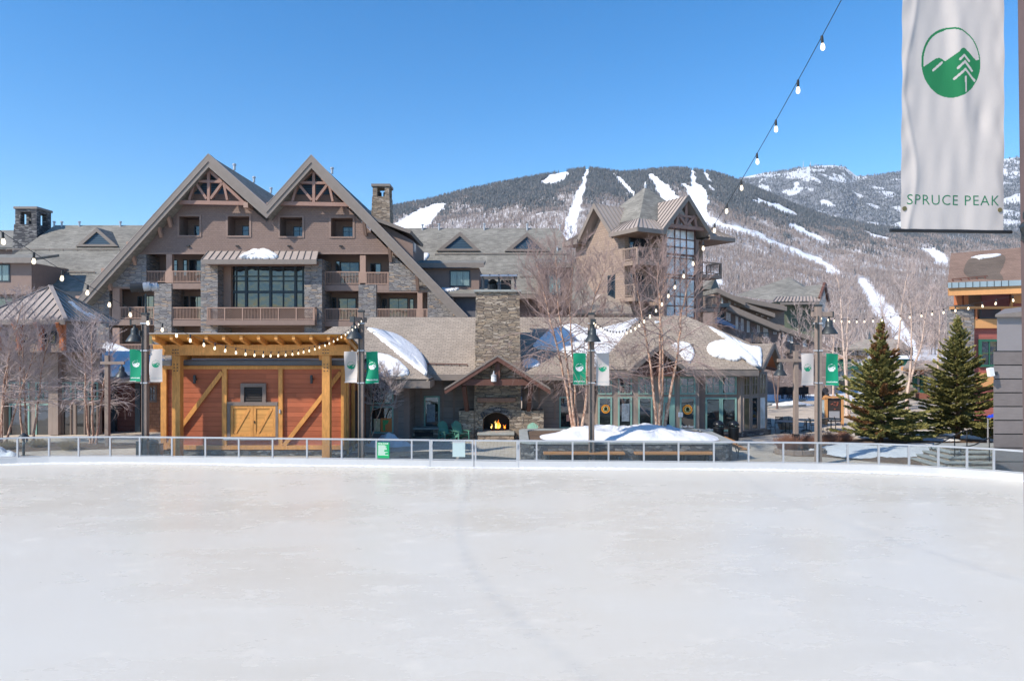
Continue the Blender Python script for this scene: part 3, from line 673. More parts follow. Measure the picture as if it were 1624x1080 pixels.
def lamp_bell(parent, c, s=1.0):
    """bell shaded lantern hanging below point c"""
    sh = MB().lathe([(.05, 0), (.06, -.06), (.13, -.1), (.15, -.2), (.155, -.36), (.17, -.38), (.2, -.4), (.36, -.66), (.37, -.69), (.35, -.69), (.19, -.44), (.02, -.42)], Vector(c), 20, False)
    if s != 1: sh.v = [tuple(Vector(c)+(Vector(p)-Vector(c))*s) for p in sh.v]
    sh.build('lamp_shade', m_lampm, parent, smooth=True)
    bl = MB().lathe([(.01, -.42), (.05, -.46), (.06, -.53), (.03, -.6), (.005, -.61)], Vector(c), 10); bl.v = [tuple(Vector(c)+(Vector(p)-Vector(c))*s) for p in bl.v]
    bl.build('bulb', m_white, parent, smooth=True)
def lamp_post(px, Y, pytop, label, lampside, arm_y=0, w_=.25, zb=0.0, mat=None):
    X = QX(px, Y); zt = QZ(pytop, Y); h = w_/2; mat = mat or m_greyt
    p = thing('lamp_post', label, 'lamp post', (X, Y, zb), 'tall timber lamp posts round the rink')
    MB().box(X-h, X+h, Y-h, Y+h, zb, zt).build('post', mat, p, bevel=.015)
    b = MB(); b.box(X-h-.02, X+h+.02, Y-h-.02, Y+h+.02, zt-.06, zt+.02); b.build('cap', m_lampm, p)
    az = zt-.42
    arm = MB().beam(V(X, Y, az)-V(*lampside)*.3, V(X, Y, az)+V(*lampside)*.62, .2, .22); arm.build('arm', mat, p, bevel=.01)
    e = V(X, Y, az-.13)+V(*lampside)*.5
    st = MB(); st.tube([e+V(0, 0, .02), e-V(0, 0, .08)], .05, 8); st.obox(e+V(0, 0, .13)+V(*lampside)*.14, V(*lampside)*.03, V(-lampside[1], lampside[0], 0)*.12, V(0, 0, .13)); st.build('hanger', m_lampm, p); lamp_bell(p, e-V(0, 0, .05), 1.05)
    cl = MB()
    for zz in (QZ(556, Y), QZ(607, Y), QZ(513, Y)): cl.box(X-h-.03, X+h+.03, Y-h-.03, Y+h+.03, zz-.03, zz+.03)
    cl.split('clamp', m_alu, p)
    cn = MB(); cn.tube([(X-h*.5, Y-h-.03, zb+.1), (X-h*.5, Y-h-.03, zt-.5)], .022, 6); cn.box(X-.06-h, X-h, Y-h-.1, Y-h+.04, zt-1.05, zt-.8); cn.build('conduit', m_lampm, p)
    return p
G = 'paired banners on the lamp posts'
rw = random.Random(8)
def post_banners(px, Y, left, right, names, skew=(0, 0)):
    for (x0, x1, y0, y1, kind), lb in zip((left, right), names):
        X0, X1 = QX(x0, Y), QX(x1, Y); zt = QZ(y0, Y); H = zt-QZ(y1, Y); W = X1-X0; ph = rw.uniform(0, 6); am = .03 if 'curled' not in lb else .09
        gcl = kind == 'g'
        banner(lb, (X0, Y-.02, zt), (1, 0, 0), W, H, m_bgreen if gcl else m_bwhite, m_white if gcl else m_bgreen,
               (lambda u, v, ph=ph, am=am: am*math.sin(u*6+v*2.0+ph)+am*.8*math.sin(v*3+ph*2)), (26, 64), (W*.5, H*.45), W*.31, H*.89, W*.13, G, m_white if gcl else m_bgrey, .003,
               ((.01, H-.02), .14 if x1 < px else .02, .02 if x1 < px else .14))
p1 = lamp_post(230.5, 31.9, 497, 'grey timber lamp post left of the hut with floodlights on its top', (-1, 0, 0))
fl = thing('floodlight', 'twin black and white floodlights on a pole above the left lamp post', 'floodlight', P(231, 497, 31.9))
MB().tube([P(231, 497, 31.9), P(231, 466, 31.9)], .045, 8).build('pole', m_lampm, fl)
for dx, dy, sx in ((-.1, -.15, 1), (.12, .12, .95)):
    c = P(229, 456, 31.9)+V(dx, dy, 0); m = MB(); ax = V(-.93, -.3, -.12).normalized()
    m.tube([c-ax*.12, c+ax*.4], [.2*sx, .23*sx], 16); m.build('lamp_hood', m_black, fl, smooth=False)
    m = MB(); m.tube([c-ax*.12, c-ax*.16, c-ax*.38, c-ax*.46], [.17*sx, .2*sx, .18*sx, .1*sx], 16)
    for k in range(5): m.tube([c-ax*(.14+k*.06), c-ax*(.16+k*.06)], .215*sx, 14)
    m.build('housing', m_alu, fl)
post_banners(230.5, 31.9, (206.5, 224, 554, 605, 'g'), (238.5, 257.5, 554, 605.5, 'w'), ('green banner on the lamp post left of the hut beside the porch', 'white banner on the lamp post left of the hut against golden beams'))
p2 = lamp_post(573, 32.0, 493, 'grey timber lamp post at the right corner of the orange hut', (-.45, -.9, 0))
post_banners(573, 32.0, (547, 566.5, 557.5, 607, 'w'), (580.5, 600, 557.5, 608, 'g'), ('curled white banner on the lamp post at the right corner of the hut', 'curled green banner on the lamp post between hut and snowy roof'))
p3 = lamp_post(938, 31.6, 497, 'grey timber lamp post standing before the snow topped stone planter', (0, -1, 0))
post_banners(938, 31.6, (909, 929, 560, 610.5, 'g'), (945.5, 966, 560, 611.5, 'w'), ('green banner on the lamp post in front of the planter birches', 'white banner on the lamp post above the planter snow near the shop windows'))
p4 = lamp_post(1297.5, 31.2, 484, 'grey timber lamp post at the right by the menu board', (1, 0, 0), mat=m_greyt2)
post_banners(1297.5, 31.2, (1270.5, 1290, 560.5, 611, 'w'), (1309.5, 1329, 560.5, 611.5, 'g'), ('white banner on the right hand lamp post, lit across by a shadow edge', 'green banner on the right hand lamp post beside the spruce'))
# small lamp posts with a cross arm
def small_lamp(px, Y, pyt, pyarm, side, label, base=False):
    X = QX(px, Y); zt = QZ(pyt, Y); za = QZ(pyarm, Y); h = .105
    p = thing('lamp_post', label, 'lamp post', (X, Y, 0), 'small timber lamp posts with a cross arm')
    MB().box(X-h, X+h, Y-h, Y+h, 0, zt).build('post', m_greyt2, p, bevel=.012)
    MB().beam((X-side*.28, Y-h-.05, za), (X+side*1.0, Y-h-.05, za), .1, .16).build('arm', m_greyt2, p, bevel=.01)
    e = V(X+side*.85, Y-h-.05, za-.08); MB().tube([e, e-V(0, 0, .06)], .04, 8).build('hanger', m_lampm, p); lamp_bell(p, e-V(0, 0, .05), .9)
    if base: MB().box(X-h-.04, X+h+.04, Y-h-.04, Y+h+.04, 0, .95).build('base_sleeve', m_black, p)
small_lamp(170.5, 36.5, 563.5, 575.5, 1, 'small timber lamp post with one bell lamp before the left porch')
small_lamp(1262, 34.5, 557, 571.5, -1, 'small timber lamp post with black base beside the mulch bed at right', True)
pb = thing('path_light', 'low path light with a mushroom cap behind the left end of the rink glass', 'path light', P(37.5, 728, 32.6)*1)
X, Y = QX(37.5, 32.6), 32.6
MB().lathe([(.055, 0), (.055, .98)], (X, Y, 0), 10).build('stem', m_lampm, pb, smooth=True); MB().lathe([(.06, .98), (.08, 1.0), (.24, 1.03), (.2, 1.1), (.08, 1.2), (.02, 1.25)], (X, Y, 0), 14).build('cap', m_lampm, pb, smooth=True)

# near post and the big banner at the right edge
NY = 4.82
np_ = thing('lamp_post', 'tall brown post cut by the right picture edge, carrying the big banner', 'lamp post', (QX(1636, NY)+.02, NY, -.05), 'tall timber lamp posts round the rink')
x0t, x0b = QX(1612, NY), QX(1628, NY)
m = MB(); zt = 9.7; za = QZ(0, NY); zb = QZ(860, NY); 
def xe(z): return .085+QX(1612, NY)+(za-z)*(QX(1623.5, NY)-QX(1613, NY))/(za-zb)
m.add([(xe(-.05), NY-.11, -.05), (xe(-.05)+.22, NY-.11, -.05), (xe(-.05)+.22, NY+.11, -.05), (xe(-.05), NY+.11, -.05), (xe(zt), NY-.11, zt), (xe(zt)+.22, NY-.11, zt), (xe(zt)+.22, NY+.11, zt), (xe(zt), NY+.11, zt)],
      [(0, 3, 2, 1), (4, 5, 6, 7), (0, 1, 5, 4), (1, 2, 6, 5), (2, 3, 7, 6), (3, 0, 4, 7)])
m.build('post', mat_wood('dark_brown_post', (.13, .09, .085), .6, .2), np_, bevel=.012)
zrod = QZ(366, NY); br = MB(); br.lathe([(.13, -.07), (.15, -.05), (.15, .05), (.13, .07)], (xe(zrod)+.11, NY, zrod), 16); br.lathe([(.13, -.03), (.14, -.02), (.14, .02), (.13, .03)], (xe(zrod)+.11, NY, zrod+.12), 16)
br.tube([(xe(zrod)-.06, NY, zrod+.04), (xe(zrod)+.05, NY, zrod-.06)], [.03, .05], 10); br.tube([(xe(zrod)-.05, NY, zrod+.02), (xe(zrod)-.02, NY, zrod+.02)], .045, 10)
ztop = zrod+2.0; br.lathe([(.13, -.07), (.15, -.05), (.15, .05), (.13, .07)], (xe(ztop)+.11, NY, ztop), 16)
br.build('clamp', m_lampm, np_, smooth=False)
bw = QX(1600.5, NY)-QX(1428, NY); bt = V(math.cos(.08), math.sin(.08), 0)
def bigwave(u, v):
    x = u/bw; e = .016*math.sin(x*7+1.2+v*.5)*(1-v/2.3)+.02*math.sin(x*11+v*2.2+.5)*.5
    e += .022*math.exp(-((x-.62-(v-1.1)*.12)/.07)**2)*(.4+.6*math.sin(v*1.6))-.02*math.exp(-((x-.42)/.1)**2)*math.sin(v*1.4+.6)
    e += .012*math.exp(-((x-.08-.06*math.sin(v*5))/.03)**2)+.009*math.sin(v*23+x*4)*math.exp(-((x-.03)/.06)**2)+.008*math.sin(v*19-x*6)*math.exp(-((x-.97)/.05)**2)
    e += .012*math.exp(-((v-1.63)/.16)**2)*math.sin(x*16)+.003*math.sin(x*40+v*3)*math.sin(v*7)
    e -= .03*math.exp(-((x-.78)/.06)**2-((v-1.18)/.12)**2)
    return e*.5
bH = 1.98; btl = V(QX(1428.5, NY), NY-.005, zrod+bH)
lg_v = zrod+bH-QZ(97, NY)
big = banner('big white banner with a green mountain emblem hanging at the top right', btl, bt, bw, bH, m_bwhite, mat_plain('emblem_green', (.012, .17, .06), .75, .05), bigwave, (190, 460),
             (QX(1512.5, NY)-btl.x, lg_v), .25, zrod+bH-QZ(317.5, NY), .103, None, mat_plain('letter_green', (.02, .16, .075), .75, .05), -.0008, ((0, bH), .06, .08), asp=.885)
hm = MB()
for u0 in (.028, bw-.03):
    for q in (.012,): hm.tube([btl+bt*u0-V(0, 0, zrod+bH-QZ(331, NY)-.0)+V(bt.y, -bt.x, 0)*(bigwave(u0, 1.83)+.0+k) for k in (.001, .006)], .016, 14)
hm.split('grommet', mat_plain('brass', (.3, .22, .1), .4, .2, 3, .8), big)

# ------------------------------------------------------------------ festoon strings on their wires
def festoon(label, pts, sp, first, n, size=1.0):
    """pts: list of wire points; bulbs every sp metres"""
    th = thing('string_lights', label, 'string lights', pts[0], 'strings of festoon bulbs over the rink')
    MB().tube(pts, .0048*size, 5).build('cable', m_black, th)
    L = [0]
    for a, b in zip(pts, pts[1:]): L.append(L[-1]+(b-a).length)
    soc = None; rr = random.Random(int(n*7+sp*100)); i = 0; s = first
    while s < L[-1] and i < 90:
        k = max(j for j in range(len(L)) if L[j] <= s); k = min(k, len(pts)-2); q = pts[k].lerp(pts[k+1], (s-L[k])/(L[k+1]-L[k]))
        sw = V(rr.uniform(-.12, .12), rr.uniform(-.12, .12), -1).normalized()
        if soc is None:
            m = MB(); m.lathe([(.012, .01), (.015, 0), (.0165, -.02), (.0165, -.065), (.015, -.08)], (0, 0, 0), 10); soc = m.build('socket', m_black, th, smooth=True, local=True)
            m = MB(); m.lathe([(.015, -.08), (.018, -.095), (.025, -.12), (.026, -.135), (.02, -.155), (.007, -.165)], (0, 0, 0), 10); bl = m.build('bulb', m_bulb, soc, smooth=True, local=True); s0, b0 = soc, bl
        else:
            s0 = soc.copy(); COL.objects.link(s0); b0 = bl.copy(); COL.objects.link(b0); s0.parent = th; b0.parent = s0
        s0.location = q-wloc(th); s0.rotation_euler = V(0, 0, -1).rotation_difference(sw).to_euler()
        s += sp*rr.uniform(.93, 1.07); i += 1
    return th
def wire(X, table, n=60):
    Ys = [a for a, b in table]; Zs = [b for a, b in table]; y0, y1 = Ys[0], Ys[-1]
    # smooth interpolation (cubic through the points)
    co = np.polyfit(Ys, Zs, min(5, len(Ys)-1)); return [V(X if not callable(X) else X(y), y, float(np.polyval(co, y))) for y in np.linspace(y0, y1, n)]
festoon('string of bulbs sweeping down from the top right to the planter lamp post', wire(3.67, [(4.9, 10.55), (7.57, 9.3), (8.3, 9.07), (10.6, 8.25), (13.4, 7.35), (19.1, 6.2), (23, 5.95), (26, 6.0), (31.4, 6.65)]), .735, .55, 37)
festoon('string of bulbs drooping from the left edge across the hut to its lamp post', wire(-6.95, [(4.9, 8.7), (9.38, 7.0), (11.25, 6.41), (14.4, 5.78), (18.9, 5.27), (22.5, 5.3), (25, 5.55), (29.9, 6.25), (31.7, 6.7)]), .615, .35, 44)
festoon('string of bulbs high at the right between the lamp post and the orange building', wire(14.1, [(5, 9.0), (12, 7.75), (19.1, 6.86), (22.2, 6.62), (26.5, 6.52), (30.7, 6.66), (31.1, 6.8)]), .62, .3, 42)
# ------------------------------------------------------------------ timber rink hut with its canopy
YW, YP = 33.7, 32.75
hut = thing('timber_hut', 'orange cedar hut with golden timber frame, double doors and slatted canopy roof', 'hut', (QX(400, YW), YW, 0))
xl, xr = QX(257, YW), QX(548, YW); zt = QZ(579, YW); zs = QZ(711, YW)
HB = 39.2
MB().box(xl+.06, xr-.06, YW+.08, HB, .0, zt-.05).build('wall', m_cedar, hut)
MB().box(xl-.04, xr+.04, YW-.04, HB+.05, 0, zs-.1).build('stone_base', m_stone_d, hut)
tr = MB()
def vpost(px0, px1, py0, py1, y0=YW-.03, y1=YW+.1): tr.box(QX(px0, YW), QX(px1, YW), y0, y1, QZ(py1, YW), QZ(py0, YW))
for a, b in ((255.5, 264.5), (352.5, 360), (442, 448.5), (541, 549)): vpost(a, b, 585.5, 706, YW-.05)
vpost(256, 548.5, 580, 585.5, YW-.06); vpost(256, 548.5, 706, 712.5, YW-.09)
tr.split('timber_stud', m_yellow, hut)
for (a, b) in (((353, 590), (266, 706)), ((541, 590), (451, 706))):
    MB().beam(P(*a, YW-.0)+V(0, -.07, 0), P(*b, YW)+V(0, -.07, 0), .1, .2, (0, 1, 0)).build('brace', m_yellow, hut) if False else None
    p, q = P(*a, YW), P(*b, YW); d = (q-p).normalized(); n_ = V(-d.z, 0, d.x); MB().obox((p+q)/2+V(0, -.035, 0), d*(q-p).length/2, V(0, .04, 0), n_*.1).build('brace', m_yellow, hut)
# lower roof and its metal edge
rf = MB(); rf.prism([(xl-.15, YW-.28, zt+.06), (xl-.15, HB+.2, zt+.3), (xl-.15, HB+.2, zt+.42), (xl-.15, YW-.28, zt+.2)], (xr-xl+.3, 0, 0)); rf.build('roof', m_metal_d, hut)
MB().box(xl-.16, xr+.16, YW-.31, YW-.282, zt+.0, zt+.22).build('roof_edge', mat_plain('lead_grey_flashing', (.09, .09, .095), .5, .1), hut)
# louvre and doors
lv = MB(); g = lambda a, b, c, d, y0, y1, m_: m_.box(QX(a, YW), QX(b, YW), y0, y1, QZ(d, YW), QZ(c, YW))
fr = MB(); g(382, 422, 608, 613.5, YW-.06, YW+.07, fr); g(382, 387.5, 613.5, 638, YW-.06, YW+.07, fr); g(416.5, 422, 613.5, 638, YW-.06, YW+.07, fr); g(361, 441, 637.5, 643, YW-.075, YW+.07, fr); g(361, 366, 643, 694, YW-.06, YW+.07, fr); g(437.5, 441.5, 643, 694, YW-.06, YW+.07, fr); fr.split('door_surround', m_greyt, hut)
louv = MB(); g(387.5, 416.5, 613.5, 638, YW+.05, YW+.075, louv)
for k in range(9):
    z = QZ(637, YW)+k*.082; louv.obox(((QX(387.5, YW)+QX(416.5, YW))/2, YW+.01, z), V((QX(416.5, YW)-QX(387.5, YW))/2-.005, 0, 0), V(0, .035, .03), V(0, -.003, .004))
louv.build('louver', mat_plain('dark_louver', (.06, .05, .045), .7, .1), hut)
for (a, b) in ((366.3, 401.8), (402.3, 437.3)):
    d0 = MB(); g(a, b, 643.2, 692, YW-.01, YW+.07, d0); d_ = d0.build('door', m_yellow_b, hut)
    t_ = MB(); w_ = 4.2
    g(a, b, 643.2, 643.2+w_, YW-.045, YW-.012, t_); g(a, b, 692-w_, 692, YW-.045, YW-.012, t_); g(a, a+w_, 643.2+w_, 692-w_, YW-.045, YW-.012, t_); g(b-w_, b, 643.2+w_, 692-w_, YW-.045, YW-.012, t_)
    p, q = P(a+w_+2, 692-w_, YW), P(b-w_-2, 643.2+w_, YW); dd = (q-p).normalized(); t_.obox((p+q)/2+V(0, -.026, 0), dd*(q-p).length*.495, V(0, .013, 0), V(-dd.z, 0, dd.x)*.065)
    t_.split('door_rail', m_yellow, d_)
hd = MB(); hd.box(QX(403.5, YW), QX(404.5, YW), YW-.08, YW-.045, QZ(671, YW), QZ(667, YW)); hd.build('handle', m_black, hut)
sl = MB(); g(356, 439, 695, 697, YW-.13, YW+.05, sl); sl.build('door_sill', m_alu, hut)
for a in (310, 495):
    s_ = MB(); x = QX(a, YW); s_.lathe([(.06, -.2), (.065, -.19), (.065, .2), (.06, .21)], (x, YW-.1, QZ(601.5, YW)), 12); s_.box(x-.03, x+.03, YW-.06, YW+.08, QZ(601.5, YW)-.05, QZ(601.5, YW)+.05); s_.build('wall_sconce', m_lampm, hut)
s_ = MB(); s_.box(QX(443.5, YW), QX(445.5, YW), YW-.1, YW-.05, QZ(655, YW), QZ(649, YW)); s_.build('switch_box', m_alu, hut)
# canopy: posts, beam, rafters, deck
ZR0 = 5.95; YR0, YR1 = 31.75, 34.4; SL = .27
def zroof(y): return ZR0-(y-YR0)*SL
for a, b in ((272.5, 285.5), (510.5, 523)):
    x0, x1 = QX(a, YP), QX(b, YP); m = MB(); m.box(x0, x1, YP, YP+.36, 0, QZ(564, YP)); m.build('canopy_post', m_yellow, hut, bevel=.012)
bm_ = MB(); bm_.box(QX(243, YP), QX(554.5, YP), YP-.03, YP+.3, QZ(563.5, YP), QZ(546.5, YP)); bm_.build('canopy_beam', m_yellow, hut, bevel=.012)
bo = MB()
for cx_ in (279, 516.7):
    for yy in (555, 560): 
        for k in (-4, 0, 4): bo.tube([P(cx_+k, yy, YP)+V(0, -.035, 0), P(cx_+k, yy, YP)+V(0, -.055, 0)], .028, 8)
    for yy in (578, 583, 588):
        for k in (-2.6, 2.6): bo.tube([P(cx_+k, yy, YP)+V(0, -.005, 0), P(cx_+k, yy, YP)+V(0, -.025, 0)], .028, 8)
bo.split('bolt', m_lampm, hut)
X0, X1 = QX(238.5, YR0), QX(552, YR0)
dk = MB(); dk.prism([(X0, YR0, ZR0-.06), (X0, YR1, zroof(YR1)-.06), (X0, YR1, zroof(YR1)-.02), (X0, YR0, ZR0-.02)], (X1-X0, 0, 0)); dk.build('canopy_deck', m_under, hut)
rt = MB(); rt.prism([(X0-.04, YR0-.05, ZR0-.0), (X0-.04, YR1+.03, zroof(YR1)-.0), (X0-.04, YR1+.03, zroof(YR1)+.05), (X0-.04, YR0-.05, ZR0+.05)], (X1-X0+.08, 0, 0)); rt.build('canopy_roof', m_metal, hut)
for k in range(12):
    x = X0+.12+(X1-X0-.24)*k/11; m = MB()
    m.prism([(x-.07, YR0+.06, ZR0-.08), (x-.07, YR1-.02, zroof(YR1)-.08), (x-.07, YR1-.02, zroof(YR1)-.30), (x-.07, YR0+.22, zroof(YR0)-.34), (x-.07, YR0+.06, ZR0-.26)], (.14, 0, 0)); m.build('rafter', m_yellow, hut)
bb = MB(); bb.box(X0+.3, X1-.3, 34.2, 34.36, zroof(34.3)-.5, zroof(34.3)-.31); bb.build('rear_beam', m_yellow, hut)
for sx in (QX(285.5, YP), QX(510.5, YP)):
    s = 1 if sx < QX(400, YP) else 1
    MB().beam((sx-.15, YP+.3, 4.85), (sx-.15, 34.1, 4.85), .14, .3).build('canopy_tie', m_yellow, hut)
# right side wall: posts and a near-black panel painted for the shade inside an opening
sd_ = MB()
for y in (33.85, 35.1, 36.4, 38.9): sd_.box(xr-.02, xr+.12, y-.1, y+.1, 0, zt-.05)
sd_.box(xr-.02, xr+.13, 33.8, 39, zt-.55, zt-.35); sd_.split('side_post', m_yellow, hut)
MB().box(xr-.05, xr+.03, 35.3, 36.2, .5, 3.0).build('dark_opening', mat_plain('opening_shade', (.03, .018, .02), .6, .1), hut)
# ------------------------------------------------------------------ building kit
def facade(outer, holes, o, t, depth, back=True):
    """wall in the plane through o along t (unit, horizontal) with rectangular holes (u0,u1,z0,z1) recessed by depth; outer = [(u, z)]"""
    o, t = Vector(o), Vector(t); inn = V(-t.y, t.x, 0)
    def W(u, z, d=0): return o+t*u+V(0, 0, z)+inn*d
    bm = bmesh.new(); edges = []
    for loop in [outer]+[[(a, c), (b, c), (b, d), (a, d)] for a, b, c, d in holes]:
        vs = [bm.verts.new((u, z, 0)) for u, z in loop]
        edges += [bm.edges.new((vs[i], vs[(i+1) % len(vs)])) for i in range(len(vs))]
    bmesh.ops.triangle_fill(bm, use_beauty=True, use_dissolve=False, edges=edges, normal=(0, 0, 1))
    bm.verts.index_update(); m = MB(); m.add([W(v.co.x, v.co.y) for v in bm.verts], [tuple(v.index for v in f.verts) for f in bm.faces]); bm.free()
    for a, b, c, d in holes:
        q = [(a, c), (b, c), (b, d), (a, d)]
        for i in range(4):
            (u0, z0), (u1, z1) = q[i], q[(i+1) % 4]; m.poly(W(u0, z0), W(u1, z1), W(u1, z1, depth), W(u0, z0, depth))
        if back: m.poly(*[W(u, z, depth) for u, z in q])
    return m
def window(par, o, t, w_, h_, nx=1, ny=1, frame=None, pane=None, fw=.07, dep=.06, name='window', label=None, mun=.035, ev=None):
    """o = bottom centre on the wall face; frame stands proud by dep, pane sits just behind its face"""
    o, t = Vector(o), Vector(t); out = V(t.y, -t.x, 0); up = V(0, 0, 1); m = MB()
    for s in (-1, 1): m.obox(o+t*s*(w_/2-fw/2)+up*h_/2+out*dep/2, t*fw/2, out*dep/2, up*h_/2)
    for z in (fw/2, h_-fw/2): m.obox(o+up*z+out*dep/2, t*(w_/2-fw), out*dep/2, up*fw/2)
    iw, ih = w_-2*fw, h_-2*fw
    for i in range(1, nx): m.obox(o+t*(-iw/2+iw*i/nx)+up*h_/2+out*dep*.45, t*mun/2, out*dep*.4, up*ih/2)
    ys = ev if ev else [k/ny for k in range(1, ny)]
    for k in ys: m.obox(o+up*(fw+ih*k)+out*dep*.43, t*iw/2, out*dep*.39, up*mun/2)
    f = m.build(name, frame or m_wframe, par, fix=False)
    if label: f['label'] = label
    p = MB(); a = out*dep*.3; p.poly(o+t*-iw/2+up*fw+a, o+t*iw/2+up*fw+a, o+t*iw/2+up*(fw+ih)+a, o+t*-iw/2+up*(fw+ih)+a); p.build('pane', pane or m_glass, f, fix=False)
    return f
def railing(par, a, b, zb, h=1.0, picket=.11, mat=None, post=.09, panels=None, name='railing'):
    a, b = Vector(a), Vector(b); a.z = b.z = zb; d = (b-a); L = d.length; d.normalize(); out = V(d.y, -d.x, 0); m = MB()
    m.obox((a+b)/2+V(0, 0, h-.05), d*L/2, out*.05, V(0, 0, .05)); m.obox((a+b)/2+V(0, 0, .1), d*L/2, out*.03, V(0, 0, .04))
    for s in (0, 1): m.obox(a+d*(post/2+(L-post)*s)+V(0, 0, h/2), d*post/2, out*.045, V(0, 0, h/2))
    n = max(2, int(L/picket))
    if panels is None:
        for i in range(1, n): m.obox(a+d*L*i/n+V(0, 0, h/2), d*.02, out*.02, V(0, 0, h/2-.1))
    else:
        np__ = len(panels)
        for k, kind in enumerate(panels):
            u0 = L*k/np__; u1 = L*(k+1)/np__; m.obox(a+d*u1+V(0, 0, h/2-.12), d*.05, out*.055, V(0, 0, h/2+.12))
            if kind == '|':
                for i in range(1, int((u1-u0)/picket)): m.obox(a+d*(u0+i*picket)+V(0, 0, h/2), d*.02, out*.02, V(0, 0, h/2-.1))
            else:
                w_ = u1-u0; hh = h-.2; s = 1 if kind == '/' else -1
                for i in range(-8, 9):
                    # 45 degree slat clipped to the panel
                    c = w_/2+i*.17; pts = []
                    for zz in np.linspace(0, hh, 13):
                        uu = c+s*(zz-hh/2)
                        if 0 <= uu <= w_: pts.append((uu, zz))
                    if len(pts) > 1: m.beam(a+d*(u0+pts[0][0])+V(0, 0, .1+pts[0][1]), a+d*(u0+pts[-1][0])+V(0, 0, .1+pts[-1][1]), .035, .035)
    return m.build(name, mat or m_trim, par, fix=False)
def seams(m, p0, p1, q0, q1, n, w_=.05, h_=.05):
    """standing seams from edge p0-p1 (eave) to q0-q1 (ridge)"""
    p0, p1, q0, q1 = map(Vector, (p0, p1, q0, q1)); nr_ = (p1-p0).cross(q0-p0).normalized()
    if nr_.z < 0: nr_ = -nr_
    for i in range(n+1):
        t = i/n; a = p0.lerp(p1, t); b = q0.lerp(q1, t)
        if (a-b).length > .05: m.beam(a+nr_*h_/2, b+nr_*h_/2, w_, h_, nr_)
def slab(pts, th):       # thick roof plane from its top outline
    pts = [Vector(p) for p in pts]; n = (pts[1]-pts[0]).cross(pts[2]-pts[0]).normalized()
    if n.z < 0: n = -n
    return MB().prism(pts, -n*th)
TX = V(1, 0, 0)

# ------------------------------------------------------------------ the double gabled lodge
YL = 62.0; YV = 60.7
def LX(px, Y=YL): return QX(px, Y)
def LZ(py, Y=YL): return QZ(py, Y)
lodge = thing('double_gable_lodge', 'big brown shingled lodge with two tall gables, stone piers and balconies', 'lodge', (LX(420), YL, 0))
# roof
out_ = [(118, 483), (331, 246), (423, 327), (494, 247.5), (742, 503)]
in_ = [(134, 484), (331, 264.5), (423, 345.5), (494, 266), (726, 504)]
top = [P(x, y, YV) for x, y in out_]; inn = [P(x, y, YV) for x, y in in_]
rf = MB()
for i in range(4): rf.prism([top[i], top[i+1], inn[i+1], inn[i]], (0, 23, 0))
rf.build('roof', m_roof, lodge)
fa = MB()
for i in range(4):
    a, b, c, d = top[i], top[i+1], inn[i+1], inn[i]; dn = lambda p, q, k: p.lerp(q, k)
    off = V(0, -.12, .03)
    fa.prism([a+off, b+off, dn(b, c, .62)+off, dn(a, d, .62)+off], (0, .115, 0))
    fa.prism([dn(a, d, .6)+V(0, -.05, 0), dn(b, c, .6)+V(0, -.05, 0), c+V(0, -.05, -.06), d+V(0, -.05, -.06)], (0, .045, 0))
fa.build('verge_board', m_fascia, lodge)
rm = MB()
for i in range(4):
    a, b = top[i], top[i+1]; n_ = V(-(b-a).z, 0, (b-a).x).normalized(); rm.prism([a+n_*.0+V(0, -.14, .04), b+V(0, -.14, .04), b+V(0, -.14, .1), a+V(0, -.14, .1)], (0, .7, 0))
rm.build('roof_edge', m_metal, lodge)
# upper shingled wall with four loggia openings
u0 = LX(420); ow = [(215, 402), (219, 396.5), (331, 271), (423, 352), (494, 273), (622, 402)]
outer = [(LX(x)-u0, LZ(y)) for x, y in ow]
hol = [(284, 317, 343, 374), (361, 396, 343, 374.5), (443.5, 480, 344.5, 375.5), (524.5, 560, 345.5, 376)]
holes = [(LX(a)-u0, LX(b)-u0, LZ(d), LZ(c)) for a, b, c, d in hol]
facade(outer, holes, (u0, YL, 0), TX, 1.7).build('upper_wall', m_siding, lodge, fix=False)
for a, b, c, d in hol:
    X = (LX(a)+LX(b))/2; w_ = LX(b)-LX(a); z0 = LZ(d); h_ = LZ(c)-z0; m = MB()
    for s in (-1, 1): m.box(X+s*(w_/2+.06)-.09, X+s*(w_/2+.06)+.09, YL-.05, YL+.1, z0-.12, z0+h_+.12)
    m.box(X-w_/2+.03, X+w_/2-.03, YL-.05, YL+.1, z0+h_-.03, z0+h_+.12); m.box(X-w_/2+.03, X+w_/2-.03, YL-.07, YL+.12, z0-.12, z0+.03); m.build('opening_trim', m_brown, lodge)
    window(lodge, (X+.25, YL+1.68, z0-.25), TX, 1.15, 1.45, 2, 1, pane=m_glass_t, dep=.05, ev=[.72])
m = MB(); m.box(LX(215), LX(624), YL-.06, YL+.05, LZ(403.5), LZ(400.5)); m.build('band_board', m_brown, lodge)
for a in (299, 377, 459, 541): MB().box(LX(a)-.14, LX(a)+.14, YL-.16, YL-.0, LZ(391.5), LZ(389.8)).build('wall_light', m_black, lodge)
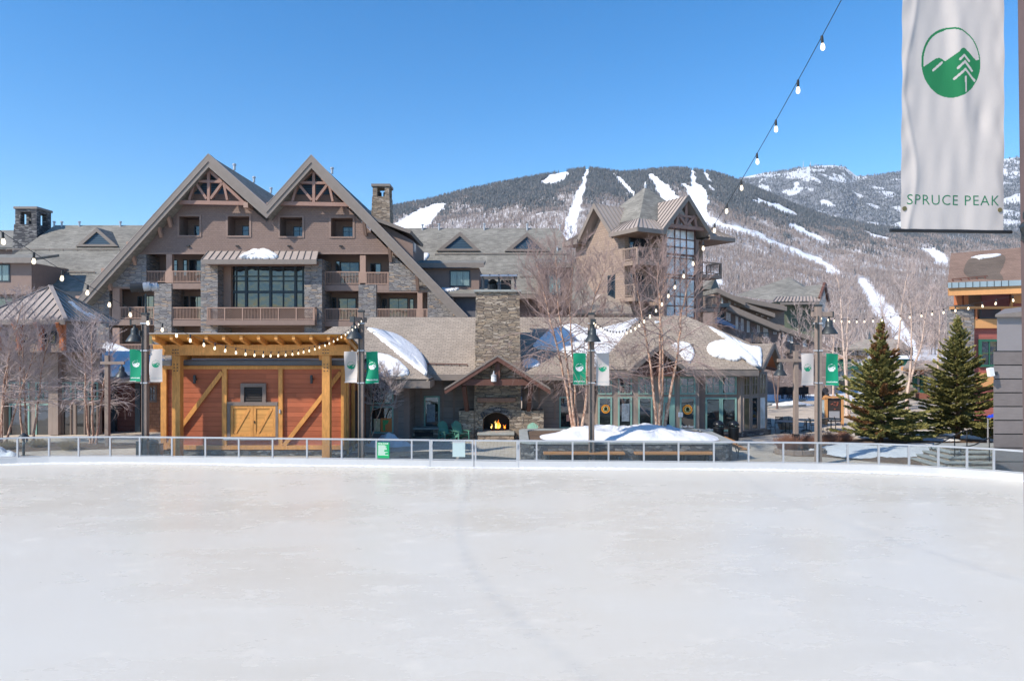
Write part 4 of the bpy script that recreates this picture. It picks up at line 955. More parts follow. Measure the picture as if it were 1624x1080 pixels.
# gable trusses with louvres behind
for ax, L, Rr, yt, yb, yl, yh in ((331.5, 275, 391, 266, 322, 308, 283), (498, 435.5, 556, 266, 324, 309, 285)):
    zc = LZ(324); lo = MB()
    k0 = (yt+9)
    def inx(y, side): return ax-(ax-L)*(y-yt)/(yb-yt)*.93 if side < 0 else ax+(Rr-ax)*(y-yt)/(yb-yt)*.93
    for (ya, yb_) in ((yt+11, yl-19), (yl-17, yl)):
        lo.poly(P(inx(ya, -1)+2.5, ya, YL-.05), P(inx(yb_, -1)+2.5, yb_, YL-.05), P(inx(yb_, 1)-2.5, yb_, YL-.05), P(inx(ya, 1)-2.5, ya, YL-.05))
    lo.split('louver', m_louver, lodge, fix=False)
    t_ = MB(); F = YL-.75
    def bt_(a, b, w_=.3, y=F, h_=.28):
        p, q = P(*a, y), P(*b, y); d = (q-p).normalized(); t_.obox((p+q)/2, d*(q-p).length/2, V(0, h_/2, 0), V(-d.z, 0, d.x)*w_/2)
    bt_((L, yb-1), (Rr, yb+1), .34); bt_((ax, yt+8), (ax, yb-3), .24, F+.01); bt_((inx(yh+6, -1)+1, yh+5), (inx(yh+6, 1)-1, yh+6), .22, F+.02)
    bt_((inx(yh+8, -1)+4, yh+9), (ax-3, yb-6), .22, F+.03); bt_((inx(yh+8, 1)-4, yh+9), (ax+3, yb-6), .22, F+.03)
    bt_((inx(yh+8, -1)+1, yh+8), (inx(yh+8, -1)-7, yb-4), .2, F+.04); bt_((inx(yh+8, 1)-1, yh+8), (inx(yh+8, 1)+5, yb-4), .2, F+.04)
    bt_((ax, yt+4), (L+4, yb-2), .26, F+.05); bt_((ax, yt+4), (Rr-4, yb), .26, F+.05)
    t_.split('truss_timber', m_truss, lodge, fix=False)
# eave brackets
for (x, y, s) in ((272, 333, 1), (257, 349, 1), (216, 392, 1), (177, 433, 1), (137, 476, 1), (434, 331, 0), (398, 331, 0), (562, 332, 0), (580, 346, -1), (620, 388, -1), (663, 433, -1)):
    m = MB(); p = P(x, y, YL)
    m.box(p.x-.2, p.x+.2, YL-1.25, YL+.05, p.z-.15, p.z+.3)
    if s: m.beam(V(p.x, YL-.95, p.z-.1), V(p.x+s*.0, YL-.06, p.z-1.55), .26, .3)
    m.build('eave_bracket', m_trim, lodge)
# lower storeys: back wall, piers, posts, floor slabs
YB = YL+2.3
bw_ = [(200, 402), (634, 402), (738, 510), (738, 642), (112, 642), (112, 500)]
facade([(LX(x, YB)-u0, LZ(y, YB)) for x, y in bw_], [], (u0, YB, 0), TX, .1).build('rear_wall', m_brown, lodge, fix=False)
st = MB()
def pier(x0, x1, y0, y1, y=YL-.12, yb=YB): MB().box(LX(x0), LX(x1), y, yb, LZ(y1), LZ(y0)).build('stone_pier', m_stone, lodge)
pier(245.5, 273, 450, 642); pier(325.5, 352, 413, 642, YL-.9); pier(487.5, 515, 413, 642, YL-.9); pier(569, 597, 452, 642)
def stone_poly(pts, y=YL-.1): MB().prism([P(a, b, y) for a, b in pts], (0, 2.3, 0)).build('stone_wall', m_stone, lodge)
stone_poly([(232, 403.6), (214, 403.6), (174, 448), (174, 455), (232, 455)]); stone_poly([(173, 455.2), (166, 455.2), (138, 488), (138, 640), (173, 640)], YL-.08)
stone_poly([(617, 403.6), (622, 403.6), (684, 461), (617, 461)]); stone_poly([(678, 461.2), (686, 461.2), (722, 500), (722, 640), (678, 640)], YL-.08)
pm = MB()
def wpost(x0, x1, y0, y1, y=YL-.05, d=.45): pm.box(LX(x0), LX(x1), y, y+d, LZ(y1), LZ(y0))
wpost(264, 273, 403.5, 449); wpost(571, 580, 405.5, 449); wpost(179, 190, 455.5, 508); wpost(662, 670, 461, 507); wpost(352.3, 364, 416, 488, YL+.3, 1.5); wpost(179, 190, 520, 640); wpost(601, 609, 520, 640)
pm.split('timber_post', m_trim, lodge)
sl = MB()
def fslab(x0, x1, y0, y1, y=YL-.06): sl.box(LX(x0), LX(x1), y, YB-.01, LZ(y1), LZ(y0))
fslab(273, 325.4, 449, 458.5); fslab(514, 568.8, 452, 461.5); fslab(597, 617, 452, 461); fslab(232, 245.4, 448, 456)
fslab(173, 245.4, 507, 516); fslab(273.1, 325.4, 507.5, 517); fslab(515.1, 568.9, 509, 518); fslab(597.1, 678, 507, 516); fslab(597.1, 678, 461.2, 464)
fslab(173, 232, 455.2, 458); fslab(326, 487, 515, 519)
sl.split('floor_slab', m_brown, lodge)
for a, b, yr, yb_ in ((231, 264, 430, 449), (273, 325.5, 430, 449), (515, 571, 431, 452), (580, 616.5, 432, 452.5), (173, 180, 487, 507), (190, 245.5, 487, 507), (273, 325.5, 487.5, 508), (515, 568.8, 489.5, 509.5), (597.5, 662, 490, 507), (670, 678, 490, 507), (190, 245.5, 546, 560), (515, 568.8, 547, 560)):
    railing(lodge, (LX(a), YL, 0), (LX(b), YL, 0), LZ(yb_)+.02, LZ(yr)-LZ(yb_), .13)
for (x, y, w_, h_, nx, k) in ((277.5, 440, 9, 28, 1, 0), (294, 440, 7, 28, 1, 0), (312, 449, 24, 37, 2, 1), (536, 430, 7, 16, 1, 0), (555, 452, 30, 36, 2, 1), (596, 436, 17, 18, 2, 0),
        (222, 490, 7, 20, 1, 0), (236, 507, 18, 38, 2, 0), (295, 490, 8, 20, 1, 0), (313, 507, 22, 37, 2, 0), (530, 490, 7, 18, 1, 0), (551, 508, 28, 35, 2, 1), (610, 492, 7, 18, 1, 0), (632, 507, 30, 34, 2, 1), (653, 492, 7, 18, 1, 0), (300, 560, 30, 30, 2, 0), (236, 560, 20, 30, 2, 0), (545, 560, 30, 30, 2, 0), (440, 560, 60, 28, 5, 0), (380, 560, 20, 26, 2, 0)):
    q = P(x, y, YB); s = YB/K; window(lodge, q, TX, w_*s, h_*s, nx, 1, pane=(m_glass_t if k else m_glass), ev=[.72] if w_ < 12 else None)
# central glazed bay
YC = YL+.75; x0, x1, zb, zt_ = LX(366, YC), LX(488, YC), LZ(488, YC), LZ(413, YC)
cw = MB(); pn = MB()
def cbar(xa, xb, za, zb_, d=.1): cw.box(xa, xb, YC-d, YC+.05, za, zb_)
W_ = x1-x0
cols_ = [0, .075, .205, .36, .52, .685, .845, .94, 1.0]
for i, c in enumerate(cols_): cbar(x0+W_*c-(.11 if i in (2, 4, 6) else .05), x0+W_*c+(.11 if i in (2, 4, 6) else .05), zb, zt_, .13 if i in (2, 4, 6) else .1)
for k, h_ in ((0, .06), (.33, .12), (.56, .05), (.66, .05), (.83, .05), (1, .06)): cbar(x0, x1, zb+(zt_-zb)*k-h_, zb+(zt_-zb)*k+h_, .09)
cwo = cw.build('glazed_bay', m_wframe, lodge)
MB().poly((x0, YC, zb), (x1, YC, zb), (x1, YC, zt_), (x0, YC, zt_)).build('pane', m_glass_t, cwo, fix=False)
for a, b in ((.36, .52), (.52, .685)):
    pass
# chandeliers glimpsed behind the glass are left to the reflections; canopy roof above the bay
ca = [P(320, 410.5, YL-2.0), P(502, 413, YL-2.0), P(505, 400, YL-.05), P(331, 397.5, YL-.05)]; ca[0].z = ca[1].z = LZ(411.5, YL-2.0); ca[2].z = ca[3].z = LZ(398.5, YL)
cr = slab(ca, .1); sm = MB(); seams(sm, ca[0], ca[1], ca[3], ca[2], 17, .05, .07); cn = cr.build('canopy_roof', m_metal, lodge); sm.build('roof_seams', m_seam, cn)
MB().box(ca[0].x, ca[1].x, YL-2.02, YL-1.9, ca[0].z-.42, ca[0].z-.02).build('canopy_fascia', m_fascia, lodge)
MB().box(ca[0].x+.1, ca[1].x-.1, YL-1.89, YL+.0, ca[0].z-.4, ca[0].z-.15).build('canopy_soffit', m_brown, lodge)
roof_snow_later = True
# bay balcony
ya = YL-1.6; xa, xb = LX(327, ya), LX(499, ya); zf = LZ(508, ya)
MB().box(xa, xb, ya, YL+.7, LZ(515.5, ya), zf).build('balcony_floor', m_brown, lodge)
railing(lodge, (xa+.05, ya+.06, 0), (xb-.05, ya+.06, 0), zf-.02, LZ(487, ya)-zf, .13, panels=['\\', '/', '|', '|', '\\', '/'])
railing(lodge, (xa+.05, YL-.9, 0), (xa+.05, ya+.12, 0), zf, LZ(487, ya)-zf, .13); railing(lodge, (xb-.05, ya+.12, 0), (xb-.05, YL-.9, 0), zf, LZ(487, ya)-zf, .13)
# shed dormer on the right slope
dz = MB(); Y0, Y1 = YL+2.5, YL+12
dpts = [(601, 361), (668, 419), (668, 380), (601, 347)]
dw = MB().prism([P(596, 372, Y0), P(655, 425, Y0), P(655, 382, Y0), P(600, 352, Y0)], (0, 8, 0)).build('shed_dormer', m_brown, lodge)
slab([P(592, 343.5, Y0-.8), P(652, 365.5, Y0-.8), P(652, 365.5, Y0-.8)+V(0, 9, 0), P(592, 343.5, Y0-.8)+V(0, 9, 0)], .32).build('dormer_roof', m_fascia, dw)
MB().box(LX(654, Y0)+.02, LX(654, Y0)+.12, Y0+.4, Y0+1.6, LZ(398, Y0), LZ(384, Y0)).build('dormer_window', m_glass_p, dw)
# vents on the ridges
for (x, d_) in ((331, 5), (331, 10), (494, 6), (331, 15)):
    p = P(x, 246 if x == 331 else 247.5, YV)+V(.25, d_, -.1); MB().lathe([(.12, 0), (.12, .45), (.18, .47), (.18, .6), (.05, .66)], p, 10).build('roof_vent', m_alu, lodge)
# body so that the lodge is a closed volume from the side
MB().box(LX(150), LX(715), YL+2.6, YL+22, 0, LZ(470)).build('rear_block', m_siding, lodge)

def stone_chimney(label, px0, px1, pyt, pyb, Y, dep, mat, capm, openy=None, taper=.0, name='stone_chimney'):
    x0, x1, z0, z1 = QX(px0, Y), QX(px1, Y), QZ(pyb, Y), QZ(pyt, Y); c = thing(name, label, 'chimney', ((x0+x1)/2, Y+dep/2, z0))
    w_ = x1-x0; k = w_*taper
    def ring(m, za, zb_, ka, kb):
        m.add([(x0-ka, Y-ka, za), (x1+ka, Y-ka, za), (x1+ka, Y+dep+ka, za), (x0-ka, Y+dep+ka, za), (x0-kb, Y-kb, zb_), (x1+kb, Y-kb, zb_), (x1+kb, Y+dep+kb, zb_), (x0-kb, Y+dep+kb, zb_)], [(0, 3, 2, 1), (4, 5, 6, 7), (0, 1, 5, 4), (1, 2, 6, 5), (2, 3, 7, 6), (3, 0, 4, 7)])
    m = MB()
    if openy:
        zo0, zo1 = QZ(openy[1], Y), QZ(openy[0], Y); ring(m, z0, zo0, k, k*(z1-zo0)/(z1-z0)); e = w_*openy[2]
        for xa, xb in ((x0, x0+e), (x1-e, x1)):
            for ya, yb_ in ((Y, Y+dep*.28), (Y+dep*.72, Y+dep)): m.box(xa, xb, ya, yb_, zo0-.01, zo1)
        m.box(x0+.001, x1-.001, Y+.001, Y+dep-.001, zo1-.01, z1-.25)
    else: ring(m, z0, z1-.25, k, 0)
    m.build('stack', mat, c); MB().box(x0-.12, x1+.12, Y-.12, Y+dep+.12, z1-.25, z1).build('cap', capm, c)
    if openy:
        f = MB(); 
        for q in range(2): f.lathe([(.22, zo0-.05), (.22, zo0+.55), (.16, zo0+.6)], ((x0+x1)/2+(q-.5)*.6, Y+dep/2, 0), 10)
        f.split('flue', m_black, c)
    return c
stone_chimney('narrow stone chimney with an open arch behind the right gable of the lodge', 591, 617, 292, 380, 68, 1.7, m_stone_w, m_fascia, (297, 312, .27), .12)
stone_chimney('square stone belfry chimney with slotted openings at the far left', 24, 58, 328, 420, 76, 2.4, m_stone_d, m_fascia, (336, 356, .24), .1)
# ------------------------------------------------------------------ low restaurant with the outdoor fireplace
def hit(px, py, p0, n):                      # where the sight line through a photo pixel meets a plane
    d = V((px-CX)/K, 1, -(py-HY)/K); o = V(0, 0, EZ); s = (Vector(p0)-o).dot(n)/d.dot(n); return o+d*s
def plane3(a, b, c):
    a, b, c = Vector(a), Vector(b), Vector(c); n = (b-a).cross(c-a).normalized(); return a, (n if n.z > 0 else -n)
def smooth_loop(pts, k=5, jit=0.0, seed=1):
    r = random.Random(seed); out = []; n = len(pts)
    for i in range(n):
        p0, p1, p2, p3 = (Vector((*pts[(i+j-1) % n][:2], 0)) for j in range(4))
        for q in range(k):
            t = q/k; v = .5*((2*p1)+(-p0+p2)*t+(2*p0-5*p1+4*p2-p3)*t*t+(-p0+3*p1-3*p2+p3)*t**3)
            out.append((v.x+r.uniform(-jit, jit), v.y+r.uniform(-jit, jit)))
    return out
def roof_snow(label, outline, plane, h=.16, seed=1, cen=None, mat=None, jit=.5, base=.012):
    p0, n = plane; lp = smooth_loop(outline, 9, jit*1.15, seed); r = random.Random(seed); pts = [hit(x, y, p0, n) for x, y in lp]
    c = hit(*cen, p0, n) if cen else sum(pts, V(0, 0, 0))/len(pts); m = MB(); ks = [1, .985, .93, .8, .55, .28]; h = h*.75; hs = [base, h*.5, h*.85, h, h*1.03, h]
    N_ = len(pts); vs = []
    for k, hh in zip(ks, hs):
        for p in pts: vs.append(c+(p-c)*k+n*(hh*(1 if k > .99 else r.uniform(.95, 1.05))))
    vs.append(c+n*h); fs = [(a*N_+i, a*N_+(i+1) % N_, (a+1)*N_+(i+1) % N_, (a+1)*N_+i) for a in range(len(ks)-1) for i in range(N_)]
    fs += [((len(ks)-1)*N_+i, (len(ks)-1)*N_+(i+1) % N_, len(ks)*N_) for i in range(N_)]
    m.add(vs, fs); o = m.build('roof_snow', mat or m_snow, smooth=True); o['label'] = label; o['category'] = 'snow'; o['group'] = 'snow patches left on the roofs'; return o
YE, YW2, ZE = 40.0, 41.0, 3.92; YRG = 44.5; ZR = QZ(503, YRG)
cafe = thing('restaurant', 'low tan roofed restaurant with sage green windows along its snow banked front', 'restaurant', (3, YW2, 0))
EL, ER = -5.2, 5.2
mainp = plane3((EL, YE, ZE), (ER, YE, ZE), (ER, YRG, ZR))
x585 = QX(588, YRG)
slab([(EL-1.0, YE-.3, ZE-.22), (ER+3, YE-.3, ZE-.22), (ER+3.6, YRG, ZR), (x585, YRG, ZR), (x585-4.4, YE-.3, ZE-.22)], .2).build('roof', m_roof2, cafe)
slab([(x585, YRG, ZR), (ER+3.6, YRG, ZR), (ER+3.6, 49.5, ZE-.2), (x585-4, 49.5, ZE-.2)], .2).build('roof', m_roof2, cafe)
slab([(x585, YRG, ZR), (x585-4.4, YE-.3, ZE-.22), (x585-4, 49.5, ZE-.2)], .2).build('roof', m_roof2, cafe)
MB().box(-5.0, QX(752, YE), YE-.36, YE-.29, ZE-.55, ZE-.2).build('eave_board', m_fascia, cafe)
MB().box(QX(828, YE), ER, YE-.36, YE-.29, ZE-.55, ZE-.2).build('eave_board', m_fascia, cafe)
MB().box(-5.0, ER, YE-.28, YW2+.05, ZE-.5, ZE-.4).build('soffit', m_boardd, cafe)
sg = MB(); a, b = hit(667, 579.5, *mainp), hit(741, 581, *mainp); sg.beam(a+V(0, 0, .12), b+V(0, 0, .12), .06, .06)
for k in range(7): q = a.lerp(b, k/6); sg.beam(q, q+V(0, 0, .12), .04, .04, (0, 1, 0))
sg.build('snow_guard', m_dkwood, cafe)
# main wall between wing and block
MB().box(-6.0, QX(756, YW2), YW2, YW2+.2, 0, ZE-.4).build('wall', m_boardd, cafe)
MB().box(QX(828, YW2), 5.05, YW2, YW2+.2, 0, ZE-.4).build('wall', m_boardd, cafe)
bt = MB()
for px in (653, 668, 702, 720, 855, 880, 912): bt.box(QX(px, YW2)-.06, QX(px, YW2)+.06, YW2-.04, YW2-.001, .9, ZE-.5)
bt.split('batten', m_brown, cafe)
window(cafe, (QX(685, YW2), YW2, QZ(679, YW2)), TX, .95, QZ(628, YW2)-QZ(679, YW2), 1, 1, m_green_f, m_glass, .09)
window(cafe, (QX(897, YW2), YW2, QZ(679, YW2)), TX, .75, QZ(629, YW2)-QZ(679, YW2), 1, 1, m_green_f, m_glass, .08)
ps = MB(); ps.box(QX(677, YW2), QX(690, YW2), YW2-.035, YW2-.025, QZ(669, YW2), QZ(641, YW2)); ps.build('window_poster', mat_plain('poster_blue_grey', (.18, .22, .27), .5, .6, 6), cafe)
ps = MB(); ps.box(QX(898, YW2), QX(903, YW2), YW2-.035, YW2-.025, QZ(668, YW2), QZ(657, YW2)); ps.build('window_poster', mat_plain('poster_orange', (.5, .25, .2), .5, .4, 9), cafe)
# stone bench base left of the fireplace with a dark grille
YB1 = 40.2
MB().box(QX(649, YB1), QX(727, YB1), YB1, YW2-.01, 0, QZ(681, YB1)).build('stone_base', m_stone_w, cafe)
MB().box(QX(648, YB1), QX(700, YB1), YB1-.06, YW2-.01, QZ(681, YB1)+.002, QZ(679, YB1)+.03).build('bench_cap', m_flagst, cafe)
g_ = MB(); g_.box(QX(658, YB1), QX(687, YB1), YB1-.02, YB1-.001, .05, QZ(685, YB1))
for k in range(5): g_.box(QX(658, YB1), QX(687, YB1), YB1-.06, YB1-.021, .1+k*.08, .13+k*.08)
g_.build('vent_grille', m_black, cafe)
MB().box(QX(862, YW2), 5.0, YW2-.25, YW2-.01, 0, QZ(684, YW2)).build('stone_base', m_stone_w, cafe)
# left wing: hip roof reaching forward
cx, cy, cz = -4.57, 37.5, 3.56; ap = V(-9.07, 42, 6.55); wl = V(-14.5, 37.5, 3.56); apl = V(-11, 42, 6.55)
wingp = plane3((cx, cy, cz), wl, ap); hipp = plane3((cx, cy, cz), ap, (cx, cy+4.5, cz))
slab([wl, (cx, cy, cz), ap, apl], .18).build('roof', m_roof2, cafe); slab([(cx, cy, cz), (cx, cy+6, cz), (ap.x, ap.y+2.5, ap.z), ap], .18).build('roof', m_roof2, cafe)
slab([wl, apl, (apl.x, apl.y+2.5, apl.z), (wl.x, wl.y+6, wl.z)], .18).build('roof', m_roof2, cafe)
MB().box(wl.x, cx+.0, cy-.07, cy+.0, cz-.5, cz-.1).build('eave_board', m_fascia, cafe); MB().box(cx, cx+.07, cy-.07, cy+2.4, cz-.5, cz-.1).build('eave_board', m_fascia, cafe)
MB().box(wl.x, cx-.05, cy+.02, YW2, cz-.45, cz-.36).build('soffit', m_boardd, cafe)
YG = 38.6; xg = QX(648.5, YG)
MB().box(-14, xg, YG, YW2+2, 0, cz-.4).build('wall', m_boardd, cafe)
bt = MB()
for px in (625, 629.5, 643, 647.5): bt.box(QX(px, YG)-.09, QX(px, YG)+.07, YG-.05, YG-.002, 0, cz-.46)
bt.split('batten', m_brown, cafe)
window(cafe, (QX(606, YG), YG, QZ(687, YG)), TX, 1.3, QZ(644, YG)-QZ(687, YG), 1, 1, m_green_f, m_glass, .08); window(cafe, (QX(606, YG), YG, QZ(640, YG)), TX, 1.3, QZ(603, YG)-QZ(640, YG), 2, 2, m_green_f, m_glass, .07)
pp = tag(MB().box(QX(604, YG), QX(622, YG), YG-.05, YG-.03, QZ(687, YG), QZ(663, YG)).build('poster', mat_plain('map_orange', (.6, .2, .06), .6, .1), None), 'orange poster with a green map shape in the window right of the hut', 'poster')
mp_ = MB(); q = [(607, 666), (617, 666), (615, 671), (611, 674), (611, 683), (607.5, 683)]; mp_.prism([P(a, b, YG-.052) for a, b in q], (0, -.006, 0))
o = mp_.build('map_shape', mat_plain('map_green', (.08, .35, .12), .6, .1), pp)
tag(MB().box(QX(593, YG), QX(603.3, YG), YG-.05, YG-.03, QZ(684, YG), QZ(664, YG)).build('poster', mat_plain('poster_cream', (.55, .48, .3), .6, .45, 7), None), 'cream poster beside the orange map poster in the hut side window', 'poster')
# ---------------- the chimney and fireplace
YF = 39.7
fp = thing('stone_fireplace', 'tall fieldstone chimney with a burning outdoor fireplace under a small gabled roof', 'fireplace', (QX(789, YF), YF, 0))
x0, x1 = QX(752, YF), QX(826.5, YF); fo0, fo1 = QX(766, YF), QX(808, YF); zo = QZ(656, YF); zc = QZ(463, YF)
m = MB(); m.box(x0, fo0, YF, YF+1.7, 0, zo-.35); m.box(fo1, x1, YF, YF+1.7, 0, zo-.35)
m.split('pier', m_stone_w, fp)
# arch + body above
arch = [(fo0, zo-.35)]; 
for k in range(13):
    t = k/12; arch.append((lerp(fo0, fo1, t), zo-.35+.42*math.sin(PI*t)**.7))
m = MB(); 
for k in range(len(arch)-1):
    (a, za), (b, zb) = arch[k], arch[k+1]
    if b-a < 1e-6: continue
    m.prism([(a, YF, za), (b, YF, zb), (b, YF, zo+.4), (a, YF, zo+.4)], (0, 1.7, 0))
m.box(x0, fo0, YF, YF+1.7, zo-.35, zo+.4); m.box(fo1, x1, YF, YF+1.7, zo-.35, zo+.4)
k2 = .1
m.add([(x0, YF, zo+.4), (x1, YF, zo+.4), (x1, YF+1.7, zo+.4), (x0, YF+1.7, zo+.4), (x0+k2, YF+.05, zc), (x1-k2, YF+.05, zc), (x1-k2, YF+1.65, zc), (x0+k2, YF+1.65, zc)], [(0, 3, 2, 1), (4, 5, 6, 7), (0, 1, 5, 4), (1, 2, 6, 5), (2, 3, 7, 6), (3, 0, 4, 7)])
m.build('stack', m_stone_w, fp)
va = MB()
for k in range(15):
    t = (k+.5)/15; ang = PI*(1-t); xx = lerp(fo0-.12, fo1+.12, t); zz = zo-.3+.44*math.sin(PI*t)**.7; dv = V(math.cos(ang)*.5, 0, 1).normalized(); va.obox((xx, YF-.02, zz+.1), V(dv.z, 0, -dv.x)*.057, V(0, .04, 0), dv*.15)
va.build('arch_stones', m_stone_d, fp)
soot = mat_plain('sooted_firebrick', (.03, .028, .027), .9, .3); m = MB(); m.box(fo0-.01, fo1+.01, YF+1.0, YF+1.1, .3, zo+.38); m.box(fo0-.04, fo0-.005, YF+.25, YF+1.0, .3, zo); m.box(fo1+.005, fo1+.04, YF+.25, YF+1.0, .3, zo); m.build('firebox', soot, fp)
m = MB(); m.box(QX(758, 38.9), QX(815, 38.9), 38.75, YF+1.0, 0, .3); m.build('hearth_base', m_stone_w, fp); MB().box(QX(757, 38.9), QX(816, 38.9), 38.7, YF+1.0, .301, .42).build('hearth_slab', m_flagst, fp, bevel=.03)
mt_ = MB(); mt_.box(QX(757, YF), QX(818, YF), YF-.38, YF-.0, QZ(637, YF), QZ(630, YF)); mt_.build('mantel', mat_wood('rough_brown_mantel', (.23, .13, .09), .7, .3), fp, bevel=.03)
mk = MB()
for a in (764, 812): mk.box(QX(a, YF)-.1, QX(a, YF)+.1, YF-.3, YF-.0, QZ(645, YF), QZ(638, YF)-.01); 
mk.split('mantel_corbel', m_stone_w, fp)
sw = MB(); sw.box(QX(728, YF), x0-.01, YF-.15, YW2, 0, QZ(651, YF)); sw.box(x1+.01, QX(862, YF), YF-.15, YW2, 0, QZ(651, YF)); sw.split('side_wall', m_stone_w, fp)
# gabled roof of timber
YA = 38.25; apx = QX(789, YA); az = QZ(563, YA); exl, exr, ez = QX(705, YA), QX(873, YA), QZ(616, YA)
for ex in (exl, exr):
    slab([(ex, YA, ez), (apx, YA, az), (apx, YW2+.6, az), (ex, YW2+.6, ez)], .09).build('canopy_roof', m_roof2, fp)
    n_ = V(apx-ex, 0, az-ez).normalized(); m = MB(); m.prism([(ex, YA-.02, ez-.1), (apx, YA-.02, az-.1), (apx, YA-.02, az-.34), (ex, YA-.02, ez-.34)], (0, .14, 0)); m.build('verge_board', m_dkwood, fp)
    m = MB(); m.prism([(ex, YA+.15, ez-.13), (apx, YA+.15, az-.13), (apx, YA+.15, az-.2), (ex, YA+.15, ez-.2)], (0, 2.4, 0)); m.build('soffit', m_soffit, fp)
    m = MB(); m.prism([(ex-.0, YA-.05, ez+.02), (apx, YA-.05, az+.02), (apx, YA-.05, az-.09), (ex, YA-.05, ez-.09)], (0, .03, 0)); m.build('drip_edge', m_fascia, fp)
bmz = QZ(611, YA+.3); m = MB(); m.box(QX(733, YA+.3), QX(845, YA+.3), YA+.2, YA+.5, bmz, bmz+.34); m.build('tie_beam', m_dkwood, fp)
m = MB(); m.box(apx-.13, apx+.13, YA+.22, YA+.48, bmz+.345, az-.36); m.build('king_post', m_dkwood, fp)
for s, px in ((-1, 735.5), (1, 842)):
    xx = QX(px, YA+.3); m = MB(); m.beam((xx, YA+.35, bmz-.02), (xx+.12*(-s), YF-.1, QZ(650, YF)), .22, .24); m.build('knee_brace', m_dkwood, fp)
    m = MB(); m.box(xx-.2, xx+.2, YA+.1, YA+1.6, bmz+.0, bmz+.3) if False else m.box(xx-.17, xx+.17, YA+.51, YF-.2, bmz, bmz+.3); m.build('purlin', m_dkwood, fp)
gb = MB(); gb.prism([(exl+.9, YA+.9, bmz+.35), (exr-.9, YA+.9, bmz+.35), (apx, YA+.9, az-.3)], (0, .1, 0)); gb.build('gable_stone', m_stone_w, fp)
# chimney hood
hz = QZ(463, YF); m = MB(); m.box(x0-.02, x1+.02, YF-.08, YF+1.8, hz, hz+.13); m.build('stack_cap', m_flagst, fp)
hx0, hx1 = QX(765, YF), QX(817, YF); ht = QZ(438, YF)
m = MB()
for xx in (hx0, (hx0+hx1)/2, hx1):
    for yy in (YF+.25, YF+1.4): m.box(xx-.05, xx+.05, yy-.05, yy+.05, hz+.13, ht)
m.build('hood_frame', m_metal_d, fp)
m = MB(); prof = [(-.95+1.9*k/10, .2*math.cos((k/10-.5)*PI*.8)) for k in range(11)]
pr = [(hx0-.12, YF+.83+a, ht-.05+b) for a, b in prof]+[(hx0-.12, YF+.83+a, ht-.09+b) for a, b in prof[::-1]]; m.prism(pr, (hx1-hx0+.24, 0, 0))
m.build('hood_roof', mat_plain('blue_grey_hood', (.25, .28, .33), .4, .15, 2, .3), fp)
m = MB()
for k in range(5):
    xx = lerp(hx0-.12, hx1+.12, k/4); m.prism([(xx-.02, YF+.83+a, ht-.0+b) for a, b in prof]+[(xx-.02, YF+.83+a, ht-.04+b) for a, b in prof[::-1]], (.04, 0, 0))
m.split('hood_seam', m_metal_d, fp)
m = MB(); m.lathe([(.3, hz+.1), (.3, hz+.5), (.2, hz+.55), (.32, hz+.62), (.1, hz+.8)], (lerp(hx0, hx1, .3), YF+.83, 0), 12); m.box(lerp(hx0, hx1, .72)-.3, lerp(hx0, hx1, .72)+.3, YF+.6, YF+1.0, hz+.1, hz+.75); m.split('flue', m_black, fp)
# lantern under the gable, logs and flames
lt = thing('lantern', 'white hanging lantern under the fireplace gable', 'lantern', (QX(783, YA+.2), YA+.1, QZ(605, YA)))
lx, lz = QX(783, YA), QZ(605.5, YA); m = MB(); m.lathe([(.13, lz), (.15, lz+.02), (.15, lz+.3), (.13, lz+.32)], (lx, YA+.08, 0), 12); m.build('glass_body', m_white, lt, smooth=False)
m = MB(); m.lathe([(.17, lz+.32), (.16, lz+.36), (.06, lz+.44), (.02, lz+.62)], (lx, YA+.08, 0), 12); m.build('cap', m_alu, lt, smooth=False); m = MB(); m.tube([(lx, YA+.08, lz+.6), (lx, YA+.08, az-.3)], .012, 6); m.build('rod', m_black, lt)
lg = thing('log_fire', 'small log fire burning in the fireplace opening', 'fire', (QX(788, YF), YF+.4, .43)); rr = random.Random(2); fx, fy = QX(788.5, YF), YF+.35
m = MB()
for k in range(6):
    a = rr.uniform(-.5, .5); zz = .5+.09*(k//2); m.tube([(fx-.42*math.cos(a)+rr.uniform(-.06, .06), fy-.25*math.sin(a)+k*.02, zz), (fx+.42*math.cos(a), fy+.25*math.sin(a)+k*.02, zz+rr.uniform(-.03, .05))], .065, 8)
m.split('log', soot, lg)
for k in range(11):
    bx = fx+rr.gauss(0, .2); hh = rr.uniform(.16, .38)*(1.25-abs(bx-fx)*1.6); hh = max(.15, hh); w_ = rr.uniform(.03, .055); pts = []; rad = []
    if k == 0: bx = fx+.02; hh = .5; w_ = .05
    ph = rr.uniform(0, 6)
    for j in range(8):
        t = j/7; pts.append((bx+.06*math.sin(t*5+ph)*t, fy-.1+rr.uniform(-.02, .02)+k*.012, .55+hh*t)); rad.append(max(.003, w_*(math.sin(PI*min(1, t*1.15+.18))**.8 if t < .72 else (1-t)*1.5)))
    m = MB(); m.tube(pts, rad, 8); m.build('flame', mat_emit('flame_%d' % (k % 3), [(1, .22, .02), (1, .42, .06), (1, .62, .16)][k % 3], 2.2) if k < 3 else MATS['flame_%d' % (k % 3)], lg, smooth=True)
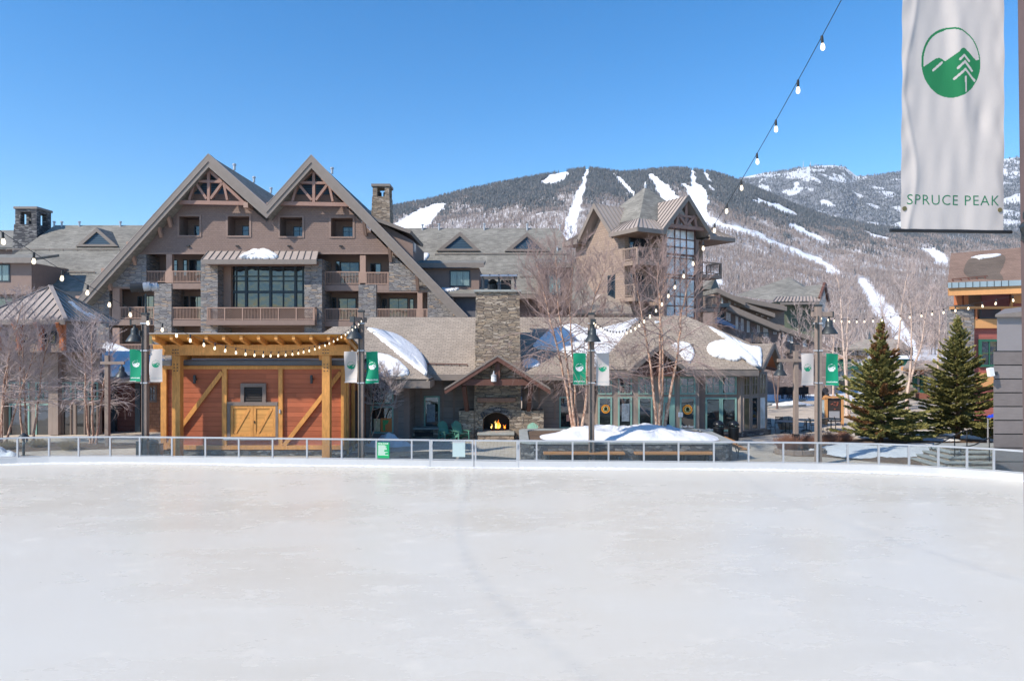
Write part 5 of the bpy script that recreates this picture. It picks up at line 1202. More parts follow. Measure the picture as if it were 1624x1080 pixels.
# ---------------- right block: hip roof, entry gable, cross wing
bz, by = 4.0, 39.6; bl, brx = 4.97, 14.3; A1, A2 = V(8.13, 42.77, 7.16), V(10.9, 43.0, 7.3)
blockp = plane3((bl, by, bz), (brx, by, bz), A1)
slab([(bl, by, bz), (brx, by, bz), A2, A1], .2).build('roof', m_roof2, cafe); slab([(bl, by, bz), A1, (A1.x+.4, 47, 5.2), (bl, 47, bz)], .2).build('roof', m_roof2, cafe)
wp_ = plane3((11, 40.6, 4.0), (16, 40.6, 4.0), (16, 43.2, 5.6))
crs = [hit(x, y, *wp_) for x, y in ((1090, 502), (1192, 545), (1226, 545), (1207, 585), (1120, 585))]
slab(crs, .18).build('roof', m_roof2, cafe)
e_ = crs[2]; f_ = crs[3]
slab([e_, e_+V(1.2, 1.9, -1.5), e_+V(-2.2, 3.5, -1.5), crs[1]], .18).build('roof', m_roof2, cafe)
m = MB(); m.prism([f_+V(0, -.05, .04), e_+V(.03, -.05, .06), e_+V(.03, -.05, -.3), f_+V(0, -.05, -.3)], (.1, .06, 0)); m.prism([e_+V(.03, 0, .06), e_+V(1.3, 1.9, -1.5), e_+V(1.3, 1.9, -1.85), e_+V(.03, 0, -.3)], (.1, -.04, 0)); m.split('verge_board', m_fascia, cafe)
cw_ = MB(); cw_.add([tuple(f_+V(-.1, .1, -.25)), tuple(e_+V(-.2, .1, -.25)), tuple(e_+V(.9, 1.8, -1.6)), tuple(e_+V(.3, 1.8, -1.6))], [(0, 1, 2, 3)]); cw_.build('soffit', m_orange_d, cafe, fix=False)
tb = MB(); tb.beam(e_+V(-1.2, .6, -.7), e_+V(.05, .25, -.62), .3, .26); tb.beam(e_+V(-.9, .9, -1.4), e_+V(1.0, 1.3, -1.75), .16, .2); tb.split('beam_end', m_dkwood, cafe)
MB().box(bl, brx, by-.07, by-.003, bz-.36, bz-.06).build('eave_board', m_fascia, cafe); MB().box(bl+.05, brx-.05, by+.0, YW2+.3, bz-.42, bz-.36).build('soffit', m_boardd, cafe)
YK = 40.2
MB().box(5.0, QX(1109, YK), YK, YK+.9, 0, bz-.42).build('wall', m_shopw, cafe)
MB().box(QX(1109, YK)+.003, QX(1176, YK), YK+.3, YK+.6, 0, bz-.42).build('wall', m_brown, cafe)  # browner than its neighbours: the eave's shade is put into the colour
# facet at the right end
pA = V(QX(1176, YK), YK+.12, 0); pB = V(QX(1217, 41.6), 41.6, 0); tF = (pB-pA).normalized(); LF = (pB-pA).length; nF = V(-tF.y, tF.x, 0)
MB().prism([pA, pB, pB+nF*.3, pA+nF*.3], (0, 0, bz-.2)).build('wall', m_shopw, cafe)
for (xa, xb, ya_, yb_) in ((1176.5, 1186, 0, 0),): pass
for k in range(3):
    c = pA+tF*(LF*(.2+.3*k)); w_ = LF*.24
    window(cafe, c+V(0, 0, QZ(681, 41)), tF, w_, 1.95, 1, 1, m_shopw, (m_glass_w, m_glass, m_glass_p)[k], .05); window(cafe, c+V(0, 0, QZ(626, 41)), tF, w_, 1.25, 2, 2, m_shopw, (m_glass_w, m_glass_w, m_glass_w)[k], .05)
MB().prism([pA+V(0, -.16, 0)-tF*2.6, pA-nF*.16, pB-nF*.16+tF*.1, pB+nF*.05, pA+nF*.05, pA-tF*2.6], (0, 0, QZ(683, 41))).build('stone_base', m_stone_d, cafe)
# windows of the block
emb_o = mat_plain('badge_orange', (.75, .3, .02), .5, .05); emb_g = mat_plain('badge_pale_green', (.45, .5, .25), .5, .05); emb_d = mat_plain('badge_dark_green', (.03, .05, .02), .5, .05); emb_r = mat_plain('badge_red', (.28, .07, .02), .5, .05)
yb_, yt_ = 690.5, 628
def px_window(a, b, y0, y1, nx=1, ny=1, fw=.09, fr=m_green_f, pn=m_glass, Y=YK, **k): return window(cafe, (QX((a+b)/2, Y), Y, QZ(y1, Y)), TX, QX(b, Y)-QX(a, Y), QZ(y0, Y)-QZ(y1, Y), nx, ny, fr, pn, fw, **k)
for a, b in ((948.5, 970.5), (980, 1002), (1012, 1034.5), (1078, 1102.5)):
    px_window(a, b, 629.5, 690.5); px_window(a, b, 598, 625.5, 2, 2, .08)
px_window(1045, 1070, 629.5, 692, 1, 1, .32, m_green_f, m_glass, name='door'); px_window(1045, 1069, 598, 625.5, 2, 2, .08)
Y2 = YK+.3
for a, b in ((1118.5, 1143), (1143.5, 1168)):
    px_window(a, b, 630, 684, 1, 1, .1, Y=Y2); px_window(a, b, 595.5, 625.5, 2, 2, .1, Y=Y2)
def badge(px, py, r_px, label):
    r_ = r_px*YK/K; c = P(px, py, YK-.07); t = thing('window_badge', label, 'badge', c, 'round badges on the shop windows')
    def disc(r0, r1, off, mat, nm):
        m = MB(); n = 28; vs = []
        for k in range(n):
            a = 2*PI*k/n
            for rr_ in (r0, r1): vs += [c+V(math.cos(a)*rr_, -off, math.sin(a)*rr_), c+V(math.cos(a)*rr_, -off+.004, math.sin(a)*rr_)]
        fs = []
        for k in range(n):
            j = (k+1) % n
            fs += [(k*4, j*4, j*4+2, k*4+2), (k*4+1, k*4+3, j*4+3, j*4+1), (k*4+2, j*4+2, j*4+3, k*4+3), (k*4, k*4+1, j*4+1, j*4)]
        m.add(vs, fs); m.build(nm, mat, t)
    disc(.0005, r_, 0, emb_o, 'disc'); disc(r_*.66, r_*.78, .006, emb_r, 'ring'); disc(.0005, r_*.6, .006, emb_g, 'field')
    m = MB(); m.lathe([(.001, -.1), (.001, .1)], c, 3) if False else None
    for dx, dz, q in ((-.18, .1, .2), (.16, .12, .2), (0, .3, .2), (0, .02, .22)):
        m.obox(c+V(dx*r_, -.014, dz*r_), V(q*r_, 0, q*r_*.4), V(0, .002, 0), V(-q*r_*.4, 0, q*r_))
    m.obox(c+V(0, -.013, -.3*r_), V(.42*r_, 0, 0), V(0, .0025, 0), V(0, 0, .1*r_)); m.obox(c+V(0, -.0125, -.15*r_), V(.05*r_, 0, 0), V(0, .0015, 0), V(0, 0, .2*r_)); m.build('tree_mark', emb_d, t)
badge(960.5, 648.5, 6.8, 'round orange badge on the shop window just right of the planter lamp post'); badge(1090.5, 649.5, 7.6, 'round orange badge on the shop window right of the sage door')
def wtext(txts, px, py, size):
    m = MB()
    for i, s in enumerate(txts): put_text(m, s, size, P(px, py+i*5.2, YK-.064), TX, V(0, 0, 1), .006)
    m.build('window_lettering', m_white, cafe, fix=False)
wtext(['Coffee'], 960, 688, .19); wtext(['Gift Items,'], 1024, 686.5, .2); wtext(['Craft Beer', '& Confections'], 1090.5, 676.5, .19); wtext(['Wine'], 1126, 681, .17)
m = MB(); m.box(QX(1075, YK), QX(1078.2, YK), YK-.09, YK-.07, QZ(661, YK), QZ(653.5, YK)); m.box(QX(1078.6, YK), QX(1082.5, YK), YK-.09, YK-.07, QZ(661, YK), QZ(653.5, YK)); m.split('notice', mat_plain('notice_paper', (.5, .55, .62), .6, .05), cafe)
m = MB(); m.box(QX(986, YK), QX(998, YK), YK-.05, YK-.035, QZ(668, YK), QZ(640, YK)); m.build('window_poster', MATS['poster_blue_grey'], cafe)
# entry gable
YN = 38.7; gx, gz = QX(1046, YN), QZ(548, YN)
gl_, gr_, ge = QX(998, YN), QX(1093, YN), QZ(588, YN)
for ex in (gl_, gr_):
    slab([(ex, YN, ge), (gx, YN, gz), (gx, YN+3.2, gz), (ex, YN+2, ge)], .16).build('gable_roof', m_roof2, cafe)
    m = MB(); m.prism([(ex, YN-.04, ge+.02), (gx, YN-.04, gz+.02), (gx, YN-.04, gz-.26), (ex, YN-.04, ge-.26)], (0, .1, 0)); m.build('verge_board', m_fascia, cafe)
gw = MB(); gw.prism([(gl_+.5, YN+.5, ge-.1), (gr_-.5, YN+.5, ge-.1), (gx, YN+.5, gz-.3)], (0, .1, 0)); gw.build('gable_wall', m_dkwood, cafe)
m = MB(); m.box(gl_+.45, gr_-.45, YN+.3, YN+.49, ge-.3, ge-.08); m.box(gx-.1, gx+.1, YN+.2, YN+.4, ge-.07, gz-.3); m.split('gable_timber', m_dkwood, cafe)
# snow on the roofs
roof_snow('melting snow mound on the metal canopy above the glazed lodge bay', [(380, 409), (387, 404), (396, 400), (404, 397), (412, 398), (420, 396.5), (432, 401), (441, 407), (436, 410.5), (420, 411), (402, 411), (388, 411)], plane3(ca[0], ca[1], ca[2]), .32, 51, jit=.5)
vp = plane3((cx, cy, cz), ap, hit(672, 566, *mainp))
roof_snow('big tongue of snow in the valley right of the hut, on the tan roof', [(582, 521), (602, 524), (624, 530), (642, 539), (656, 550), (668, 563), (675, 576), (677, 584), (677, 595), (668, 590), (650, 577), (628, 559), (606, 541), (592, 529)], vp, .22, 1, (650, 563), base=-.25)
roof_snow('white snow patch low on the left wing roof behind the green banner', [(592, 562), (612, 563), (630, 571), (643, 582), (649, 592), (640, 597), (620, 598), (600, 601), (584, 602), (575, 590), (580, 572)], wingp, .2, 3)
roof_snow('widest snow patch on the tan roof behind the planter lamp post', [(846, 547), (856, 537), (872, 524), (892, 517), (912, 515), (926, 521), (944, 523), (974, 517), (1000, 510), (1013, 506), (1000, 526), (984, 546), (966, 562), (950, 578), (938, 588), (924, 587), (914, 572), (896, 560), (868, 556), (850, 553)], mainp, .22, 4, (930, 540))
roof_snow('small blue shaded snow scrap beside the chimney above the eave', [(829, 572), (840, 569), (853, 572), (856, 579), (844, 583), (830, 582)], mainp, .1, 5)
roof_snow('rounded snow patch above the right slope of the shop entry gable', [(1064, 548), (1074, 543), (1087, 543), (1097, 549), (1101, 559), (1099, 569), (1093, 577), (1087, 572), (1077, 562), (1068, 554)], blockp, .12, 6)
roof_snow('ragged snow patch low on the right hip roof', [(1122, 549), (1130, 543), (1148, 540), (1168, 546), (1184, 557), (1197, 570), (1203, 581), (1190, 579), (1178, 570), (1166, 573), (1148, 570), (1132, 566), (1122, 558)], blockp, .2, 7)
roof_snow('long snow tail running down the right end of the tan roof', [(1122, 518), (1142, 527), (1164, 538), (1188, 549), (1202, 551), (1208, 556), (1208, 578), (1204, 583), (1194, 574), (1178, 560), (1160, 546), (1138, 530)], wp_, .2, 8, (1188, 562))
roof_snow('tiny scrap of snow high on the hip by the birches', [(1038, 510), (1044, 509), (1046, 511), (1040, 513)], blockp, .05, 9, jit=.1)
# ------------------------------------------------------------------ rear lodge wings
def tri_dormer(par, pl, px0, px1, pxa, pyb, pya, roofm):
    """triangular louvred dormer standing on roof plane pl"""
    b0, b1 = hit(px0, pyb, *pl), hit(px1, pyb, *pl); a = hit((px0+px1)/2, pyb, *pl); Y = b0.y-.35; A = P(pxa, pya, Y); B0 = P(px0, pyb, Y); B1 = P(px1, pyb, Y)
    back = 4.2
    d = MB(); c = (A+B0+B1)/3
    k = .66; i0, i1, ia = [c+(q-c)*k for q in (B0, B1, A)]
    for q0, q1, j0, j1 in ((B0, A, i0, ia), (A, B1, ia, i1)): d.prism([q0, q1, j1, j0], (0, .25, 0))
    d.prism([B0, i0, i1, B1], (0, .2, 0))
    o = d.build('dormer', m_fascia, par)
    m = MB(); m.poly(i0+V(0, .15, 0), i1+V(0, .15, 0), ia+V(0, .15, 0)); m.build('louver', m_louver, o, fix=False)
    m = MB()
    for q in (B0, B1):
        m.prism([q+V(0, .26, 0), A+V(0, .26, 0), A+V(0, back, 0)+V(0, 0, 0), q+V(0, .5, 0)], (0, .001, -.14))
    m.build('dormer_roof', roofm, o)
def shed_dormer(par, pl, px0, px1, pyt, pye, pyb, wins, Yoff, snow=None):
    b = hit((px0+px1)/2, pyb, *pl); Y = b.y+Yoff; x0, x1 = QX(px0, Y), QX(px1, Y); z0, z1 = QZ(pyb, Y), QZ(pye+6, Y)
    o = MB().box(x0, x1, Y, Y+6, z0-1, z1).build('dormer', m_brown, par)
    t = QZ(pyt, Y); slab([(x0-.5, Y-.7, QZ(pye, Y)), (x1+.5, Y-.7, QZ(pye, Y)), (x1+.5, Y+3.2, t+.45), (x0-.5, Y+3.2, t+.45)], .25).build('dormer_roof', m_roof, o)
    MB().box(x0-.5, x1+.5, Y-.78, Y-.71, QZ(pye+6.5, Y), QZ(pye-.5, Y)).build('eave_board', m_fascia, o)
    for (a, b_, y0, y1, nx) in wins: window(o, (QX((a+b_)/2, Y), Y, QZ(y1, Y)), TX, QX(b_, Y)-QX(a, Y), QZ(y0, Y)-QZ(y1, Y), nx, 1, pane=m_glass_c, fw=.12)
    return Y
wing = thing('lodge_wing', 'rear lodge wing with grey shingled roof and two triangular dormers right of the gables', 'lodge', (QX(780, 72), 72, 0))
YRr, YEe = 80.0, 70.0
rz, ez = QZ(362, YRr), QZ(466, YEe)
wpl = plane3((0, YEe, ez), (10, YEe, ez), (0, YRr, rz))
xa, xb = QX(590, YRr), QX(886, YRr); xe_ = QX(957, YEe)
slab([(xa, YEe, ez), (xe_, YEe, ez), (xb, YRr, rz), (xa, YRr, rz)], .3).build('roof', m_roof, wing)
slab([(xe_, YEe, ez), (xe_, YEe+16, ez), (xb, YRr, rz)], .3).build('roof', m_roof, wing)
slab([(xe_, YEe+20, ez), (xa, YEe+20, ez), (xa, YRr, rz), (xb, YRr, rz)], .3).build('roof', m_roof, wing)
MB().box(xa, xe_-1, YEe+1.2, YEe+18, 0, ez-.2).build('wall', m_siding, wing)
MB().box(xa, xe_, YEe-.08, YEe-.01, ez-.5, ez-.05).build('eave_board', m_fascia, wing)
tri_dormer(wing, wpl, 692, 762, 730, 398, 367.5, m_roof); tri_dormer(wing, wpl, 800, 872, 836, 398.5, 368.5, m_roof)
for py, xa_, xb_ in ((405, 690, 900), (441, 825, 852)):
    a, b = hit(xa_, py, *wpl), hit(xb_, py, *wpl); m = MB(); m.beam(a+V(0, 0, .18), b+V(0, 0, .18), .09, .09)
    for k in range(9): q = a.lerp(b, k/8); m.beam(q, q+V(0, 0, .16), .07, .07, (0, 1, 0))
    m.build('snow_guard', m_fascia, wing)
for px, py in ((670, 362), (696, 361), (768, 361), (836, 361.5), (888, 362.5), (905, 365), (884, 397)):
    p = P(px, py, YRr-.3) if py < 380 else hit(px, py, *wpl); MB().lathe([(.1, -.4), (.1, .3), (.16, .32), (.16, .45), (.04, .5)], p, 8).build('roof_vent', m_alu, wing)
Yd = shed_dormer(wing, wpl, 668, 760, 414, 419, 458, [(713, 746, 429, 455, 3)], -3.6)
shed_dormer(wing, wpl, 856, 914, 411, 418, 470, [(868, 890, 435, 468, 2)], -3.4)
Y = Yd-1.2; low = MB(); low.box(QX(690, Y), QX(768, Y), Y, Y+3, 0, QZ(470, Y)); low.build('lower_wall', mat_plain('slate_wall', (.12, .12, .135), .8, .1), wing)
slab([(QX(688, Y), Y-.8, QZ(467, Y)), (QX(775, Y), Y-.8, QZ(467, Y)), (QX(775, Y), Y+2.4, QZ(452, Y)), (QX(688, Y), Y+2.4, QZ(452, Y))], .2).build('lower_roof', m_roof, wing)
MB().box(QX(688, Y), QX(775, Y), Y-.87, Y-.81, QZ(470, Y)-.1, QZ(466.5, Y)).build('eave_board', m_fascia, wing)
roof_snow('snow drift on the grey roof where it meets the right lodge gable', [(638, 398), (650, 401), (664, 404), (680, 403), (678, 410), (672, 414), (655, 414), (642, 412)], wpl, .25, 21)
roof_snow('snow strip along the lower grey eave right of the lodge gable', [(695, 455), (710, 455), (733, 456), (726, 460), (718, 462), (705, 462)], plane3((QX(688, Y), Y-.8, QZ(467, Y)), (QX(775, Y), Y-.8, QZ(467, Y)), (QX(775, Y), Y+2.4, QZ(452, Y))), .25, 22)
lw = thing('lodge_wing', 'left lodge wing with grey hipped roof, one triangular dormer and dark eaves', 'lodge', (QX(80, 68), 68, 0))
YRl, YEl = 78.0, 67.0; rz, ez = QZ(357.5, YRl), QZ(462, YEl); lpl = plane3((0, YEl, ez), (10, YEl, ez), (0, YRl, rz))
xa, xb = QX(87, YRl), QX(260, YRl); xe_ = QX(-60, YEl); xg = QX(190, YEl)
slab([(xe_, YEl, ez), (xg, YEl, ez), (xb, YRl, rz), (xa, YRl, rz)], .3).build('roof', m_roof, lw); slab([(xe_, YEl, ez), (xa, YRl, rz), (xe_, YRl+11, ez)], .3).build('roof', m_roof, lw)
slab([(xb, YRl, rz), (xa, YRl, rz), (xe_, YRl+11, ez), (xg, YRl+11, ez)], .3).build('roof', m_roof, lw)
MB().box(xe_+1, xg, YEl+1.2, YRl+9, 0, ez-.2).build('wall', m_siding, lw); MB().box(xe_, xg, YEl-.08, YEl-.01, ez-.6, ez-.05).build('eave_board', m_fascia, lw)
tri_dormer(lw, lpl, 119, 187, 153, 391, 361, m_roof)
for py, a_, b_ in ((398, 10, 190), (434, 65, 150)):
    a, b = hit(a_, py, *lpl), hit(b_, py, *lpl); m = MB(); m.beam(a+V(0, 0, .18), b+V(0, 0, .18), .09, .09)
    for k in range(9): q = a.lerp(b, k/8); m.beam(q, q+V(0, 0, .16), .07, .07, (0, 1, 0))
    m.build('snow_guard', m_fascia, lw)
for px in (86, 98, 126, 191): MB().lathe([(.1, -.4), (.1, .25), (.16, .27), (.16, .4), (.04, .45)], P(px, 357, YRl-.2), 8).build('roof_vent', m_alu, lw)
shed_dormer(lw, lpl, -45, 50, 404, 411, 450, [(-20, 16, 419, 447, 3)], -3.2)
for px in (110, 10):
    window(lw, (QX(px, YEl+1.2), YEl+1.2, QZ(489, YEl)), TX, 1.6, 1.3, 2, 1, pane=m_glass_c)
fl_ = thing('far_lodge_roof', 'far grey roof edge behind the stone belfry at the left picture edge', 'roof', (QX(10, 84), 84, 0))
slab([(QX(-60, 80), 80, QZ(392, 80)), (QX(60, 80), 80, QZ(392, 80)), (QX(50, 86), 86, QZ(365.5, 86)), (QX(-70, 86), 86, QZ(365.5, 86))], .3).build('roof', m_roof, fl_)
MB().box(QX(-60, 80.5), QX(60, 80.5), 80.6, 86, 0, QZ(394, 80)).build('wall', m_siding, fl_)

# ------------------------------------------------------------------ the angled tower building
th_ = R(31); C0 = V(10.2, 55, 0); e1 = V(math.cos(th_), math.sin(th_), 0); e2 = V(-math.sin(th_), math.cos(th_), 0)
def T(a, b, z=0): return C0+e1*a+e2*b+V(0, 0, z)
tw = thing('tower_house', 'tan shingled corner tower with a pyramid roof and tall glazed gable bay', 'tower', tuple(T(4.5, 4.2)))
ZT = 14.6
plan = [(2.7, 0), (6.4, 0), (6.4, 1.73), (9.1, 1.73), (9.1, 8.5), (0, 8.5), (0, 1.73), (2.7, 1.73)]
MB().prism([T(a, b) for a, b in plan], (0, 0, ZT)).build('wall', m_tower, tw)
# lower corner returns under the balconies
MB().prism([T(0, .9), T(2.69, .9), T(2.69, 1.72), T(0, 1.72)], (0, 0, 7.2)).build('lower_bay', m_tower, tw)
ov = 1.0; zA = 19.45; apx_ = T(4.55, 4.25, zA)
zk = 15.75
def kk(a, b, z): return T(a, b, z)
eav = [(-ov, -ov), (9.1+ov, -ov), (9.1+ov, 9.2), (-ov, 9.2)]; kick = [(.7, .7), (8.4, .7), (8.4, 7.8), (.7, 7.8)]
for i in range(4):
    j = (i+1) % 4; slab([T(*kick[i], zk), T(*kick[j], zk), apx_], .15).build('roof', m_roof, tw)
# metal eave skirts, interrupted where the two gables stand
for (p, q, pk, qk, n_s) in (((-ov, -ov), (2.1, -ov), (.7, .7), (2.3, .7), 6), ((7.0, -ov), (9.1+ov, -ov), (6.9, .7), (8.4, .7), 6), ((9.1+ov, -ov), (9.1+ov, 9.2), (8.4, .7), (8.4, 7.8), 18), ((-ov, 2.5), (-ov, -ov), (.7, 2.5), (.7, .7), 7), ((-ov, 9.2), (-ov, 6.9), (.7, 7.8), (.7, 6.9), 5), ((9.1+ov, 9.2), (-ov, 9.2), (8.4, 7.8), (.7, 7.8), 20)):
    a, b, c, d = T(*p, ZT+.05), T(*q, ZT+.05), T(*qk, zk), T(*pk, zk); o = slab([a, b, c, d], .12).build('lower_roof', m_metal, tw); m = MB(); seams(m, a, b, d, c, n_s, .035, .06); m.build('roof_seams', m_seam, o)
    n_ = (b-a).normalized(); m = MB(); m.prism([a+V(0, 0, -.34), b+V(0, 0, -.34), b+V(0, 0, .0), a+V(0, 0, .0)], n_.cross(V(0, 0, 1))*.06); m.build('eave_board', m_fascia, tw)
m = MB(); m.prism([T(a, b, ZT-.3) for a, b in ((-ov, -ov), (2.1, -ov), (2.1, .02), (7.0, .02), (7.0, -ov), (9.1+ov, -ov), (9.1+ov, 9.2), (-ov, 9.2), (-ov, 6.9), (.02, 6.9), (.02, 2.5), (-ov, 2.5))], (0, 0, .12)); m.build('soffit', m_soffit, tw)
MB().lathe([(.1, 0), (.12, .3), (.03, .6)], apx_-V(0, 0, .1), 8).build('finial', m_alu, tw)
def tower_gable(o, t, w_, zb, za, back, metal=True, ovf=1.2):
    """gable with roof: centre o on the wall face, t along the wall"""
    out = V(t.y, -t.x, 0); a = o+out*ovf+V(0, 0, za); b0 = o+out*ovf-t*w_/2+V(0, 0, zb); b1 = o+out*ovf+t*w_/2+V(0, 0, zb)
    for b in (b0, b1):
        s = slab([b, a, a-out*back, b-out*back], .16).build('gable_roof', m_metal, tw); m = MB(); seams(m, b, b-out*back, a, a-out*back, 9, .035, .07); m.build('roof_seams', m_seam, s)
        m = MB(); m.prism([b+out*.02+V(0, 0, .05), a+out*.02+V(0, 0, .05), a+out*.02-V(0, 0, .42), b+out*.02-V(0, 0, .42)], -out*.16); m.build('verge_board', m_fascia, tw)
    return a, b0, b1
a, b0, b1 = tower_gable(T(0, 4.7), -e2, 4.9, ZT+.0, 17.5, 4.2, ovf=.9)
MB().prism([T(.01, 2.5, ZT-.6), T(.01, 6.9, ZT-.6), T(.01, 4.7, 17.0)], e1*.3).build('gable_wall', m_tower, tw)
a, b0, b1 = tower_gable(T(4.55, 0), e1, 5.6, ZT+.1, 17.75, 4.0, ovf=1.0)
MB().prism([T(2.75, .02, ZT-.5), T(6.35, .02, ZT-.5), T(4.55, .02, 17.0)], e2*.3).build('gable_wall', m_brown, tw)
# glazed bay
g0, g1, gz0, gz1 = 2.95, 6.15, 7.6, 15.2
m = MB(); out = -e2
def bar(a0, a1, z0, z1, d=.12): m.prism([T(a0, -d, z0), T(a1, -d, z0), T(a1, .02, z0), T(a0, .02, z0)], (0, 0, z1-z0))
for x in (g0-.1, 3.85, 5.2, g1): bar(x, x+.1 if x in (g0-.1, g1) else x+.07, gz0, gz1 if x in (g0-.1, g1) else 16)
for x in (4.5,): bar(x, x+.05, gz0, 16, .08)
for k, z in enumerate((7.6, 8.6, 9.4, 10.9, 11.15, 12.6, 12.85, 13.5, 14.2, 15.0)): bar(g0, g1, z, z+(.16 if k in (3, 4, 6, 0) else .09), .1)
fo = m.build('glazed_bay', m_dkwood, tw)
m = MB(); m.poly(T(g0, -.04, gz0), T(g1, -.04, gz0), T(g1, -.04, 15.2), T(5.6, -.04, 16), T(4.55, -.04, 16.9), T(3.5, -.04, 16), T(g0, -.04, 15.2)); m.build('pane', m_glass_p, fo, fix=False)
m = MB(); pc = lambda a, z: T(a, -.7, z)
def tb_(a0, z0, a1, z1, w_=.22): m.beam(pc(a0, z0), pc(a1, z1), .2, w_)
tb_(2.5, 15.15, 6.6, 15.15, .28); tb_(4.55, 15.2, 4.55, 17.2); tb_(3.4, 15.2, 3.6, 16.05); tb_(5.7, 15.2, 5.5, 16.05); tb_(4.5, 15.3, 3.6, 16.2); tb_(4.6, 15.3, 5.5, 16.2); tb_(3.3, 16.05, 5.8, 16.05, .18)
m.split('truss_timber', m_truss, tw)
for a in (2.72, 6.38): m = MB(); m.prism([T(a-.16, -.2, 4), T(a+.16, -.2, 4), T(a+.16, .05, 4), T(a-.16, .05, 4)], (0, 0, ZT-4.3)); m.build('corner_board', m_brown, tw)
# balconies
def balcony(a0, a1, b0, b1, z, h=1.05, sides='fl'):
    m = MB(); m.prism([T(a0, b0, z-.35), T(a1, b0, z-.35), T(a1, b1, z-.35), T(a0, b1, z-.35)], (0, 0, .34)); o = m.build('balcony', m_tower, tw)
    railing(o, T(a0, b0+.05), T(a1, b0+.05), z, h, .16, m_tower, .14)
    if 'l' in sides: railing(o, T(a0+.05, b1), T(a0+.05, b0+.1), z, h, .16, m_tower, .14)
    if 'r' in sides: railing(o, T(a1-.05, b0+.1), T(a1-.05, b1), z, h, .16, m_tower, .14)
balcony(-.35, 2.55, -.3, 1.7, 12.2); balcony(-.1, 2.0, .3, 1.7, 9.3); balcony(6.55, 9.5, -.1, 1.7, 11.5, sides='fr'); balcony(6.6, 9.5, .1, 1.7, 8.6, sides='fr')
for (o, t, w_, h_, nx) in ((T(1.0, 1.72, 12.3), e1, 1.1, 2.3, 1), (T(2.1, 1.72, 12.3), e1, .9, 2.3, 2), (T(1.2, 1.72, 9.3), e1, 1.6, 2.1, 2), (T(7.7, 1.72, 11.6), e1, 1.5, 2.2, 2), (T(7.7, 1.72, 8.6), e1, 1.4, 2.2, 2), (T(0, 3.4, 9.2), -e2, .95, 2.1, 2), (T(1.3, .89, 5.6), e1, 1.5, 1.5, 2), (T(8.2, 1.72, 5.8), e1, 1.5, 1.5, 1)):
    window(tw, o, t, w_, h_, nx, 2, m_wframe, m_glass_t, .09, .07)
# lower shingled lean-to at the tower's left foot
tl = thing('tower_annex', 'small grey hip roofed annex at the left foot of the tan tower', 'annex', (QX(950, 57), 57, 0))
A_ = P(957, 466, 58.5); B_ = P(908, 497, 54); C_ = P(1003, 497, 54); D_ = P(1012, 508, 56)
slab([B_, C_, A_+V(2.2, .8, 0), A_], .2).build('roof', m_roof2, tl); slab([B_, A_, A_+V(-1, 3, 0), B_+V(0, 6, 0)], .2).build('roof', m_metal, tl)
MB().box(B_.x+.6, C_.x-.2, 54.6, 60, 0, B_.z-.1).build('wall', m_tower, tl)
tr2 = slab([hit(910, 420, V(0, 60, 10), V(0, -.72, .69)), hit(1010, 508, V(0, 60, 10), V(0, -.72, .69)), hit(905, 508, V(0, 60, 10), V(0, -.72, .69))], .2); tr2.build('flank_roof', m_roof, tl)

# ------------------------------------------------------------------ stepped townhouse row and the green house
row = thing('townhouse_row', 'long taupe townhouse row with sloping eaves and narrow windows right of the tower', 'townhouse', (QX(1215, 75), 75, 0))
YJ = 75.0
def wall_px(par, pts, Y, dep, mat, nm='wall'): return MB().prism([P(x, y, Y) for x, y in pts], (0, dep, 0)).build(nm, mat, par)
def rake(par, a, b, Y, th, ov=1.2, dep=9, mat=None):
    p, q = P(*a, Y-ov), P(*b, Y-ov); o = MB().prism([p, q, q-V(0, 0, th), p-V(0, 0, th)], (0, dep, 0)).build('roof', mat or m_roof, par); MB().prism([p+V(0, -.05, .05), q+V(0, -.05, .05), q-V(0, .05, th*.9), p-V(0, .05, th*.9)], (0, .045, 0)).build('eave_board', m_fascia, par)
m_town = mat_boards('taupe_lap_siding', (.24, .185, .165), .22, .06, .05, .75)
wall_px(row, [(1130, 485), (1150, 485), (1300, 540), (1318, 552), (1318, 640), (1130, 640)], YJ, 8, m_town)
rake(row, (1152, 482), (1236, 517), YJ, .62, 1.4); rake(row, (1234, 516), (1292, 536), YJ+.6, .5, 1.3)
wall_px(row, [(1132, 464), (1174, 476), (1174, 500), (1132, 486)], YJ+1.2, 5, m_tower, 'dormer'); rake(row, (1136, 457), (1182, 478), YJ+1.2, .5, 1.2, 6)
wall_px(row, [(1176, 486), (1222, 498), (1222, 520), (1176, 500)], YJ+1.6, 5, m_tower, 'dormer'); rake(row, (1172, 478), (1229, 498), YJ+1.6, .45, 1.2, 6)
wall_px(row, [(1176, 474), (1244, 484), (1244, 530), (1176, 500)], YJ+5, 6, m_tower, 'rear_wall'); rake(row, (1166, 470), (1248, 487), YJ+5, .5, 1.3, 8)
for (x, y0, y1, w_, Yo) in ((1145, 469, 483, 5, 1.2), (1157, 474, 484, 6.5, 1.2), (1166, 477, 485, 6, 1.2), (1201, 493, 499, 4.5, 1.6), (1209, 496, 502, 4.5, 1.6), (1218, 499, 506, 3, 1.6), (1153, 493, 508, 3.4, 0), (1156.8, 495, 510, 3.4, 0), (1168.5, 499, 522, 4, 0), (1177, 502, 525, 4, 0), (1186.5, 505, 527, 4, 0), (1202.5, 511, 529, 4, 0), (1214, 515, 536, 7, 0), (1229, 520, 530, 5, 0), (1242, 525, 534, 4, 0), (1250.5, 529, 542, 3.5, 0), (1255.5, 530, 544, 3.5, 0), (1276, 536, 550, 5, 0)):
    Y = YJ+Yo; window(row, P(x, y1, Y), TX, w_*Y/K, (y1-y0)*Y/K, 1, 1, m_white if y0 > 489 else m_brown, m_glass_p, .06)
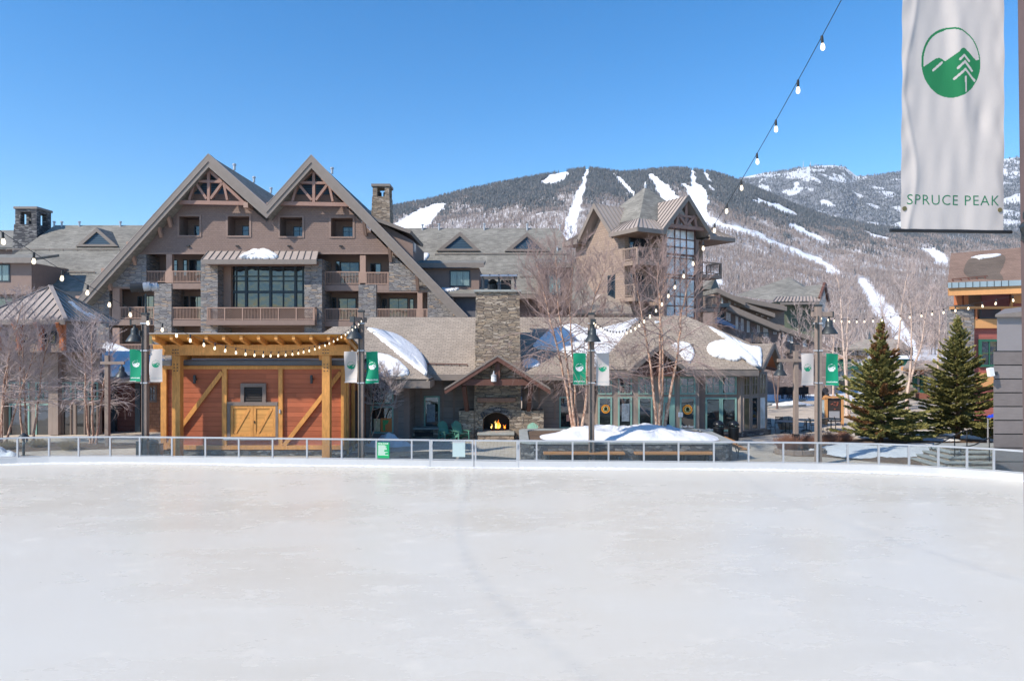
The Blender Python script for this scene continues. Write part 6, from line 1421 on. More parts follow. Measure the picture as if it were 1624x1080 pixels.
wall_px(row, [(1138, 481), (1157, 481), (1157, 487), (1138, 487)], YJ-2.2, 2.2, m_wframe, 'porch_roof'); wall_px(row, [(1140, 503), (1167, 517), (1166, 521), (1140, 512)], YJ-1.5, 1.4, m_blue, 'awning'); wall_px(row, [(1138, 488), (1149, 488), (1149, 512), (1138, 512)], YJ-.25, .2, m_wframe, 'door')
for a, b, y0, y1 in ((1192, 1219, 527, 543), (1253, 1272, 545, 560)):
    Y = YJ-1.6; wall_px(row, [(a, y1), (b, y1), (b, y1+1.5), (a, y1+1.5)], Y, 1.6, m_black, 'balcony'); railing(row, (QX(a, Y), Y, 0), (QX(b, Y), Y, 0), QZ(y1, Y), (y1-y0)*Y/K, .16, m_wframe)
grn = thing('green_house', 'dark green sided house with a grey pyramid roof behind the townhouse row', 'house', (QX(1262, 90), 90, 0))
YGn = 90.0
wall_px(grn, [(1238, 478), (1292, 478), (1292, 600), (1238, 600)], YGn, 9, m_greenw)
ap = P(1251.5, 439.5, YGn+5); e0, e1_ = P(1166, 468.5, YGn+3), P(1236, 478, YGn-1.5); e2_ = P(1301, 474, YGn-1.5); e3 = P(1312, 472, YGn+9)
MB().add([ap, e0, e1_, e2_, e3, P(1190, 466, YGn+14)], [(0, 1, 2), (0, 2, 3), (0, 3, 4), (0, 4, 5), (0, 5, 1)]).build('roof', m_roof, grn)
m = MB(); a, b, c, d = P(1226, 478, YGn-2.2), P(1301, 477.5, YGn-2.2), P(1298, 469.5, YGn-.9), P(1232, 471, YGn-.9); o = slab([a, b, c, d], .1).build('metal_eave', m_metal, grn); seams(m, a, b, d, c, 13, .09, .1); m.build('roof_seams', m_seam, o)
wall_px(grn, [(1238, 480), (1300, 479), (1300, 482.5), (1238, 483.5)], YGn-2.25, .1, m_fascia, 'eave_board')
gm = [P(1273, 454.5, YGn+3), P(1308, 451, YGn+1), P(1300, 472, YGn-1.6), P(1266, 472, YGn-.5)]; slab(gm, .2).build('roof', m_roof, grn)
m = MB(); m.prism([P(1299, 474, YGn-1), P(1308, 452, YGn+.8), P(1314, 490, YGn+3), P(1312, 520, YGn+3), P(1299, 520, YGn-1)], (0, .2, 0)); m.build('gable_wall', mat_boards('pale_grey_siding', (.4, .4, .38), .3, .05), grn)
m = MB(); m.beam(P(1308, 450.5, YGn+.6), P(1315.5, 487, YGn+2.5), .3, .5); m.beam(P(1308, 450.5, YGn+.6), P(1300, 474, YGn-1.8), .3, .5); m.split('verge_board', m_dkwood, grn)
# small distant house gable beside the tower
sg_ = thing('small_gable_house', 'small grey roofed gable peeping out right of the tower balconies', 'house', (QX(1125, 80), 80, 0))
m = MB(); m.prism([P(1108, 459, 80), P(1140, 459, 80), P(1135, 441, 80), P(1105, 441, 84)], (0, .5, 0)); m.build('roof', m_roof, sg_); wall_px(sg_, [(1128, 458), (1141, 458), (1135, 442)], 79.7, .25, m_wframe, 'gable'); wall_px(sg_, [(1105, 459), (1141, 459), (1141, 600), (1105, 600)], 80.6, 6, m_town)

# ------------------------------------------------------------------ orange and red building at the right
YR_ = 47.0
orb = thing('village_building', 'red and orange clapboard building with rust shingle roof at the right edge', 'building', (QX(1570, YR_), YR_, 0))
def bx(par, a, b, y0, y1, Y, dep, mat, nm, **k): return MB().box(QX(a, Y), QX(b, Y), Y, Y+dep, QZ(y1, Y), QZ(y0, Y)).build(nm, mat, par, **k)
def wedge(par, a, b, y0, y1, Y, dep, mat, nm):       # block whose left flank follows the street line
    x0, x1 = QX(a, Y), QX(b, Y); k = dep*x0/Y+.3; return MB().prism([(x0, Y, QZ(y1, Y)), (x1, Y, QZ(y1, Y)), (x1+k, Y+dep, QZ(y1, Y)), (x0+k, Y+dep, QZ(y1, Y))], (0, 0, QZ(y0, Y)-QZ(y1, Y))).build(nm, mat, par)
ra, rb, rc, rd = P(1502.5, 450, YR_-1), P(1760, 441, YR_-4), P(1760, 380, YR_+2), P(1508, 402, YR_+4.5)
rpl = plane3(ra, rb, rd); rc = hit(1760, 381, *rpl)
slab([ra, rb, rc, rd], .25).build('roof', m_roof3, orb); slab([rd, rc, rc+V(5, 7, -5), rd+V(5.5, 7, -5)], .2).build('roof', m_roof3, orb)
wet = smooth_loop([(1538, 411), (1560, 408), (1592, 405), (1592, 420), (1586, 432), (1591, 444), (1570, 443), (1540, 441), (1528, 431)], 4, .6, 3)
m = MB(); cc = [hit(x, y, *rpl)+rpl[1]*.012 for x, y in wet]; m.poly(*cc); m.build('damp_patch', mat_shingle('damp_roof_shingle', (.15, .115, .09), .33, .15, .12, .01, .7, .2), orb)
roof_snow('thin white snow streak on the rust roof at the right', [(1540, 409.5), (1553, 406.5), (1575, 404.5), (1588, 404.5), (1578, 408), (1560, 410.5), (1553, 412), (1548, 409.5)], rpl, .15, 31, jit=.2)
m = MB(); m.beam(ra+V(0, -.05, -.12), rb+V(0, -.05, -.12), .08, .36); m.build('tin_fascia', mat_plain('blue_grey_tin', (.3, .37, .4), .4, .1, 2, .3), orb)
m = MB()
for k in range(9): q = ra.lerp(rb, (k+.5)/22); m.beam(q+V(0, -.1, -.3), q+V(0, -.1, .06), .03, .03, (0, 1, 0))
m.split('tin_joint', m_lampm, orb)
m = MB(); m.beam(ra+V(.2, .2, -.55), rb+V(0, .2, -.55), .3, .5); m.build('eave_beam', m_orange, orb)
sg = MB(); p, q = hit(1510, 445.5, *rpl)+rpl[1]*.12, hit(1566, 440.5, *rpl)+rpl[1]*.12; sg.beam(p, q, .06, .06)
for k in range(5): s_ = p.lerp(q, k/4.4); sg.beam(s_, s_-rpl[1]*.12+V(0, -.15, -.1), .08, .06)
sg.build('snow_guard', m_dkwood, orb)
wedge(orb, 1545, 1780, 503, 720, YR_+.02, 6, m_redwall, 'wall'); bx(orb, 1526, 1780, 455, 503, YR_+3.2, .5, mat_plain('tan_recess', (.3, .2, .13), .7, .1), 'recess_wall'); bx(orb, 1600, 1780, 462, 503, YR_+.4, 3, m_redwall, 'wall')
for a, b in ((1518, 1526), (1529, 1536)): bx(orb, a, b, 467, 484, YR_+.2, .35, m_orange_d, 'post')
bx(orb, 1515, 1545, 484, 640, YR_-.35, .9, m_stone, 'stone_pier'); bx(orb, 1513, 1620, 486, 490, YR_-.45, .5, m_orange, 'balcony_rail') 
for a in (1547, 1588): bx(orb, a, a+3, 490, 506, YR_-.3, .15, m_orange_d, 'rail_post')
m = MB()
for k in range(26): xx = lerp(QX(1550, YR_), QX(1587, YR_), k/25); m.box(xx-.012, xx+.012, YR_-.25, YR_-.22, QZ(505, YR_), QZ(490.5, YR_))
m.box(QX(1549, YR_), QX(1588, YR_), YR_-.26, YR_-.2, QZ(505.5, YR_), QZ(504, YR_)); m.build('balustrade', m_lampm, orb)
bx(orb, 1541, 1780, 506, 520.5, YR_-.25, .26, m_orange, 'band_board'); bx(orb, 1541, 1780, 592, 613, YR_-.2, .21, m_orange, 'band_board'); bx(orb, 1540.5, 1545.5, 520.6, 591.9, YR_-.1, .13, m_dkgreen if False else m_orange_d, 'corner_board')
window(orb, P(1568, 582, YR_), TX, QX(1584, YR_)-QX(1551.5, YR_), QZ(538, YR_)-QZ(582, YR_), 2, 2, m_dkgreen, m_glass_t, .16, .12)
window(orb, P(1606, 582, YR_), TX, QX(1584, YR_)-QX(1551.5, YR_), QZ(538, YR_)-QZ(582, YR_), 2, 2, m_dkgreen, m_glass_t, .16, .12)
bx(orb, 1609, 1640, 466, 481, YR_-.1, .3, m_orange, 'gable_panel'); m = MB(); m.beam(P(1599, 503, YR_-.3), P(1608, 466, YR_-.3), .1, .16); m.build('stair_stringer', m_orange, orb)
# grey plank kiosk at the right edge
YM = 28.6
ksk = thing('plank_kiosk', 'grey horizontal plank kiosk with a metal upper panel at the right picture edge', 'kiosk', (QX(1610, YM), YM, 0))
zt = QZ(556.5, YM); zb_ = 0; xk0 = QX(1575.5, YM); KP = [(0, 0), (5.2, 0), (9, 5), (4.0, 5)]; hgt = (zt-0)/9; m = MB()
for k in range(9):
    b = MB(); b.prism([(xk0+x, YM+y, k*hgt) for x, y in KP], (0, 0, hgt-.045)); b.build('plank', m_plank if k == 99 else [m_greyplank_a, m_greyplank_b, m_greyplank_c][k % 3], ksk, bevel=.01)
MB().prism([(xk0+x*.96+.08, YM+y*.96+.06, 0) for x, y in KP], (0, 0, zt)).build('core', m_black, ksk)
xm = QX(1582.5, YM); zp = QZ(503, YM)
MB().prism([(xm+x, YM+.05+y*.97, zt+.002) for x, y in KP], (0, 0, zp-zt)).build('upper_panel', m_panel, ksk)
kc = [(xm-.22, YM-.15), (xm+5.2, YM-.15), (xm+9.4, YM+5.2), (xm+4.0, YM+5.2)]
MB().add([(x, y, zp+.003) for x, y in kc]+[(x, y, zp+.12+(x-xm)*.12) for x, y in kc], [(0, 3, 2, 1), (4, 5, 6, 7), (0, 1, 5, 4), (1, 2, 6, 5), (2, 3, 7, 6), (3, 0, 4, 7)]).build('roof_cap', m_fascia, ksk)
fc = thing('wall_floodlight', 'small white floodlight on the corner of the grey plank kiosk', 'floodlight', P(1574, 590, YM)); m = MB(); m.obox(P(1571, 590, YM-.25), V(.11, .02, .02), V(0, .09, 0), V(-.03, 0, .17)); m.build('housing', m_white, fc); m = MB(); m.beam(P(1573, 593, YM-.2), P(1577, 595, YM+.03), .05, .05); m.obox(P(1579, 592, YM-.03), V(.06, 0, 0), V(0, .05, 0), V(0, 0, .07)); m.split('bracket', m_lampm, fc)

# ------------------------------------------------------------------ village buildings glimpsed between the spruces
vb = thing('sign_building', 'beige roofed building with a dark green sign band behind the left spruce', 'building', (QX(1385, 85), 85, 0)); YV_ = 85
wall_px(vb, [(1318, 586), (1470, 586), (1470, 640), (1318, 640)], YV_, 8, mat_plain('pale_shopfront', (.45, .44, .42), .7, .25, .6)); bx(vb, 1320, 1449, 569.5, 586, YV_-.6, .8, m_dkgreen, 'sign_band'); bx(vb, 1320, 1376, 563.8, 569.4, YV_-.8, 1.2, m_orange, 'beam'); bx(vb, 1340, 1448, 551, 563.7, YV_-.2, 5, m_glass, 'window_band')
for a in (1347, 1361.5, 1375.5, 1419, 1425): bx(vb, a, a+1.2, 551, 563.5, YV_-.4, .25, m_alu, 'window_post')
slab([P(1326, 566, YV_-1.4), P(1452, 566, YV_-1.4), P(1430, 549, YV_+1.5), P(1342, 549, YV_+1.5)], .2) and slab([P(1335, 553, YV_-1.6), P(1445, 553, YV_-1.6), P(1428, 538, YV_+3.5), P(1370, 538, YV_+3.5)], .25).build('roof', mat_shingle('beige_roof_shingle', (.42, .36, .29), .33, .16, .08, .012, .7), vb)
m = MB(); put_text(m, 'OV', 1.25, P(1361, 575, YV_-.64), TX, V(0, 0, 1), .03); m.build('lettering', m_white, vb, fix=False)
wall_px(vb, [(1318, 600), (1440, 600), (1440, 604), (1318, 604)], YV_-1, .8, m_dkgreen, 'awning')
for a in (1330, 1347, 1400, 1418): window(vb, P(a, 637, YV_), TX, .9, 2.2, 1, 2, m_dkgreen, m_glass)
tb_ = thing('brick_trim_building', 'orange trimmed building with green doors and red brick base between the spruces', 'building', (QX(1465, 70), 70, 0)); Y7 = 70
bx(tb_, 1436, 1530, 583, 625, Y7, 6, mat_plain('cream_wall', (.42, .37, .32), .75, .15), 'wall'); bx(tb_, 1452, 1530, 624, 662, Y7-1, 7, m_brickred, 'brick_base'); bx(tb_, 1442, 1452, 615, 662, Y7-1.4, 8, m_stone_w, 'stone_pier'); bx(tb_, 1438, 1472, 582, 588, Y7-.8, 1, m_orange, 'beam'); slab([P(1432, 584, Y7-1.6), P(1530, 582, Y7-1.6), P(1530, 572, Y7+2), P(1440, 572, Y7+2)], .2).build('roof', m_roof2, tb_)
for a, b in ((1450, 1454.5), (1461, 1467)): bx(tb_, a, b, 592, 624, Y7-.3, .28, m_dkgreen, 'green_door')
for a in (1457.5, 1473, 1487): window(tb_, P(a, 622, Y7), TX, 5.5*Y7/K, 28*Y7/K, 1, 2, m_white, m_glass_p)
for a in (1447, 1462.5): bx(tb_, a, a+3, 588, 594, Y7-.6, .4, m_orange_d, 'post')
gb_ = thing('grey_terrace_building', 'pale grey clapboard building with dark terrace seats behind the right lamp posts', 'building', (QX(1262, 76), 76, 0)); bx(gb_, 1196, 1330, 583, 640, 76, 6, mat_boards('pale_grey_lap', (.4, .385, .375), .25, .05), 'wall')
for k in range(6): bx(gb_, 1246.5, 1256.5, 613+k*3.4, 614.6+k*3.4, 75.6, .3, m_black, 'shutter_slat')
bx(gb_, 1282, 1289, 615, 640, 75.5, .4, mat_plain('mustard_door', (.3, .2, .08), .7, .1), 'door')
slab([P(1190, 586, 75), P(1335, 586, 75), P(1330, 575, 79), P(1195, 575, 79)], .2).build('roof', m_roof2, gb_)

# ------------------------------------------------------------------ shop with the turret roof at the left
YS = 41.5
shop = thing('turret_shop', 'grey shopfront with tall green framed windows and a metal turret roof at the left', 'shop', (QX(80, YS), YS, 0))
tc = V(-25.5, 39.0, 6.9); a_ = 2.65; apx_ = V(tc.x-a_, tc.y+a_, 9.0)
cs = [V(tc.x, tc.y, tc.z), V(tc.x, tc.y+2*a_, tc.z), V(tc.x-2*a_, tc.y+2*a_, tc.z), V(tc.x-2*a_, tc.y, tc.z)]
# the turret: pyramid with standing seams
for i in range(4):
    p, q = cs[i], cs[(i+1) % 4]; o = MB().prism([p, q, apx_], (0, 0, -.1)).build('turret_roof', m_metal, shop); m = MB(); n_ = (q-p).cross(apx_-p).normalized(); n_ = n_ if n_.z > 0 else -n_; mid = (p+q)/2; L = (q-p).length; d = (q-p).normalized(); up = (apx_-mid); H_ = up.length; up.normalize()
    for k in range(1, 12):
        u = -L/2+L*k/12; top_ = 1-abs(u)/(L/2); m.beam(mid+d*u+n_*.025, mid+d*u+up*H_*top_+n_*.025, .03, .05, n_)
    m.split('roof_seam', m_seam, o); m = MB(); m.beam(p+V(0, 0, .03), apx_+V(0, 0, .05), .22, .06); m.build('hip_cap', m_metal, shop)
tpl = plane3(cs[0], cs[1], apx_); m = MB()
for (xa, ya, xb, yb, w_) in ((108, 479, 128, 491, .1), (114, 485, 140, 500, .13), (121, 491, 152, 508, .1), (112, 479, 118, 483, .08), (140, 497, 160, 509, .08)):
    p, q = hit(xa, ya, *tpl)+tpl[1]*.03, hit(xb, yb, *tpl)+tpl[1]*.03; m.beam(p, q, w_*2, .05, tpl[1])
tag(m.build('roof_snow', m_snow), 'thin white streaks of snow between the seams of the turret roof', 'snow', 'snow patches left on the roofs')
ex_ = MB(); r0 = V(tc.x, tc.y+2*a_+.0, tc.z)
MB().box(tc.x-2*a_-6, tc.x-.3, tc.y+.5, tc.y+3.4, 5.0, tc.z-.1).build('turret_wall', m_shopw, shop)
for k in range(5): 
    x = tc.x-.4-k*1.25; m = MB(); m.box(x-.12, x+.12, tc.y+.25, tc.y+.5, 5.1, tc.z-.15); m.beam((x, tc.y+.42, 5.7), (x, tc.y-.1, tc.z-.2), .18, .2); m.build('bracket', m_orange_d, shop)
MB().box(tc.x-2*a_-6, tc.x+.02, tc.y-.08, tc.y-.01, tc.z-.32, tc.z-.06).build('eave_board', m_fascia, shop)
MB().box(QX(-90, YS), QX(158, YS), YS, YS+.25, 0, 5.2).build('wall', m_shopw, shop); MB().box(QX(-90, YS), QX(118, YS), YS+.3, YS+2.2, 0, 6.6).build('rear_block', m_brown, shop)
MB().box(QX(-90, YS), QX(165, YS), YS-.9, YS+.2, 4.95, 5.2).build('lower_eave', m_fascia, shop)
for a, b in ((-40, -8), (15, 47.5), (57, 81.5), (99.5, 114), (119.5, 136), (140, 156)):
    window(shop, P((a+b)/2, 692, YS), TX, QX(b, YS)-QX(a, YS), QZ(640, YS)-QZ(692, YS), 1, 1, m_green_f if b < 100 else m_greyt, m_glass, .09, .06); window(shop, P((a+b)/2, 634, YS), TX, QX(b, YS)-QX(a, YS), QZ(606, YS)-QZ(634, YS), 2 if b-a > 20 else 1, 2, m_green_f, m_glass, .08, .06)
for a, b in ((-6, 13), (82.5, 98)): MB().box(QX(a, YS), QX(b, YS), YS-.35, YS-.0, 0, 4.9).build('pillar', m_shopw, shop)
def upper_win(px, py0, py1, w_): 
    window(shop, P(px, py1, tc.y+.5), TX, w_, QZ(py0, tc.y+.5)-QZ(py1, tc.y+.5), 2, 1, m_wframe, m_glass_t)
upper_win(72, 525, 545, 1.3); upper_win(30, 525, 545, 1.3)
# porch with dark red siding
por = thing('red_porch', 'dark red sided porch with a snow covered roof between the shop and the hut', 'porch', (QX(197, 43), 43, 0)); YO = 43.0
bx(por, 160, 214, 598, 690, YO, 4, m_redsid, 'wall'); bx(por, 214, 222, 598, 690, YO-.4, .5, m_wframe, 'post'); bx(por, 175, 182, 598, 690, YO-.3, .29, m_wframe, 'post')
bx(por, 222, 262, 598, 700, YO-.3, 3, mat_shingle('cedar_shake_wall', (.33, .16, .09), .3, .22, .12, .012, .5), 'wall'); window(por, P(242, 638, YO-.3), TX, 14*YO/K, 27*YO/K, 2, 2, m_greyt, m_glass_t, .12)
pr_ = [P(157, 601, YO-2), P(262, 601, YO-2), P(262, 568, YO+3), P(165, 545, YO+3)]; ppl = plane3(pr_[0], pr_[1], (pr_[0].x, YO+3, QZ(560, YO+3)))
q4 = [hit(157, 600, *ppl), hit(262, 600, *ppl), hit(262, 566, *ppl), hit(215, 556, *ppl), hit(170, 545, *ppl)]
slab(q4, .2).build('roof', m_roof2, por); bx(por, 157, 262, 600.5, 607, YO-2.05, .1, m_fascia, 'eave_board')
roof_snow('thick snow blanket on the porch roof behind the left green banner', [(163, 551), (170, 545), (186, 549), (204, 557), (216, 562), (236, 568), (258, 570), (258, 580), (252, 594), (236, 595), (200, 596), (172, 597), (162, 590), (161, 568)], ppl, .35, 41, (205, 578))
# chairs glimpsed inside the shop windows are reflections and stay out; distant left rail line
# ------------------------------------------------------------------ bare trees
class Twigs:
    def __init__(s): s.v = []; s.f = []; s.n = 0
    def tube(s, pts, rad, n=3):
        m = len(pts); ring = []
        for i in range(m):
            a = pts[max(0, i-1)]; b = pts[min(m-1, i+1)]; d = b-a
            if d.length < 1e-6: d = V(0, 0, 1)
            d.normalize(); e = d.cross(V(.31, .87, .2)) ; e.normalize(); g = d.cross(e); p = pts[i]; r = rad[i]
            for k in range(n):
                t = 6.28318*k/n; c, q = math.cos(t)*r, math.sin(t)*r; s.v.append((p.x+e.x*c+g.x*q, p.y+e.y*c+g.y*q, p.z+e.z*c+g.z*q))
        o = s.n
        for i in range(m-1):
            for k in range(n): s.f.append((o+i*n+k, o+i*n+(k+1) % n, o+(i+1)*n+(k+1) % n, o+(i+1)*n+k))
        s.n += m*n
    def build(s, name, mat, par):
        off = wloc(par); v = np.array(s.v, np.float32)-np.array(off, np.float32); return mesh_np(name, v, s.f, mat, par, smooth=True)
def bare_tree(name, label, base, stems, seed, bark=m_bark, twig=m_twig, nb=22, L1=2.2, n2=9, n3=5, droop=.35, up=.55, r0=.075, tw=.008, start=.28, group=None, cat='tree'):
    """stems: list of (bx, by, [(dx, dy, h), ...]) control offsets for each trunk"""
    r = random.Random(seed); th = thing(name, label, cat, base, group); base = Vector(base); T_ = Twigs(); B = Twigs()
    for (ctrl, rs) in stems:
        ctrl = [base+Vector(c) for c in ctrl]; n = 16; path = []
        for i in range(n+1):
            t = i/n*(len(ctrl)-1); k = min(int(t), len(ctrl)-2); f = t-k
            p0, p1, p2, p3 = ctrl[max(k-1, 0)], ctrl[k], ctrl[k+1], ctrl[min(k+2, len(ctrl)-1)]
            path.append(.5*((2*p1)+(p2-p0)*f+(2*p0-5*p1+4*p2-p3)*f*f+(3*p1-p0-3*p2+p3)*f**3)+V(r.gauss(0, .02), r.gauss(0, .02), 0))
        H = (path[-1]-path[0]).length; R0 = r0*rs; rad = [R0*(1-.9*(i/n)**.85)+.006 for i in range(n+1)]; rad[0] *= 1.25; T_.tube(path, rad, 8)
        for j in range(nb):
            t = start+(1-start)*((j+r.random())/nb)**.9; t = min(t, .985); x = t*n; k = min(int(x), n-1); p = path[k].lerp(path[k+1], x-k); ax = (path[k+1]-path[k]).normalized()
            az = j*2.4+r.uniform(-.5, .5); el = lerp(.12, .95, (t-start)/(1-start))+r.uniform(-.15, .2); ln = L1*(1.12-t*.72)*r.uniform(.7, 1.2)*(H/8)
            d = V(math.cos(az)*math.cos(el), math.sin(az)*math.cos(el), math.sin(el)); q = [p]; dd = d.copy(); m = 6
            for s in range(m):
                dd = (dd+V(r.gauss(0, .1), r.gauss(0, .1), r.gauss(0, .08)+(up*.16 if t > .5 else -droop*.14*(s-1)))).normalized(); q.append(q[-1]+dd*ln/m)
            rb = min(rad[k]*.5, .006+ln*.008); B.tube(q, [rb*(1-.75*s/m)+.003 for s in range(m+1)], 4)
            for a in range(n2):
                tt = r.uniform(.22, 1)*m; kk = min(int(tt), m-1); p2 = q[kk].lerp(q[kk+1], tt-kk); ax2 = (q[kk+1]-q[kk]).normalized(); sd = ax2.cross(V(r.gauss(0, 1), r.gauss(0, 1), r.gauss(0, 1))).normalized()
                d2 = (ax2*r.uniform(.7, 1.2)+sd*r.uniform(.4, .9)+V(0, 0, (.25 if t > .45 else -droop*.5))).normalized(); l2 = ln*r.uniform(.22, .5); q2 = [p2]
                for s in range(3): d2 = (d2+V(r.gauss(0, .12), r.gauss(0, .12), r.gauss(0, .1)-(droop*.12 if t < .5 else -.05))).normalized(); q2.append(q2[-1]+d2*l2/3)
                B.tube(q2, [tw*1.3, tw*1.1, tw*.9, tw*.6])
                for b in range(n3):
                    p3 = q2[1].lerp(q2[3], r.random()); d3 = (d2+V(r.gauss(0, .55), r.gauss(0, .55), r.gauss(0, .4)+(.2 if t > .4 else -.25*droop))).normalized(); l3 = l2*r.uniform(.4, .9); mid = p3+d3*l3*.5+V(r.gauss(0, .03), r.gauss(0, .03), r.gauss(0, .03))*l3
                    B.tube([p3, mid, p3+(d3+V(r.gauss(0, .15), r.gauss(0, .15), .05))*l3], [tw*.9, tw*.75, tw*.5])
    T_.build('trunk', bark, th); B.build('crown', twig, th); return th
def stem(*pts): return list(pts)
YA_ = 34.4; sA = YA_/K; SZ = 1.0
def pstem(px0, pts, Y, zb, dy):      # trunk control points given in the photograph, turned into metres about the base
    out = [(0, 0, 0)] if not pts else []
    b = P(px0, 0, Y); res = []
    n = len(pts)
    for i, (x, y) in enumerate(pts): q = P(x, y, Y); res.append((q.x-b.x, dy*i/(n-1), q.z-zb))
    return res
zb = 1.0
stA = [(pstem(918, p, YA_, zb, d), rs) for p, d, rs in (
    ([(911, 690), (897, 612), (883, 546), (872, 500), (860, 450), (852, 415)], .5, 1.0), ([(914, 690), (905, 620), (894, 550), (887, 505), (882, 450), (880, 405)], -.6, 1.0),
    ([(917, 690), (914, 640), (909, 560), (905, 500), (907, 450), (912, 400)], .7, .85), ([(922, 690), (930, 620), (932, 560), (936, 500), (948, 455), (960, 425)], -.3, 1.05))]
bare_tree('birch', 'multi stemmed bare birch at the left end of the snowy planter', P(918, 0, YA_)*1-V(0, 0, P(918, 0, YA_).z-zb), stA, 3, nb=24, L1=2.9, n2=9, n3=4, droop=.75, start=.2, tw=.0075, group='birches in the stone planter', twig=m_twig_m)
stB = [(pstem(1045, p, YA_, zb, d), rs) for p, d, rs in (
    ([(1043, 690), (1034, 600), (1027, 540), (1020, 500), (1012, 455), (1008, 430)], .5, 1.0), ([(1046, 690), (1047, 600), (1046, 530), (1044, 480), (1040, 440), (1042, 415)], -.5, 1.0),
    ([(1048, 690), (1052, 610), (1052, 540), (1050, 490), (1056, 450), (1060, 425)], .6, .9), ([(1051, 690), (1066, 610), (1075, 550), (1080, 500), (1088, 460), (1092, 445)], -.2, 1.05))]
bare_tree('birch', 'multi stemmed bare birch at the right end of the snowy planter before the sage door', P(1045, 0, YA_)-V(0, 0, P(1045, 0, YA_).z-zb), stB, 5, nb=22, L1=2.7, n2=8, n3=4, droop=.65, start=.22, tw=.0075, group='birches in the stone planter', twig=m_twig_m)
# left clump
for i, (px, Y, sts, lb) in enumerate(((4, 37.0, [([(0, 705), (4, 620), (12, 560), (22, 510), (30, 480)], .3, 1), ([(-4, 705), (-10, 620), (-18, 560), (-24, 500)], -.4, 1), ([(8, 705), (24, 640), (40, 580), (52, 525)], .5, 1.0), ([(2, 705), (10, 640), (20, 590), (24, 540)], -.5, .8)], 'bare birch clump with leaning pink stems at the left picture edge'),
        (44, 37.8, [([(36, 703), (29, 640), (26, 580), (20, 520)], .4, .9), ([(43, 712), (42, 640), (42, 570), (46, 505)], -.4, 1.0), ([(52, 705), (58, 640), (64, 580), (74, 520)], .3, 1.0)], 'bare birch clump behind the mushroom path light'),
        (144, 37.2, [([(142, 708), (134, 640), (130, 580), (122, 525)], .4, 1.0), ([(147, 708), (149, 640), (150, 570), (152, 515)], -.4, 1.0), ([(151, 708), (158, 640), (164, 590), (172, 540)], .3, .9)], 'bare birch clump left of the small porch lamp post'))):
    st_ = [(pstem(px, p, Y, 0, d), rs) for p, d, rs in sts]; b = P(px, 0, Y); b.z = 0
    bare_tree('birch', lb, b, st_, 20+i, nb=26, L1=2.5, n2=8, n3=4, droop=.25, up=.6, start=.3, r0=.065, tw=.0066, group='birches in the left bed')
# small tree right of the hut
b = P(585, 0, 37.0); b.z = 0
bare_tree('shrub_tree', 'low spreading bare tree behind the lamp post right of the hut', b, [([(0, 0, 0), (.1, .1, 1.2), (.25, .1, 2.6), (.5, .2, 4.0)], 1), ([(0, 0, 0), (.4, 0, 1.3), (.9, -.1, 2.6), (1.3, .1, 3.6)], .9)], 31, nb=20, L1=3.4, n2=9, n3=5, droop=.3, up=.3, start=.5, r0=.05, tw=.0065)
# trees behind the restaurant and beside the tower
for i, (px, Y, zt_py, sp, lb, tone, ns) in enumerate(((868, 52, 418, 1.0, 'reddish bare tree standing behind the chimney side of the restaurant roof', 0, 3), (915, 54, 425, .9, 'dense bare tree filling the gap left of the tower annex', 0, 3), (965, 50.5, 472, .8, 'bare tree in front of the annex roof at the tower foot', 0, 3), 
        (1128, 52, 475, .8, 'thin bare tree at the right foot of the tower', 0, 2),
        (1180, 62, 520, 1.0, 'bare tree before the townhouse row near its balcony', 1, 2), (1232, 58, 535, 1.1, 'bare twiggy tree between the townhouse row and the small lamp post', 1, 3), (1275, 70, 480, 1.0, 'bare tree in front of the green house', 1, 2))):
    b = P(px, 0, Y); b.z = 0; H = QZ(zt_py, Y); r = random.Random(i*3+1); sts = []
    for k in range(ns): a = k*2.1+i; sts.append(([(0, 0, 0), (.25*math.cos(a), .25*math.sin(a), H*.35), (.6*math.cos(a), .6*math.sin(a), H*.68), (.8*math.cos(a)+r.gauss(0, .2), .8*math.sin(a), H*r.uniform(.93, 1.0))], r.uniform(.8, 1.1)))
    bare_tree('bare_tree', lb, b, sts, 50+i, bark=m_mauve if tone else m_twig_r, twig=m_twig_r if not tone else m_twig, nb=20, L1=2.1*sp*.8, n2=8, n3=4, droop=.1, up=.9, start=.35, r0=.08, tw=.0065)
# tall pale birches on the right behind the spruces
for i, (px, Y, pts, lb) in enumerate(((1340, 52, [(1343, 640), (1341, 580), (1338, 520), (1336, 465), (1330, 430)], 'thin pale birch rising just right of the right hand green banner'), (1348, 54, [(1346, 660), (1344, 590), (1347, 530), (1352, 470)], 'second thin pale birch behind the left spruce'), (1420, 56, [(1412, 620), (1420, 580), (1428, 540), (1432, 500), (1440, 455), (1446, 430)], 'tall pale pink birch between the spruces, leaning right'), (1440, 54, [(1438, 630), (1444, 600), (1448, 560), (1450, 510), (1448, 470)], 'straight pale birch between the two spruces'), (1455, 60, [(1440, 620), (1452, 580), (1464, 545), (1472, 500), (1484, 465)], 'slanting pale birch left of the right spruce'), (1405, 60, [(1406, 620), (1404, 560), (1405, 510), (1400, 470)], 'slim birch rising behind the left spruce tip'),
        (1490, 62, [(1488, 620), (1490, 560), (1494, 510), (1492, 470)], 'slim mauve birch behind the right spruce'), (1322, 58, [(1322, 640), (1322, 580), (1325, 530), (1318, 490)], 'slim birch behind the right hand lamp post banner'))):
    zb_ = 0; b = P(px, 0, Y); b.z = 0; st_ = pstem(px, pts, Y, 0, .5); st_ = [(st_[0][0], 0, 0)]+[(a, c, d) for a, c, d in st_ if d > .4]
    bare_tree('white_birch', lb, b, [(st_, 1.0)], 80+i, bark=m_wbark, twig=m_twig, nb=22, L1=2.3, n2=8, n3=4, droop=.2, up=.7, start=.38, r0=.15, tw=.008, group='pale birches behind the spruces')
